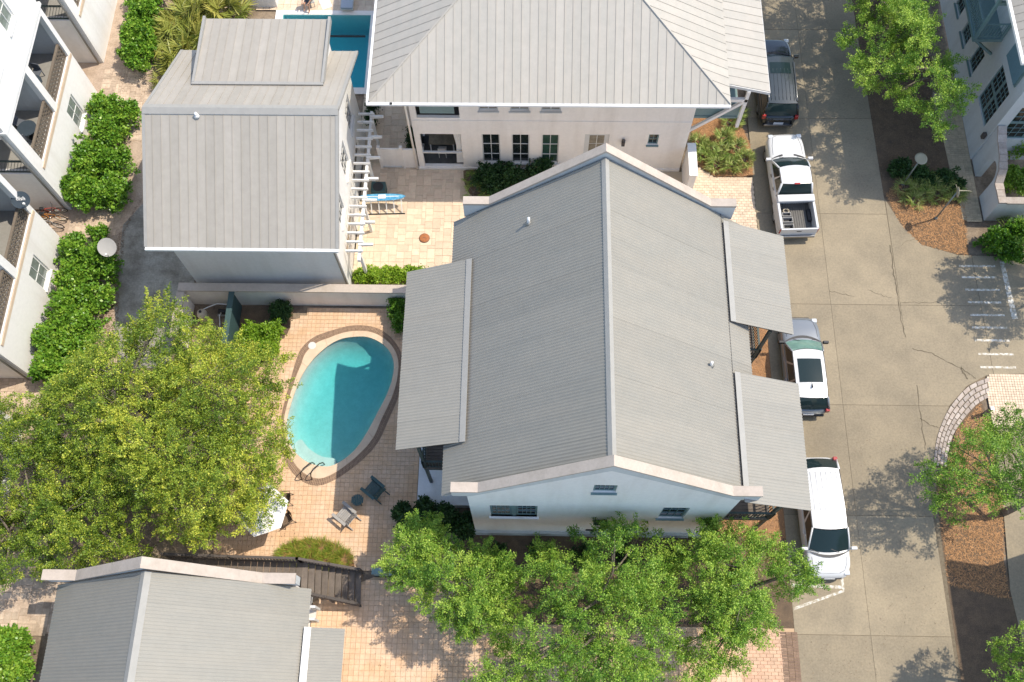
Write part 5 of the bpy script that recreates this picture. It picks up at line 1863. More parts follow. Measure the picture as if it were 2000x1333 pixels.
# oak over the mulch bed at the top right
tree("live_oak", "green oak over the dark mulch bed near the top right",
     [(15.57, 33.08), (16.47, 33.67), (16.64, 36.00), (21.00, 36.70), (20.39, 34.03), (20.93, 32.90), (21.27, 31.47), (20.95, 30.07), (21.75, 29.31), (21.57, 28.26), (20.30, 27.21), (19.25, 27.06), (18.88, 28.39), (18.05, 28.68), (17.61, 30.04), (16.25, 30.19), (16.48, 32.07)],
     (21.35, 34.87), 3.6, 6.6, 52, (0.5, 0.85), 36000, 0.125, "leaf_oak", 0.55, 41, 0.2, 0.25, holes=[(*(17.40, 33.29), .35), (*(19.40, 29.45), .4)])
# thin tree by the brick corner, its crown open enough to show the mulch
tree("young_oak", "sparse young oak on the mulch by the curved cobbles",
     [(16.70, 9.95), (17.44, 11.06), (18.30, 11.75), (19.11, 12.10), (19.95, 12.56), (21.04, 13.15), (22.19, 12.94), (22.61, 10.69), (21.72, 8.30), (20.25, 8.28), (19.51, 8.80), (18.48, 8.26), (17.57, 8.45), (16.88, 8.76)],
     (22.23, 9.57), 3.4, 5.9, 52, (0.35, 0.65), 17000, 0.12, "leaf_oak", 0.45, 51, 0.16, 0.26, gap=0.85, limbs=30)
tree("young_oak", "leafy oak cut off by the lower right corner",
     [(18.45, 2.19), (19.13, 3.43), (19.86, 3.93), (21.44, 3.86), (20.72, 0.30), (18.21, 0.26)],
     (21.3, 2.2), 3.4, 6.0, 24, (0.4, 0.7), 11000, 0.12, "leaf_oak", 0.5, 52, 0.16, 0.26)
tree("street_oak", "oak just beyond the right edge that shades the painted stripes",
     [(23.6, 22.6), (24.6, 23.8), (26.5, 24.2), (28.6, 23.4), (29.0, 21.0), (28.0, 19.4), (26.2, 18.9), (24.8, 19.4), (23.8, 20.8)],
     (27.0, 21.5), 3.6, 6.2, 46, (0.4, 0.75), 18000, 0.14, "leaf_oak", 0.5, 53, 0.2, 0.26)
tree("street_oak", "tall oak beyond the top edge that shades the road",
     [(15.6, 36.4), (17.5, 35.2), (20.2, 36.0), (21.5, 38.5), (20.6, 41.5), (17.0, 42.0), (15.2, 39.5)],
     (19.6, 38.6), 5.0, 8.0, 60, (0.45, 0.8), 26000, 0.14, "leaf_oak", 0.5, 54, 0.22, 0.26)


def bush(name, label, blobs, leaves, leaf, m, tint, seed, ratio=0.35, h=None, cat="shrub", group=None, per=6, tvar=0.14, up=0.5):
    """shrub or hedge: blobs = (x, y, radius, height)"""
    cx, cy = sum(b[0] for b in blobs) / len(blobs), sum(b[1] for b in blobs) / len(blobs)
    t = thing(name, label, cat, (cx, cy, 0), local=False, group=group)
    r = random.Random(seed)
    C = []
    for x, y, rad, hh in blobs:
        C.append((x, y, hh * .45, rad * .8, hh * .5, tint))
        for k in range(max(3, int(rad * 7))):
            a = r.uniform(0, 6.283)
            d = rad * math.sqrt(r.random()) * .8
            C.append((x + math.cos(a) * d, y + math.sin(a) * d, hh * (0.95 - 0.55 * (d / rad) ** 2) - .18 + r.gauss(0, .06), rad * .34, rad * .30, tint + r.gauss(0, .1)))
    A1 = tufts(C, int(leaves * .75), leaf, ratio, seed, per=per, up=up, tvar=tvar, shell=0.6)
    A2 = sprays(C, int(leaves * .6), leaf * .9, ratio, seed + 5, (cx, cy), per_clump=7, tvar=tvar)
    P, D, L, W, T = (np.concatenate([a, b]) for a, b in zip(A1, A2))
    P[:, 2] = np.maximum(P[:, 2], 0.05)
    leaf_object("foliage", P, D, L, W, T, m, t, seed)
    mb = MB()
    for x, y, rad, hh in blobs:
        for k in range(3):
            a = r.uniform(0, 6.283)
            mb.tube([(x + .05 * k, y, 0), (x + math.cos(a) * rad * .3, y + math.sin(a) * rad * .3, hh * .5), (x + math.cos(a) * rad * .5, y + math.sin(a) * rad * .5, hh * .85)], [.03, .02, .008], 5)
    mb.build("stems", "bark", t)
    return t


def B(px, r_, h_):
    return (px[0], px[1], r_ * 1.1, h_)


bush("hedge", "bright green hedge between the top town house and the fan palms",
     [B((-22.36, 38.89), .95, 1.7), B((-22.27, 37.41), 1.0, 1.8), B((-22.25, 35.87), 1.05, 1.8), B((-22.10, 34.59), .95, 1.6)], 17000, 0.15, "leaf_clusia", 0.5, 61)
bush("hedge", "bright green hedge beside the carriage house, below the lane crossing",
     [B((-23.32, 30.88), .8, 1.7), B((-22.06, 30.66), .75, 1.5), B((-22.84, 29.33), 1.0, 1.8), B((-23.40, 27.51), 1.1, 1.8), B((-22.15, 27.45), .9, 1.7), B((-23.52, 25.92), 1.1, 1.7), B((-22.10, 25.63), 1.0, 1.6)], 30000, 0.15, "leaf_clusia", 0.5, 62)
bush("hedge", "long bright green hedge beneath the grey satellite dish",
     [B((-22.46, 23.32), .45, 1.2), B((-23.35, 22.22), .8, 1.6), B((-22.00, 21.35), 1.0, 1.7), B((-23.04, 20.62), .9, 1.7), B((-21.92, 19.49), .85, 1.7), B((-23.10, 18.91), .95, 1.7), B((-22.02, 17.95), .8, 1.7), B((-23.19, 17.39), 1.0, 1.8), B((-22.14, 16.58), .9, 1.6), B((-23.27, 15.90), .9, 1.7), B((-22.16, 15.38), .9, 1.7)], 40000, 0.15, "leaf_clusia", 0.48, 63)
bush("hedge", "low lime green hedge at the foot of the travertine courtyard",
     [B((-8.55, 21.17), .42, .7), B((-7.98, 21.23), .42, .75), B((-7.34, 21.18), .42, .7), B((-6.74, 21.25), .42, .72), B((-6.14, 21.26), .42, .7), B((-5.56, 21.20), .42, .7)], 11000, 0.11, "leaf_lime", 0.55, 64)
bush("shrub", "bright lime shrub beside the pool pump screen",
     [B((-13.68, 17.80), .6, 1.0), B((-12.80, 17.95), .55, .95), B((-13.08, 17.12), .6, .9)], 11000, 0.11, "leaf_lime", 0.42, 65)
bush("shrub", "round dark green shrub against the garden wall by the pool",
     [B((-12.46, 19.09), .55, 1.1)], 5000, 0.09, "leaf_dark", 0.5, 66)
bush("shrub", "dark shrub under the porch roof at the pool's upper right",
     [B((-6.51, 19.34), .5, 1.3), B((-6.37, 18.60), .5, 1.1)], 6000, 0.1, "leaf_clusia", 0.25, 67)
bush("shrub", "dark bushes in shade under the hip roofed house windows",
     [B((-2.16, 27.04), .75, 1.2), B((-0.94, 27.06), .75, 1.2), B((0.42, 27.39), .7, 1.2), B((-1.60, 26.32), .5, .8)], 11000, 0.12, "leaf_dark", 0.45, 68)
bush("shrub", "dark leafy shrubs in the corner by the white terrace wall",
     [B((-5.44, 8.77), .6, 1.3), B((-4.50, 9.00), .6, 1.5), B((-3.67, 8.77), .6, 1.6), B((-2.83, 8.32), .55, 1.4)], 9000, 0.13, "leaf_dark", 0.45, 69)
bush("shrub", "green shrubs on the mulch at the right below the yard wall",
     [B((23.92, 23.43), .7, 1.3), B((25.04, 23.89), .7, 1.3), B((24.65, 22.90), .6, 1.1)], 9000, 0.14, "leaf_clusia", 0.3, 70)
bush("shrub", "shrub growing inside the yard wall at the right edge",
     [B((25.51, 26.98), .6, 1.6), B((25.96, 28.97), .6, 1.8)], 6000, 0.12, "leaf_oak", 0.45, 71)
bush("shrub", "green shrub at the bottom left corner beside the garage house",
     [B((-22.49, 2.79), .9, 1.6), B((-23.17, 1.82), .9, 1.6), B((-22.08, 1.94), .75, 1.4)], 15000, 0.14, "leaf_clusia", 0.55, 72)
bush("shrub", "low dark shrubs under the row of oaks by the house wall",
     [B((-1.2, 7.2), .5, .7), B((0.6, 7.3), .5, .7), B((2.6, 7.2), .55, .8), B((4.6, 7.2), .5, .7), B((6.8, 7.2), .5, .7)], 7000, 0.1, "leaf_dark", 0.4, 73)
bush("shrub", "small yellow green shrub between the two east porches",
     [B((10.3, 14.6), .3, .6), B((10.3, 14.0), .3, .55)], 2200, 0.08, "leaf_lime", 0.7, 74)
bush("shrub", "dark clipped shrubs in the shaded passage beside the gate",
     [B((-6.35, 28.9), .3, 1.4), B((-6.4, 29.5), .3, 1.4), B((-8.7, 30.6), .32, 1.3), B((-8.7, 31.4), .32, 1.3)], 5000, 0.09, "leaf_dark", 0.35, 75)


def fan_plants(name, label, spots, size, fans, m, tint, seed, blades=15, cat="palm", group=None, width=0.016, droop=0.25):
    """palmettos: fans of narrow blades on short stalks"""
    cx, cy = sum(s[0] for s in spots) / len(spots), sum(s[1] for s in spots) / len(spots)
    t = thing(name, label, cat, (cx, cy, 0), local=False, group=group)
    r = np.random.default_rng(seed)
    P, D, L, W, T = [], [], [], [], []
    mb = MB()
    for sx, sy in spots:
        for f in range(fans):
            a = r.uniform(0, 6.283)
            el = r.uniform(0.15, 1.25)
            st = size * r.uniform(.45, .8)
            ax = np.array([math.cos(a) * math.cos(el), math.sin(a) * math.cos(el), math.sin(el)])
            hub = np.array([sx + r.normal() * .08, sy + r.normal() * .08, .12]) + ax * st
            mb.tube([(sx, sy, 0.02), tuple(hub)], [.014, .008], 4)
            sd = np.cross(ax, [0, 0, 1.0])
            sd /= np.linalg.norm(sd) + 1e-9
            up = np.cross(sd, ax)
            tn = tint + r.normal() * .16
            for k in range(blades):
                th = (k / (blades - 1) - .5) * 3.6
                d = ax * math.cos(th) + sd * math.sin(th) + up * r.normal() * .06
                d[2] -= droop * (1 - abs(math.cos(th)) * .5)
                P.append(hub); D.append(d)
                L.append(size * r.uniform(.5, .75)); W.append(width * r.uniform(.8, 1.2) * size / .6)
                T.append(tn + r.normal() * .09)
    leaf_object("fronds", np.array(P), np.array(D), np.array(L), np.array(W), np.array(T), m, t, seed, fold=0.4)
    mb.build("stalks", "bark", t)
    return t


fan_plants("fan_palms", "big yellow green fan palms at the top left beside the white box", [(-21.28, 38.57), (-19.86, 37.09), (-19.14, 38.40), (-20.41, 35.80), (-18.29, 38.78), (-19.23, 35.81), (-21.83, 40.10), (-17.71, 37.85), (-19.81, 34.72)], 1.5, 15, "leaf_palm", 0.55, 81, blades=20, width=0.02)
fan_plants("fan_palms", "small fan palms poking out beside the carriage house roof", [(-20.46, 34.18), (-20.76, 33.29)], 0.8, 12, "leaf_palm", 0.45, 82)
fan_plants("palmettos", "saw palmettos in the orange mulch below the hip roofed house", [(9.13, 29.48), (9.74, 28.99), (10.49, 29.00), (11.22, 29.07), (10.11, 28.18), (10.87, 28.09), (11.56, 28.42), (9.36, 28.60), (10.63, 29.82)], 0.62, 16, "leaf_palmetto", 0.62, 83, width=0.022)
fan_plants("palmettos", "small palmetto under the hip roof corner by the black vehicle", [(11.43, 31.26), (10.98, 30.82)], 0.62, 14, "leaf_palmetto", 0.5, 84)
fan_plants("palmettos", "palmettos on the mulch around the two street lamps", [(19.95, 26.78), (20.49, 26.79), (20.84, 26.38), (21.65, 26.39), (22.13, 26.87), (21.34, 27.02), (22.46, 26.40), (20.25, 26.06)], 0.62, 14, "leaf_palmetto", 0.62, 85)
fan_plants("palmettos", "spiky green plants in shade at the courtyard bed", [(-2.99, 26.36), (-2.43, 26.14), (-3.15, 27.09)], 0.55, 12, "leaf_palmetto", 0.4, 86)
fan_plants("palmettos", "spiky plants at the yard wall near the right edge", [(24.73, 24.72), (25.75, 25.19), (25.19, 25.34)], 0.6, 12, "leaf_palmetto", 0.35, 87)

# shaded ground plants behind the palmettos on the right
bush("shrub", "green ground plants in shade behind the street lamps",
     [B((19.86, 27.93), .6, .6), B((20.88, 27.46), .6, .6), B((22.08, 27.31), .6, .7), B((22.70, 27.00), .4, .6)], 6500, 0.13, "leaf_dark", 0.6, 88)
# tuft of orange tipped grass by the stair
gr = thing("ornamental_grass", "mound of green and orange ornamental grass beside the stair", "grass clump", ((-9.68, 7.10)[0], (-9.68, 7.10)[1], 0), local=False)
rg_ = np.random.default_rng(91)
P, D, L, W, T = [], [], [], [], []
gp = [(-10.98, 7.08), (-10.53, 7.32), (-9.95, 7.44), (-9.36, 7.40), (-8.75, 7.23), (-8.32, 6.95), (-9.07, 6.87), (-9.78, 6.93), (-10.37, 6.92)]
for k in range(5200):
    s = gp[rg_.integers(len(gp))]
    a = rg_.uniform(0, 6.283)
    rr_ = .35 * math.sqrt(rg_.random())
    P.append((s[0] + math.cos(a) * rr_, s[1] + math.sin(a) * rr_, .04 + rg_.random() * .2))
    D.append((math.cos(a) * .8 + rg_.normal() * .3, math.sin(a) * .8 + rg_.normal() * .3, .7))
    L.append(rg_.uniform(.2, .45)); W.append(.008); T.append(rg_.normal() * .25 + .5)
leaf_object("blades", np.array(P), np.array(D), np.array(L), np.array(W), np.array(T), "leaf_grass", gr, 91)

# ================================================================== VEHICLES
def make_car(name, label, cat, loc, rz, L, W, H, paint, glass, belt=1.02, hood=0.95, nose=0.72, wb=0.95, wr=0.35, rr=-2.0, rb=-2.35, tail=0.9, roofw=0.80,
             sunroof=None, ribs=0, roof_m=None, pickup=False, rack=False, windows=((0.06, 0.36), (0.40, 0.68), (0.72, 0.96)), trim="plastic_black", mirror="car_white"):
    """car in local coordinates, front towards +y. wb/wr: windscreen base/top, rr/rb: rear screen top/base, as y"""
    t = thing(name, label, cat, loc, rz)
    h = W / 2
    y1, y0 = L / 2, -L / 2
    cab_rear = rb
    st = []
    def S(y, w, zt, zs=0.34, sh=0.0):
        st.append((y, w, zs, zt, sh))
    if not pickup:
        S(y0, h * .70, tail - .22, .42); S(y0 + .07, h * .86, tail - .08, .36); S(y0 + .25, h * .96, tail, .33)
        S(y0 + .7, h, max(tail, belt - .05), .3)
    else:
        S(rb - .16, h * .97, belt - .02, .35); S(rb - .1, h * .98, belt, .33); S(rb + .3, h, belt, .32)
    for k in (.25, .5, .75):
        y = (y0 + .9 if not pickup else rb + .4) * (1 - k) + (wb + .1) * k
        S(y, h, belt, .28)
    S(wb + .15, h * .995, belt - .01, .28)
    m_ = (wb + y1) / 2
    S(m_, h * .985, hood, .3); S(y1 - .45, h * .95, hood - .06, .3); S(y1 - .18, h * .87, nose + .12, .3); S(y1 - .05, h * .74, nose - .04, .34); S(y1, h * .58, nose - .18, .4)
    rows = []
    for (y, w, zs, zt, sh) in st:
        half = [(w * .90, zs), (w, zs + .14), (w * 1.0, (zs + zt) / 2), (w * .985, zt - .12), (w * .90, zt - .015), (w * .55, zt + .025), (0, zt + .04)]
        rows.append([(x, y, z) for x, z in half] + [(-x, y, z) for x, z in half[:-1][::-1]])
    mb = MB().grid([r[::-1] for r in rows])
    n = len(rows[0])
    mb.f.append(tuple(range(n)))
    mb.f.append(tuple(range((len(rows) - 1) * n, len(rows) * n))[::-1])
    body = mb.build("body", paint, t, smooth=True, subsurf=2)
    # greenhouse
    hb, hr = h * .93, h * roofw
    zb, zr_ = belt - .02, H
    nx = 9
    xs = [-1 + 2 * i / (nx - 1) for i in range(nx)]
    fb = [(x * hb, wb + .16 * (1 - x * x), zb + .02) for x in xs]
    fr = [(x * hr, wr + .10 * (1 - x * x), zr_ - .05 * x * x - .03) for x in xs]
    kb = [(x * hb * .98, rb - .08 * (1 - x * x), zb + .02) for x in xs]
    kr = [(x * hr * .97, rr - .07 * (1 - x * x), zr_ - .05 * x * x - .05) for x in xs]
    ny = 8
    rows = []
    for j in range(ny + 1):
        u = j / ny
        rows.append([(k[0] * (1 - u) + f[0] * u, k[1] * (1 - u) + f[1] * u, k[2] * (1 - u) + f[2] * u + .055 * math.sin(math.pi * u)) for k, f in zip(kr, fr)])
    roof_ = MB().grid(rows).build("roof", roof_m or paint, t, smooth=True)
    def glass_grid(A, Bq, nm, m, inset=0.03, lift=0.012):
        rows = []
        for j in range(6):
            u = inset * 1.5 + (1 - inset * 3) * j / 5
            rows.append([(a[0] * (1 - u) + b[0] * u, a[1] * (1 - u) + b[1] * u, a[2] * (1 - u) + b[2] * u + .03 * math.sin(math.pi * u)) for a, b in zip(A, Bq)])
        return MB().grid(rows).build(nm, m, t, smooth=True)
    glass_grid(fr, fb, "windscreen", glass)
    glass_grid(kb, kr, "rear_screen", "car_glass")
    for s in (-1, 1):
        i = 0 if s < 0 else nx - 1
        mb = MB()
        mb.tube([fb[i], ((fb[i][0] + fr[i][0]) / 2 * 1.01, (fb[i][1] + fr[i][1]) / 2, (fb[i][2] + fr[i][2]) / 2 + .02), fr[i]], .045, 6)
        mb.build("windscreen_pillar", paint, t, smooth=True)
        mb = MB()
        mb.tube([kb[i], kr[i]], .06, 6)
        mb.build("rear_pillar", paint, t, smooth=True)
        a, b, c, d = Vector(kb[i]), Vector(fb[i]), Vector(fr[i]), Vector(kr[i])
        side_ = MB().add([a, b, c, d], [(0, 1, 2, 3) if s > 0 else (3, 2, 1, 0)]).build("side_frame", paint, t)
        nrm = Vector((s, 0, .35)).normalized() * .012
        for u0, u1 in windows:
            q = []
            for uu, vv in ((u0, .08), (u1, .08), (u1, .9), (u0, .9)):
                lo = a.lerp(b, uu); hi = d.lerp(c, uu)
                q.append(lo.lerp(hi, vv) + nrm)
            MB().slab(q if s > 0 else q[::-1], (s, 0, .3), .008).build("side_window", "car_glass", t)
        # mirror
        mx = MB()
        mx.box(s * h * .97, s * (h + .24), wb - .12, wb + .02, belt + .02, belt + .2)
        mx.build("mirror", mirror, t, bevel=.03)
        for yy in (y1 - .95, y0 + (1.1 if not pickup else 1.25)):
            wh = MB().lathe([(.0, -.11), (.22, -.11), (.33, -.09), (.345, 0), (.33, .09), (.22, .11), (0, .11)], 20, (s * (h - .13), yy, .345), (1, 0, 0)).build("wheel", "rubber", t, smooth=True)
            MB().lathe([(.0, .0), (.2, .0), (.23, -.02)], 14, (s * (h - .13 + .112), yy, .345), (s, 0, 0)).build("rim", "rim", wh)
        hl = MB()
        hl.box(s * h * .62, s * h * .88, y1 - .34, y1 - .13, nose - .04, nose + .12)
        hl.build("headlight", "clear_lamp", t, bevel=.03)
        if not pickup:
            tl = MB()
            tl.box(s * h * .76, s * h * .95, y0 + .03, y0 + .2, tail - .22, tail + .06)
            tl.build("taillight", "red_lamp", t, bevel=.02)
    gr = MB().box(-h * .55, h * .55, y1 - .10, y1 + .012, nose - .26, nose - .08).build("grille", trim, t, bevel=.02)
    MB().box(-.26, .26, y0 - .03, y0 + .02, .52, .66).build("licence_plate", "plate", t) if not pickup else None
    MB().box(-h * .8, h * .8, y0 - .05, y0 + .12, .36, .5).build("rear_bumper", "clear_lamp" if pickup else trim, t, bevel=.03)
    # wiper cowl and bonnet seam
    cw = MB().grid([[(x * hb * .97, wb + .19 * (1 - x * x) + .03, belt + .028) for x in xs], [(x * hb * .97, wb + .30 * (1 - x * x) + .05, belt + .03) for x in xs]])
    cw.build("cowl", trim, t)
    def seam(pts, nm="panel_gap", wdt=.009):
        """thin dark joint laid onto the body skin"""
        P = [Vector(p) for p in pts]
        fine = []
        for a, b in zip(P[:-1], P[1:]):
            for k in range(8):
                fine.append(a.lerp(b, k / 8))
        fine.append(P[-1])
        A, Bq = [], []
        for i, p in enumerate(fine):
            d = (fine[min(i + 1, len(fine) - 1)] - fine[max(i - 1, 0)]).normalized()
            sd = Vector((d.y, -d.x, 0)).normalized() * wdt
            A.append(p + sd); Bq.append(p - sd)
        o = MB().grid([A, Bq]).build(nm, "plastic_black", t)
        w_ = o.modifiers.new("wrap", 'SHRINKWRAP')
        w_.target = body
        w_.wrap_method = 'NEAREST_SURFACEPOINT'
        w_.wrap_mode = 'ABOVE_SURFACE'
        w_.offset = .006
    seam([(-h * .80, wb + .3, belt + .1), (-h * .78, (wb + y1) / 2, hood + .1), (-h * .66, y1 - .3, hood), (-h * .4, y1 - .16, nose + .2), (h * .4, y1 - .16, nose + .2), (h * .66, y1 - .3, hood), (h * .78, (wb + y1) / 2, hood + .1), (h * .80, wb + .3, belt + .1)])
    for x in (-.30, .28):
        MB().bar((x * h * 1.6, wb + .13, belt + .06), (x * h * 1.6 + .42, wb - .02, belt + .14), .02, .015).build("wiper", "plastic_black", t)
    if sunroof:
        ya, yb, ww = sunroof
        k = ww / hr
        def rz_at(x, y):
            u = (y - rr) / (wr - rr)
            return zr_ - .05 * (x / hr) ** 2 - .05 + .02 * u + .055 * math.sin(math.pi * min(max(u, 0), 1)) + .014
        g = [[(x * ww, ya + (yb - ya) * j / 4, rz_at(x * ww, ya + (yb - ya) * j / 4)) for x in (-1, -.5, 0, .5, 1)] for j in range(5)]
        MB().grid(g).build("sunroof", "car_glass", roof_, smooth=True)
    for s in (-1, 1):
        MB().tube([(s * hr * .985, rr + .02, zr_ - .085), (s * hr * 1.0, (rr + wr) / 2, zr_ - .03), (s * hr * 1.0, wr, zr_ - .07)], .014, 5).build('drip_rail', trim, roof_, smooth=True)
    for k in range(ribs):
        x = hr * (-.75 + 1.5 * k / (ribs - 1))
        pts = [(x, rr + .15 + (wr - rr - .9) * j / 5, zr_ - .05 * (x / hr) ** 2 - .045 + .055 * math.sin(math.pi * (.1 + .55 * j / 5)) + .004) for j in range(6)]
        MB().tube(pts, .014, 5).build("roof_rib", roof_m or paint, roof_, smooth=True)
    if rack:
        for s in (-1, 1):
            MB().tube([(s * hr * .95, rr + .1, zr_ - .06), (s * hr * .93, rr + .3, zr_ + .03), (s * hr * .93, wr - .4, zr_ + .04), (s * hr * .95, wr - .2, zr_ - .04)], .022, 6).build("roof_rail", "steel", roof_, smooth=True)
    return t, body, roof_


def handles(t, W, ys, z, m):
    for s in (-1, 1):
        for y in ys:
            MB().box(s * W / 2 * .995, s * (W / 2 + .025), y - .09, y + .09, z, z + .035).build("door_handle", m, t)


suv, b_, r_ = make_car("black_suv", "black sport utility vehicle parked half under the hip roof eave", "car", (13.5, 33.3, 0.016), R(-0.6), 5.5, 2.04, 1.88, "car_black", "car_glass",
                       belt=1.12, hood=1.08, nose=.86, wb=1.25, wr=.62, rr=-2.3, rb=-2.62, tail=1.12, roofw=.79, sunroof=(-.45, .3, .55), ribs=7, roof_m="car_roof_dark", rack=True, mirror="car_black")
handles(suv, 2.04, (.3, -.8), .98, "car_black")
MB().box(-.75, .75, -2.84, -2.76, .42, .52).build("bumper_strip", "steel", suv)

sil, b_, r_ = make_car("silver_suv", "silver and white sport utility vehicle with dark sunroof between the porch roofs", "car", (13.42, 16.5, 0.016), R(0.4), 5.0, 1.94, 1.66, "car_silver", "car_glass_green",
                       belt=1.0, hood=.96, nose=.76, wb=1.05, wr=.35, rr=-1.95, rb=-2.35, tail=.96, roofw=.76, sunroof=(-1.25, -.05, .56), roof_m="car_white", mirror="plastic_black")
MB().add([(-.03, -1.55, 1.70), (.03, -1.55, 1.70), (0, -1.55, 1.83), (0, -1.25, 1.70)], [(0, 1, 2), (1, 3, 2), (3, 0, 2)]).build("roof_antenna", "plastic_black", sil)
handles(sil, 1.94, (.2, -.85), .88, "car_silver")

van, b_, r_ = make_car("white_minivan", "white minivan parked with its nose over the painted bay line", "car", (13.52, 9.05, 0.016), R(181.5), 5.5, 2.0, 1.78, "car_white", "car_glass",
                       belt=1.06, hood=.98, nose=.74, wb=1.55, wr=.66, rr=-2.0, rb=-2.6, tail=1.08, roofw=.78, ribs=6)
handles(van, 2.0, (.7, -.5), .95, "car_white")
MB().box(-.24, .24, 2.70, 2.77, .58, .66).build("front_emblem", "clear_lamp", van)

trk, b_, r_ = make_car("white_pickup", "white pickup truck with open bed holding crates", "pickup", (13.70, 26.65, 0.016), R(2.4), 5.95, 2.0, 1.92, "car_white", "car_glass",
                       belt=1.14, hood=1.16, nose=.98, wb=1.25, wr=.32, rr=-.62, rb=-.95, tail=1.1, roofw=.80, pickup=True, windows=((.08, .44), (.5, .92)))
h = 1.0
for s in (-1, 1):
    mb = MB()
    mb.box(s * (h - .16), s * h * .985, -2.93, -1.06, .42, 1.22)
    mb.build("bed_side", "car_white", trk, bevel=.03)
    MB().box(s * (h - .15), s * (h - .03), -2.9, -1.08, 1.222, 1.25).build("bed_rail", "car_white", trk, bevel=.01)
    MB().box(s * (h - .36), s * (h - .162), -2.25, -1.55, .62, .82).build("wheel_arch", "plastic_black", trk, bevel=.04)
    MB().box(s * h * .80, s * h * .99, -2.96, -2.90, .78, 1.15).build("taillight", "red_lamp", trk, bevel=.01)
bf = MB().box(-h + .16, h - .16, -2.92, -1.06, .55, .62).build("bed_floor", "bed_grey", trk)
me = MB().box(-.022, .022, -.92, .92, 0, .022).mesh("floor_rib", "bed_grey")
for k in range(13):
    piece("floor_rib", me, bf, (-.72 + k * .12, -1.99, .621))
MB().box(-h + .06, h - .06, -2.985, -2.90, .62, 1.22).build("tailgate", "car_white", trk, bevel=.02)
MB().box(-h + .1, h - .1, -1.12, -1.04, .55, 1.2).build("bed_front", "car_white", trk, bevel=.02)
MB().box(-h + .05, h - .05, -1.42, -1.02, 1.24, 1.40).build("bed_toolbox", "car_white", trk, bevel=.03)
MB().box(-.12, .12, -2.995, -2.984, .98, 1.04).build("tailgate_handle", "plastic_black", trk)
MB().box(-h * .9, h * .9, -3.1, -2.99, .5, .66).build("step_bumper", "steel", trk, bevel=.02)
MB().box(-.14, .14, -.72, -.64, 1.86, 1.9).build("brake_light", "red_lamp", trk)
handles(trk, 2.0, (.35, -.45), 1.0, "plastic_black")


def in_truck(x, y):
    p = trk.matrix_basis @ Vector((x, y, .665))
    return (p.x, p.y, p.z)


trk.rotation_euler = (0, 0, R(2.4))
Mt = Matrix.Translation(Vector((13.70, 26.65, 0.016))) @ Matrix.Rotation(R(2.4), 4, 'Z')
for k, (y, lab) in enumerate(((-2.62, "grey open crate in the truck bed, nearest the tailgate"), (-2.22, "grey open crate in the truck bed, in the middle"), (-1.88, "small grey crate in the truck bed, farthest from the tailgate"))):
    p = Mt @ Vector((-.45, y, .665))
    c = thing("crate", lab, "crate", p, R(2.4))
    wd, dp, ht = (.26, .14, .24) if k < 2 else (.22, .11, .2)
    mb = MB()
    mb.box(-wd, wd, -dp, -dp + .02, 0, ht); mb.box(-wd, wd, dp - .02, dp, 0, ht); mb.box(-wd, -wd + .02, -dp + .02, dp - .02, 0, ht); mb.box(wd - .02, wd, -dp + .02, dp - .02, 0, ht)
    mb.build("sides", "dish_grey", c)
    MB().box(-wd + .02, wd - .02, -dp + .02, dp - .02, 0.0, .03).build("bottom", "plastic_black", c)
p = Mt @ Vector((-.42, -1.62, .665))
rp = thing("coiled_hose", "coil of tan hose lying in the truck bed", "hose", p)
for k in range(3):
    MB().tube([(.15 * math.cos(a * .4) + .0, .12 * math.sin(a * .4), .02 + k * .035) for a in range(17)], .02, 6, cap=False).build("coil", "bike_tan", rp, smooth=True)

# ================================================================== POOL FURNITURE AND SMALL THINGS
def adirondack(label, loc, rz, m):
    t = thing("adirondack_chair", label, "chair", loc, rz)
    for k in range(6):
        MB().box(-.27, .27, -.24 + k * .088, -.165 + k * .088, .30 + .012 * k, .325 + .012 * k).build("seat_slat", m, t)
    for k in range(6):
        x = -.25 + k * .1
        tp = .95 - abs(k - 2.5) * .035
        MB().bar((x, -.22, .30), (x * 1.12, -.62, tp), .085, .02, up=(0, .9, .4)).build("back_slat", m, t)
    for s in (-1, 1):
        MB().box(s * .29, s * .43, -.42, .42, .54, .565).build("armrest", m, t, bevel=.01)
        MB().box(s * .30, s * .38, .28, .36, 0, .54).build("leg", m, t)
        MB().bar((s * .29, .38, .34), (s * .29, -.72, .02), .04, .12).build("leg", m, t)
    MB().bar((-.34, -.5, .62), (.34, -.5, .62), .05, .07).build("back_rail", m, t)
    return t


adirondack("dark green slatted garden chair fully in shade", (-7.16, 10.16, 0.02), R(52), "chair_green")
adirondack("weathered grey slatted garden chair half in sun", (-8.39, 8.93, 0.02), R(232 - 180), "chair_grey")
tb = thing("side_table", "small round dark table between the two slatted garden chairs", "table", (-7.84, 9.59, 0.02))
for k in range(7):
    x = -.24 + k * .08
    hl_ = math.sqrt(max(.02, .27 ** 2 - x * x))
    MB().box(x - .035, x + .035, -hl_, hl_, .44, .465).build("top_slat", "chair_green", tb)
for k in range(4):
    a = math.pi / 4 + k * math.pi / 2
    MB().bar((.17 * math.cos(a), .17 * math.sin(a), .44), (.2 * math.cos(a), .2 * math.sin(a), 0), .04, .04).build("leg", "chair_green", tb)

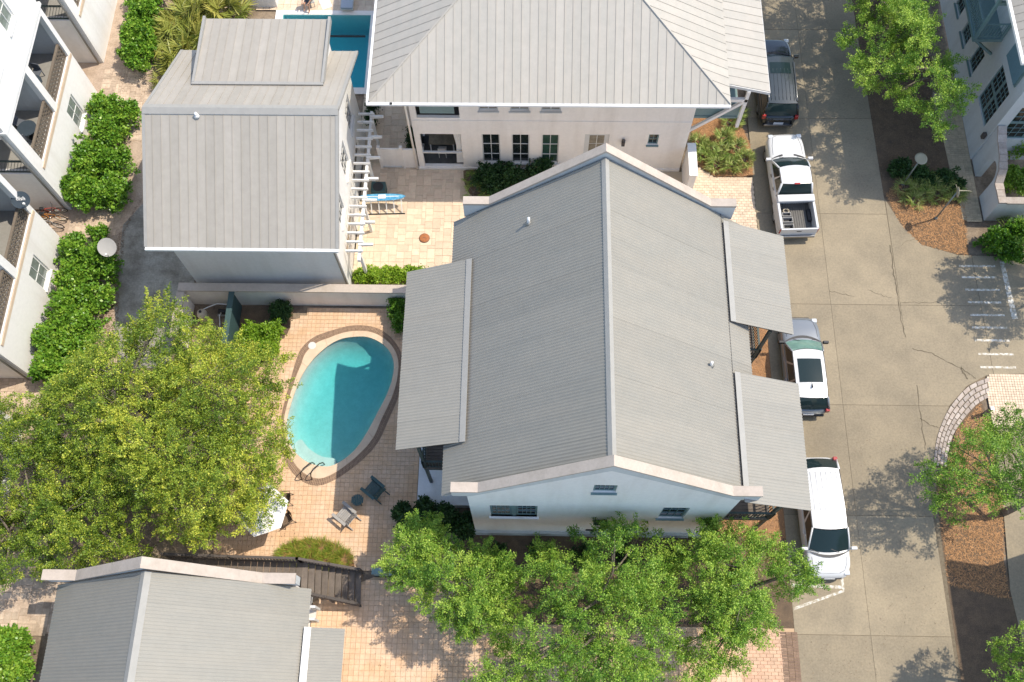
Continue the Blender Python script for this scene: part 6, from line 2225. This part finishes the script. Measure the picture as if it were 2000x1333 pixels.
um = thing("patio_umbrella", "white patio umbrella half hidden by the edge of the yellow oak", "umbrella", (-11.75, 8.7, 0.02), R(20))
top_ = (0, 0, 2.7)
cs = [(1.22 * math.cos(k * math.pi / 3), 1.22 * math.sin(k * math.pi / 3), 2.2) for k in range(6)]
for k in range(6):
    a, b = Vector(cs[k]), Vector(cs[(k + 1) % 6])
    mb = MB()
    rows = []
    for j in range(5):
        u = j / 4
        rows.append([a.lerp(b, i / 6).lerp(Vector(top_), u) - Vector((0, 0, .05 * math.sin(math.pi * i / 6) * (1 - u))) for i in range(7)])
    mb.grid(rows)
    mb.build("canopy_panel", "canvas_white", um, smooth=True)
    MB().tube([Vector(top_) - Vector((0, 0, .04)), a - Vector((0, 0, .03))], .012, 5).build("rib", "wood_brown", um)
MB().tube([(0, 0, 0), (0, 0, 2.8)], .03, 8).build("pole", "wood_brown", um, smooth=True)
MB().lathe([(.3, 0), (.3, .06), (.06, .12)], 16).build("base", "plastic_black", um)


def wicker_chair(label, loc, rz):
    t = thing("wicker_chair", label, "chair", loc, rz)
    MB().box(-.25, .25, -.24, .26, .40, .45).build("seat", "wicker", t, bevel=.02)
    rows = [[(-.26 + .52 * i / 6, -.26 - .10 * u + .06 * (i / 3 - 1) ** 2, .45 + .5 * u) for i in range(7)] for u in (0, .5, 1)]
    MB().grid(rows).build("backrest", "wicker", t, smooth=True)
    for sx in (-1, 1):
        for sy in (-1, 1):
            MB().bar((sx * .22, sy * .21, .4), (sx * .27, sy * .29, 0), .03, .03).build("leg", "wood_brown", t)
        MB().tube([(sx * .26, -.26, .66), (sx * .29, 0, .66), (sx * .27, .24, .62), (sx * .24, .22, .42)], .018, 6).build("armrest", "wicker", t, smooth=True)
    return t


wicker_chair("brown wicker chair sticking out below the white umbrella", (-11.07, 8.65, 0.02), R(125))
wicker_chair("brown wicker chair mostly under the white umbrella's right corner", (-11.22, 9.62, 0.02), R(95))
dt = thing("patio_table", "round table hidden beneath the white umbrella", "table", (-11.75, 8.7, .02))
MB().lathe([(.0, .70), (.42, .70), (.42, .73), (0, .73)], 22).build("table_top", "wicker", dt)
MB().lathe([(.28, 0.121), (.05, .16), (.05, .70)], 12).build("pedestal", "wood_brown", dt)

hr_ = thing("pool_handrail", "bent steel handrail at the shallow end of the pool", "handrail", (-10.1, 10.95, .035))
for s in (-1, 1):
    MB().tube([(s * .24 - .28, -.32, 0), (s * .24 - .25, -.28, .5), (s * .24 - .2, -.2, .75), (s * .24 - .1, 0, .78), (s * .24 + .1, .35, .45), (s * .24 + .16, .5, .05), (s * .24 + .17, .52, -.35)], .028, 8).build("rail_tube", "rail_dark", hr_, smooth=True)

# pump, filter and pipes in the enclosure
fl = thing("pool_filter", "round beige pool filter tank behind the green screen", "pool filter", (-16.40, 18.91, 0.00))
MB().lathe([(.0, 0), (.24, .02), (.26, .1), (.26, .55), (.2, .72), (.06, .8), (.0, .8)], 20).build("tank", "tank_beige", fl, smooth=True)
MB().lathe([(.07, .8), (.07, .86), (0, .87)], 10).build("valve_cap", "plastic_black", fl)
pm = thing("pool_pump", "black pool pump with white pipes beside the filter tank", "pump", (-15.42, 19.20, 0.00))
MB().lathe([(.0, -.3), (.13, -.28), (.13, .1), (.09, .14), (.09, .3), (0, .3)], 16, (0, 0, .2), (1, 0, 0)).build("motor", "plastic_black", pm, smooth=True)
MB().lathe([(.12, 0), (.12, .32), (.0, .34)], 14, (.36, 0, .04)).build("strainer", "plastic_black", pm, smooth=True)
MB().box(-.35, .5, -.18, .18, 0, .06).build("base", "dish_grey", pm)
MB().tube([(.36, .05, .3), (.36, .25, .5), (-.3, .3, .5), (-.75, .1, .5), (-.95, -.05, .55)], .03, 8).build("pipe", "white_paint", pm, smooth=True)
MB().tube([(-.1, -.1, .3), (-.15, -.3, .35), (-.1, -.9, .1), (0.1, -1.4, .08)], .03, 8).build("pipe", "white_paint", pm, smooth=True)
ht_ = thing("heater_box", "grey equipment boxes against the garden wall above the pump", "heater", (-15.72, 19.89, 0.00))
MB().box(-.45, .25, -.2, .25, 0, .75).build("cabinet", "teal_trim", ht_, bevel=.02)
MB().box(-.95, -.55, .12, .27, .5, .95).build("control_box", "tank_beige", ht_, bevel=.02)
MB().box(-.5, -.1, .1, .24, .78, 1.0).build("timer_box", "dish_grey", ht_, bevel=.02)


def sat_dish(label, loc, aim, r, m, mast=None):
    t = thing("satellite_dish", label, "satellite dish", loc)
    A = Vector(aim).normalized()
    prof = [(r * k / 8, .12 * r * (k / 8) ** 2) for k in range(9)]
    mb = MB().lathe([(0.001, 0)] + prof[1:] + [(r * .995, .12 * r + .012), (0.002, .015)][0:0] , 28, (0, 0, 0), A)
    mb.f = [f for f in mb.f if len(f) == 4]
    d = mb.build("reflector", m, t, smooth=True)
    side_ = A.cross(Vector((0, 0, 1))).normalized()
    up = side_.cross(A).normalized()
    tip = A * r * .85 - up * r * .75
    MB().tube([-up * r * .95, tip], .02, 6).build("arm", "dish_grey", t)
    MB().box(tip.x - .05, tip.x + .05, tip.y - .05, tip.y + .05, tip.z - .05, tip.z + .06).build("receiver", "white_paint", t, bevel=.02)
    if mast is not None:
        MB().tube([-A * .02, -A * .15 - Vector((0, 0, .1)), -A * .15 - Vector((0, 0, mast))], .03, 8).build("mast", "dish_grey", t, smooth=True)
    return t, A, side_, up


sat_dish("large plain grey satellite dish standing over the hedge", (-21.05, 21.78, 2.15), (0.10, -.48, .87), .47, "dish_grey", mast=1.95)
d2, A, sd, up = sat_dish("dark satellite dish with white lettering on the town house loggia rail", (-24.30, 22.86, 4.85), (.30, -.30, .9), .42, "dish_dark", mast=.5)
cu_ = bpy.data.curves.new("lettering", 'FONT')
cu_.body = "dish"
cu_.size = 0.26
cu_.extrude = 0.004
cu_.align_x = 'CENTER'
cu_.align_y = 'CENTER'
tmp = bpy.data.objects.new("lettering", cu_)
col.objects.link(tmp)
bpy.context.view_layer.update()
me = bpy.data.meshes.new_from_object(tmp)
bpy.data.objects.remove(tmp)
me.materials.clear()
me.materials.append(MATS["white_paint"])
o = bpy.data.objects.new("lettering", me)
col.objects.link(o)
o.parent = d2
rt = Vector((1, .1, 0)); rt = (rt - A * rt.dot(A)).normalized()
uu = A.cross(rt)
o.matrix_local = Matrix(((rt.x, uu.x, A.x, A.x * .045 + uu.x * .06), (rt.y, uu.y, A.y, A.y * .045 + uu.y * .06), (rt.z, uu.z, A.z, A.z * .045 + uu.z * .06), (0, 0, 0, 1)))

# bicycles leaning by the town house wall
def bicycle(label, loc, rz, frame, wheelm, lean=0.15):
    t = thing("bicycle", label, "bicycle", loc, rz)
    t.rotation_euler = (lean, 0, rz)
    rr_ = .33
    for x in (-.52, .52):
        w_ = MB().tube([(x + rr_ * math.cos(a * math.pi / 12), 0, rr_ + .02 + rr_ * math.sin(a * math.pi / 12)) for a in range(25)], .026, 6, cap=False).build("wheel", "rubber", t, smooth=True)
        MB().tube([(x + (rr_ - .035) * math.cos(a * math.pi / 12), 0, rr_ + .02 + (rr_ - .035) * math.sin(a * math.pi / 12)) for a in range(25)], .016, 5, cap=False).build("rim", wheelm, w_, smooth=True)
        sp = MB()
        for k in range(8):
            a = k * math.pi / 8
            sp.bar((x - .3 * math.cos(a), 0, .35 - .3 * math.sin(a)), (x + .3 * math.cos(a), 0, .35 + .3 * math.sin(a)), .006, .006, up=(0, 1, 0))
        sp.build("spokes", "steel", w_)
    fr_ = MB()
    B0, S0, H0, H1 = (-.05, 0, .3), (-.2, 0, .82), (.36, 0, .8), (.40, 0, .66)
    for a, b in ((B0, S0), (S0, H0), (B0, H1), (B0, (-.52, 0, .35)), ((-.18, 0, .76), (-.52, 0, .35)), (H0, (.52, 0, .35))):
        fr_.tube([a, b], .02, 6)
    fr_.build("frame", frame, t)
    MB().box(-.34, -.08, -.07, .07, .88, .94).build("saddle", "plastic_black", t, bevel=.02)
    MB().tube([(.28, -.27, .98), (.36, -.12, 1.0), (.36, .12, 1.0), (.28, .27, .98)], .015, 6).build("handlebar", "plastic_black", t, smooth=True)
    MB().lathe([(.09, -.01), (.09, .01)], 14, (-.05, -.03, .3), (0, 1, 0)).build("chainring", "steel", t)
    MB().tube([(-.2, 0, .8), (-.21, 0, .9)], .015, 6).build("seat_post", "steel", t)
    MB().tube([(.36, 0, .78), (.36, 0, 1.0)], .016, 6).build("stem", "steel", t)


bicycle("red bicycle with dark wheels leaning at the back against the town house", (-25.35, 24.88, .03), R(8), "bike_red", "bike_tan", 0.2)
bicycle("orange bicycle with tan wheel rims, in front of the red one", (-25.25, 24.5, .03), R(-4), "bike_orange", "bike_tan", 0.15)
bicycle("grey bicycle nearest the lane, in front of the orange one", (-25.3, 24.1, .03), R(-10), "dish_grey", "dish_grey", 0.12)

# surfboard on its rack, planter, fire pit lid in the courtyard
bd = thing("paddle_board", "long blue paddle board lying on the white rack in the courtyard", "paddle board", (-7.75, 25.62, .78), R(2))
rows = []
for i in range(17):
    u = -1 + i / 8
    w_ = .21 * (1 - abs(u) ** 3.0) ** .7 + .004
    zz = .10 * max(0, abs(u) - .6)
    rows.append([(u * 1.25, w_ * v, zz + .045 * (1 - v * v)) for v in (-1, -.7, 0, .7, 1)] + [(u * 1.25, w_ * v, zz - .03 * (1 - v * v)) for v in (.7, 0, -.7)])
rows = [r + r[:1] for r in rows]
MB().grid(rows).build("board", "board_blue", bd, smooth=True)
MB().bar((-1.0, 0, .052), (1.0, 0, .05), .035, .008).build("stringer_stripe", "white_paint", bd)
MB().box(-.2, .2, -.12, .12, .045, .053).build("grip_pad", "plate", bd)
rk = thing("board_rack", "white slatted rack holding the blue paddle board", "rack", (-7.75, 25.45, .02), R(2))
for k in range(6):
    x = -1.0 + k * .4
    MB().bar((x, -.42, .0), (x, .1, .68), .045, .045).build("rung", "white_paint", rk)
MB().bar((-1.15, .1, .70), (1.15, .1, .70), .05, .05).build("rail", "white_paint", rk)
MB().bar((-1.15, -.43, .03), (1.15, -.43, .03), .05, .05).build("rail", "dark", rk)
ac = thing("air_conditioner", "dark air conditioning unit in the courtyard behind the paddle board", "air conditioner", (-8.0, 26.25, .02))
MB().box(-.38, .38, -.32, .32, 0, .75).build("cabinet", "chair_green", ac, bevel=.03)
MB().lathe([(.28, .75), (.28, .77), (.05, .78)], 18).build("fan_grille", "plastic_black", ac)
fp = thing("fire_pit", "round rusty orange fire pit lid on the travertine", "fire pit", (-5.48, 23.60, 0.02))
MB().lathe([(.26, 0), (.28, .01), (.28, .03), (.26, .04)], 24).build("bowl", "wood_brown", fp, smooth=True)
MB().lathe([(.262, .041), (.24, .055), (.08, .062), (0.002, .064)], 24).build("lid", "terracotta", fp, smooth=True)
MB().tube([(-.05, 0, .055), (-.04, 0, .09), (.04, 0, .09), (.05, 0, .055)], .01, 6).build("handle", "wood_brown", fp)

# dining set in the corner porch of the hip roofed house
dn = thing("dining_table", "pale green dining table in the corner porch", "table", (-4.75, 29.3, .10))
MB().box(-.7, .7, -.42, .42, .70, .74).build("table_top", "glass_tan", dn)
for sx in (-1, 1):
    for sy in (-1, 1):
        MB().box(sx * .62 - .03, sx * .62 + .03, sy * .35 - .03, sy * .35 + .03, 0, .7).build("leg", "white_trim", dn)


def dining_chair(label, loc, rz, m):
    t = thing("dining_chair", label, "chair", loc, rz)
    MB().box(-.22, .22, -.22, .22, .42, .47).build("seat", m, t)
    MB().box(-.22, .22, -.24, -.20, .5, .92).build("backrest", m, t)
    for sx in (-1, 1):
        for sy in (-1, 1):
            MB().box(sx * .19 - .018, sx * .19 + .018, sy * .19 - .018, sy * .19 + .018, 0, .42).build("leg", m, t)
        MB().box(sx * .19 - .018, sx * .19 + .018, -.235, -.205, .42, .5).build("back_post", m, t)


dining_chair("black dining chair at the left end of the porch table", (-5.62, 29.35, .10), R(-90), "plastic_black")
dining_chair("pale dining chair in front of the porch table", (-4.72, 28.7, .10), R(0), "dish_grey")
dining_chair("black dining chair at the right end of the porch table", (-3.85, 29.35, .10), R(90), "plastic_black")
# loggia furniture
for (x, y, lab) in ((-25.7, 31.0, "dark folding chair in the north loggia of the lattice town house"), (-25.6, 26.9, "dark chair in the south loggia of the lattice town house"), (-25.9, 27.9, "second dark chair beside the table in the south loggia")):
    dining_chair(lab, (x, y, 3.46), R(random.uniform(0, 360)), "shorts_grey")
for (x, y, lab) in ((-25.6, 30.2, "round grey table in the north loggia of the lattice town house"), (-25.3, 27.4, "round grey table in the south loggia of the lattice town house")):
    t = thing("loggia_table", lab, "table", (x, y, 3.46))
    MB().lathe([(.0, .70), (.48, .70), (.48, .73), (0, .73)], 20).build("table_top", "dish_dark", t)
    MB().lathe([(.25, 0), (.04, .05), (.04, .7)], 10).build("pedestal", "plastic_black", t)


# street lamps with a round reflector over the pole, and a timber post
def street_lamp(label, loc, tilt, h, r_, arms):
    t = thing("street_lamp", label, "street lamp", loc)
    MB().tube([(0, 0, 0), (0, 0, h)], [.045, .035], 8).build("pole", "lamp_pole", t, smooth=True)
    MB().lathe([(.09, 0), (.08, .12), (.045, .16)], 12).build("base_collar", "lamp_pole", t, smooth=True)
    A = Vector(tilt).normalized()
    MB().lathe([(.03, -.02), (r_ * .7, 0), (r_, .03), (r_, .05), (r_ * .7, .03), (0.01, .02)], 28, (0, 0, h + .04), A).build("reflector", "lamp_disc", t, smooth=True)
    if arms:
        MB().tube([(.04, .02, h + .02), (.12, .08, h + .06), (.55, .06, h + .08), (.72, .02, h + .09)], [.03, .035, .02, .01], 6).build("arm", "lamp_disc", t, smooth=True)
        MB().tube([(.04, .04, h + .02), (.03, .2, h + .06), (-.02, .42, h + .1)], [.03, .028, .012], 6).build("arm", "lamp_disc", t, smooth=True)
    return t


street_lamp("street lamp with round pale reflector disc standing in the shade", (19.94, 27.12, 0), (.08, -.12, 1), 2.45, .33, False)
street_lamp("street lamp with forked arms nearer the brick path", (21.37, 25.06, 0), (.95, -.1, .15), 2.65, .27, True)
ps = thing("timber_post", "short square timber post on the corner mulch", "post", (22.05, 14.3, .006))
MB().box(-.07, .07, -.07, .07, 0, .95).build("post_body", "wood_brown", ps)
MB().box(-.085, .085, -.085, .085, .95, .98).build("post_cap", "white_paint", ps)

# pool terrace at the top: white planter box, lounger and a seated person
pb = thing("planter_box", "white rectangular box on the terrace at the top edge", "planter", (-15.9, 39.3, .05))
for (x0, x1, y0, y1) in ((-1.0, 1.0, -.5, -.44), (-1.0, 1.0, .44, .5), (-1.0, -.94, -.44, .44), (.94, 1.0, -.44, .44)):
    MB().box(x0, x1, y0, y1, 0, .8).build("side_panel", "white_paint", pb)
MB().box(-.94, .94, -.44, .44, 0, .7).build("soil_fill", "sand", pb)
lo = thing("sun_lounger", "grey sun lounger in the shade beside the lap pool", "sun lounger", (-10.75, 39.35, .05))
MB().box(-.36, .36, -.9, .9, .24, .36).build("cushion", "cushion_grey", lo, bevel=.04)
MB().box(-.36, .36, -.92, .9, .18, .24).build("frame", "white_trim", lo)
for sx in (-1, 1):
    for y in (-.75, .75):
        MB().box(sx * .3 - .03, sx * .3 + .03, y - .03, y + .03, 0, .18).build("leg", "white_trim", lo)

chp = thing("garden_stool", "low grey seat under the person at the lap pool", "stool", (-12.95, 38.95, .05), R(20))
MB().box(-.25, .25, -.25, .25, .36, .42).build("seat", "dish_grey", chp, bevel=.02)
for sx in (-1, 1):
    for sy in (-1, 1):
        MB().box(sx * .2 - .02, sx * .2 + .02, sy * .2 - .02, sy * .2 + .02, 0, .36).build("leg", "dish_grey", chp)


def skin_mesh(name, J, edges, m, parent, loc_root=0, sub=2):
    me = bpy.data.meshes.new(name)
    me.from_pydata([j[:3] for j in J], edges, [])
    me.materials.append(MATS[m])
    o = bpy.data.objects.new(name, me)
    col.objects.link(o)
    o.parent = parent
    sk = o.modifiers.new("skin", 'SKIN')
    sk.use_smooth_shade = True
    for i, v in enumerate(me.skin_vertices[0].data):
        v.radius = (J[i][3], J[i][3])
    me.skin_vertices[0].data[loc_root].use_root = True
    s = o.modifiers.new("sub", 'SUBSURF')
    s.levels = s.render_levels = sub
    return o


pr_ = thing("person", "person in a red shirt and dark shorts sitting by the lap pool", "person", (-12.95, 38.95, .05), R(160))
J = [(0, 0, .50, .14), (0, .03, .72, .13), (0, .06, .95, .14), (0, .08, 1.08, .06), (0, .10, 1.17, .055),
     (.10, .02, .48, .085), (.14, .42, .50, .065), (.15, .46, .12, .05), (.15, .60, .05, .035),
     (-.10, .02, .48, .085), (-.15, .42, .50, .065), (-.17, .48, .12, .05), (-.17, .62, .05, .035),
     (.20, .08, 1.0, .06), (.28, .22, .76, .045), (.20, .42, .66, .035), (.17, .50, .65, .03),
     (-.20, .08, 1.0, .06), (-.28, .22, .76, .045), (-.20, .42, .66, .035), (-.17, .50, .65, .03)]
E = [(0, 1), (1, 2), (2, 3), (3, 4), (0, 5), (5, 6), (6, 7), (7, 8), (0, 9), (9, 10), (10, 11), (11, 12), (2, 13), (13, 14), (14, 15), (15, 16), (2, 17), (17, 18), (18, 19), (19, 20)]
skin_mesh("body", J, E, "skin", pr_)
skin_mesh("shirt", [(0, 0, .56, .155), (0, .03, .74, .15), (0, .06, .95, .155), (0, .075, 1.03, .09), (.20, .08, 1.0, .075), (.25, .17, .86, .065), (-.20, .08, 1.0, .075), (-.25, .17, .86, .065)],
          [(0, 1), (1, 2), (2, 3), (2, 4), (4, 5), (2, 6), (6, 7)], "shirt_red", pr_)
skin_mesh("shorts", [(0, 0, .52, .155), (.10, .05, .49, .10), (.135, .32, .505, .085), (-.10, .05, .49, .10), (-.145, .32, .505, .085)], [(0, 1), (1, 2), (0, 3), (3, 4)], "shorts_grey", pr_)
hd = MB().lathe([(.002, -.12), (.06, -.10), (.085, -.03), (.09, .03), (.075, .09), (.03, .12), (.002, .123)], 16, (0, .12, 1.27)).build("head", "skin", pr_, smooth=True)
MB().lathe([(.095, -.02), (.10, .04), (.08, .10), (.03, .132), (.002, .135)], 16, (0, .105, 1.275)).build("hair", "hair_dark", hd, smooth=True)
nz = MB().add([(-.015, .205, 1.25), (.015, .205, 1.25), (0, .232, 1.245), (0, .20, 1.29)], [(0, 1, 2), (1, 3, 2), (3, 0, 2)]).build("nose", "skin", hd)
for s in (-1, 1):
    MB().lathe([(.011, 0), (.006, .006)], 8, (s * .035, .203, 1.285), (0, 1, .1)).build("eye", "dark", hd)
    MB().lathe([(.025, 0), (.02, .012)], 8, (s * .088, .12, 1.27), (s, 0, 0)).build("ear", "skin", hd)
    for k, ln_ in enumerate((.07, .08, .085, .075)):
        MB().tube([(s * .17 + (k - 1.5) * .018, .52, .645), (s * .17 + (k - 1.5) * .02, .52 + ln_ * .6, .64), (s * .17 + (k - 1.5) * .02, .52 + ln_, .615)], [.009, .008, .006], 5).build("finger", "skin", pr_, smooth=True)
    MB().tube([(s * .14, .49, .645), (s * .125, .54, .63)], [.01, .008], 5).build("thumb", "skin", pr_, smooth=True)
MB().box(-.03, .03, .2, .208, 1.218, 1.224).build("mouth", "shirt_red", hd)
# white towel and a magazine on the terrace
tw = thing("towel", "white towel spread on the terrace beside the person in red", "towel", (-12.1, 39.1, .055), R(25))
MB().grid([[(x * .3, y * .4, .006 + .006 * math.sin(x * 5 + y * 4)) for x in (-1, -.5, 0, .5, 1)] for y in (-1, -.5, 0, .5, 1)]).build("cloth", "canvas_white", tw, smooth=True)
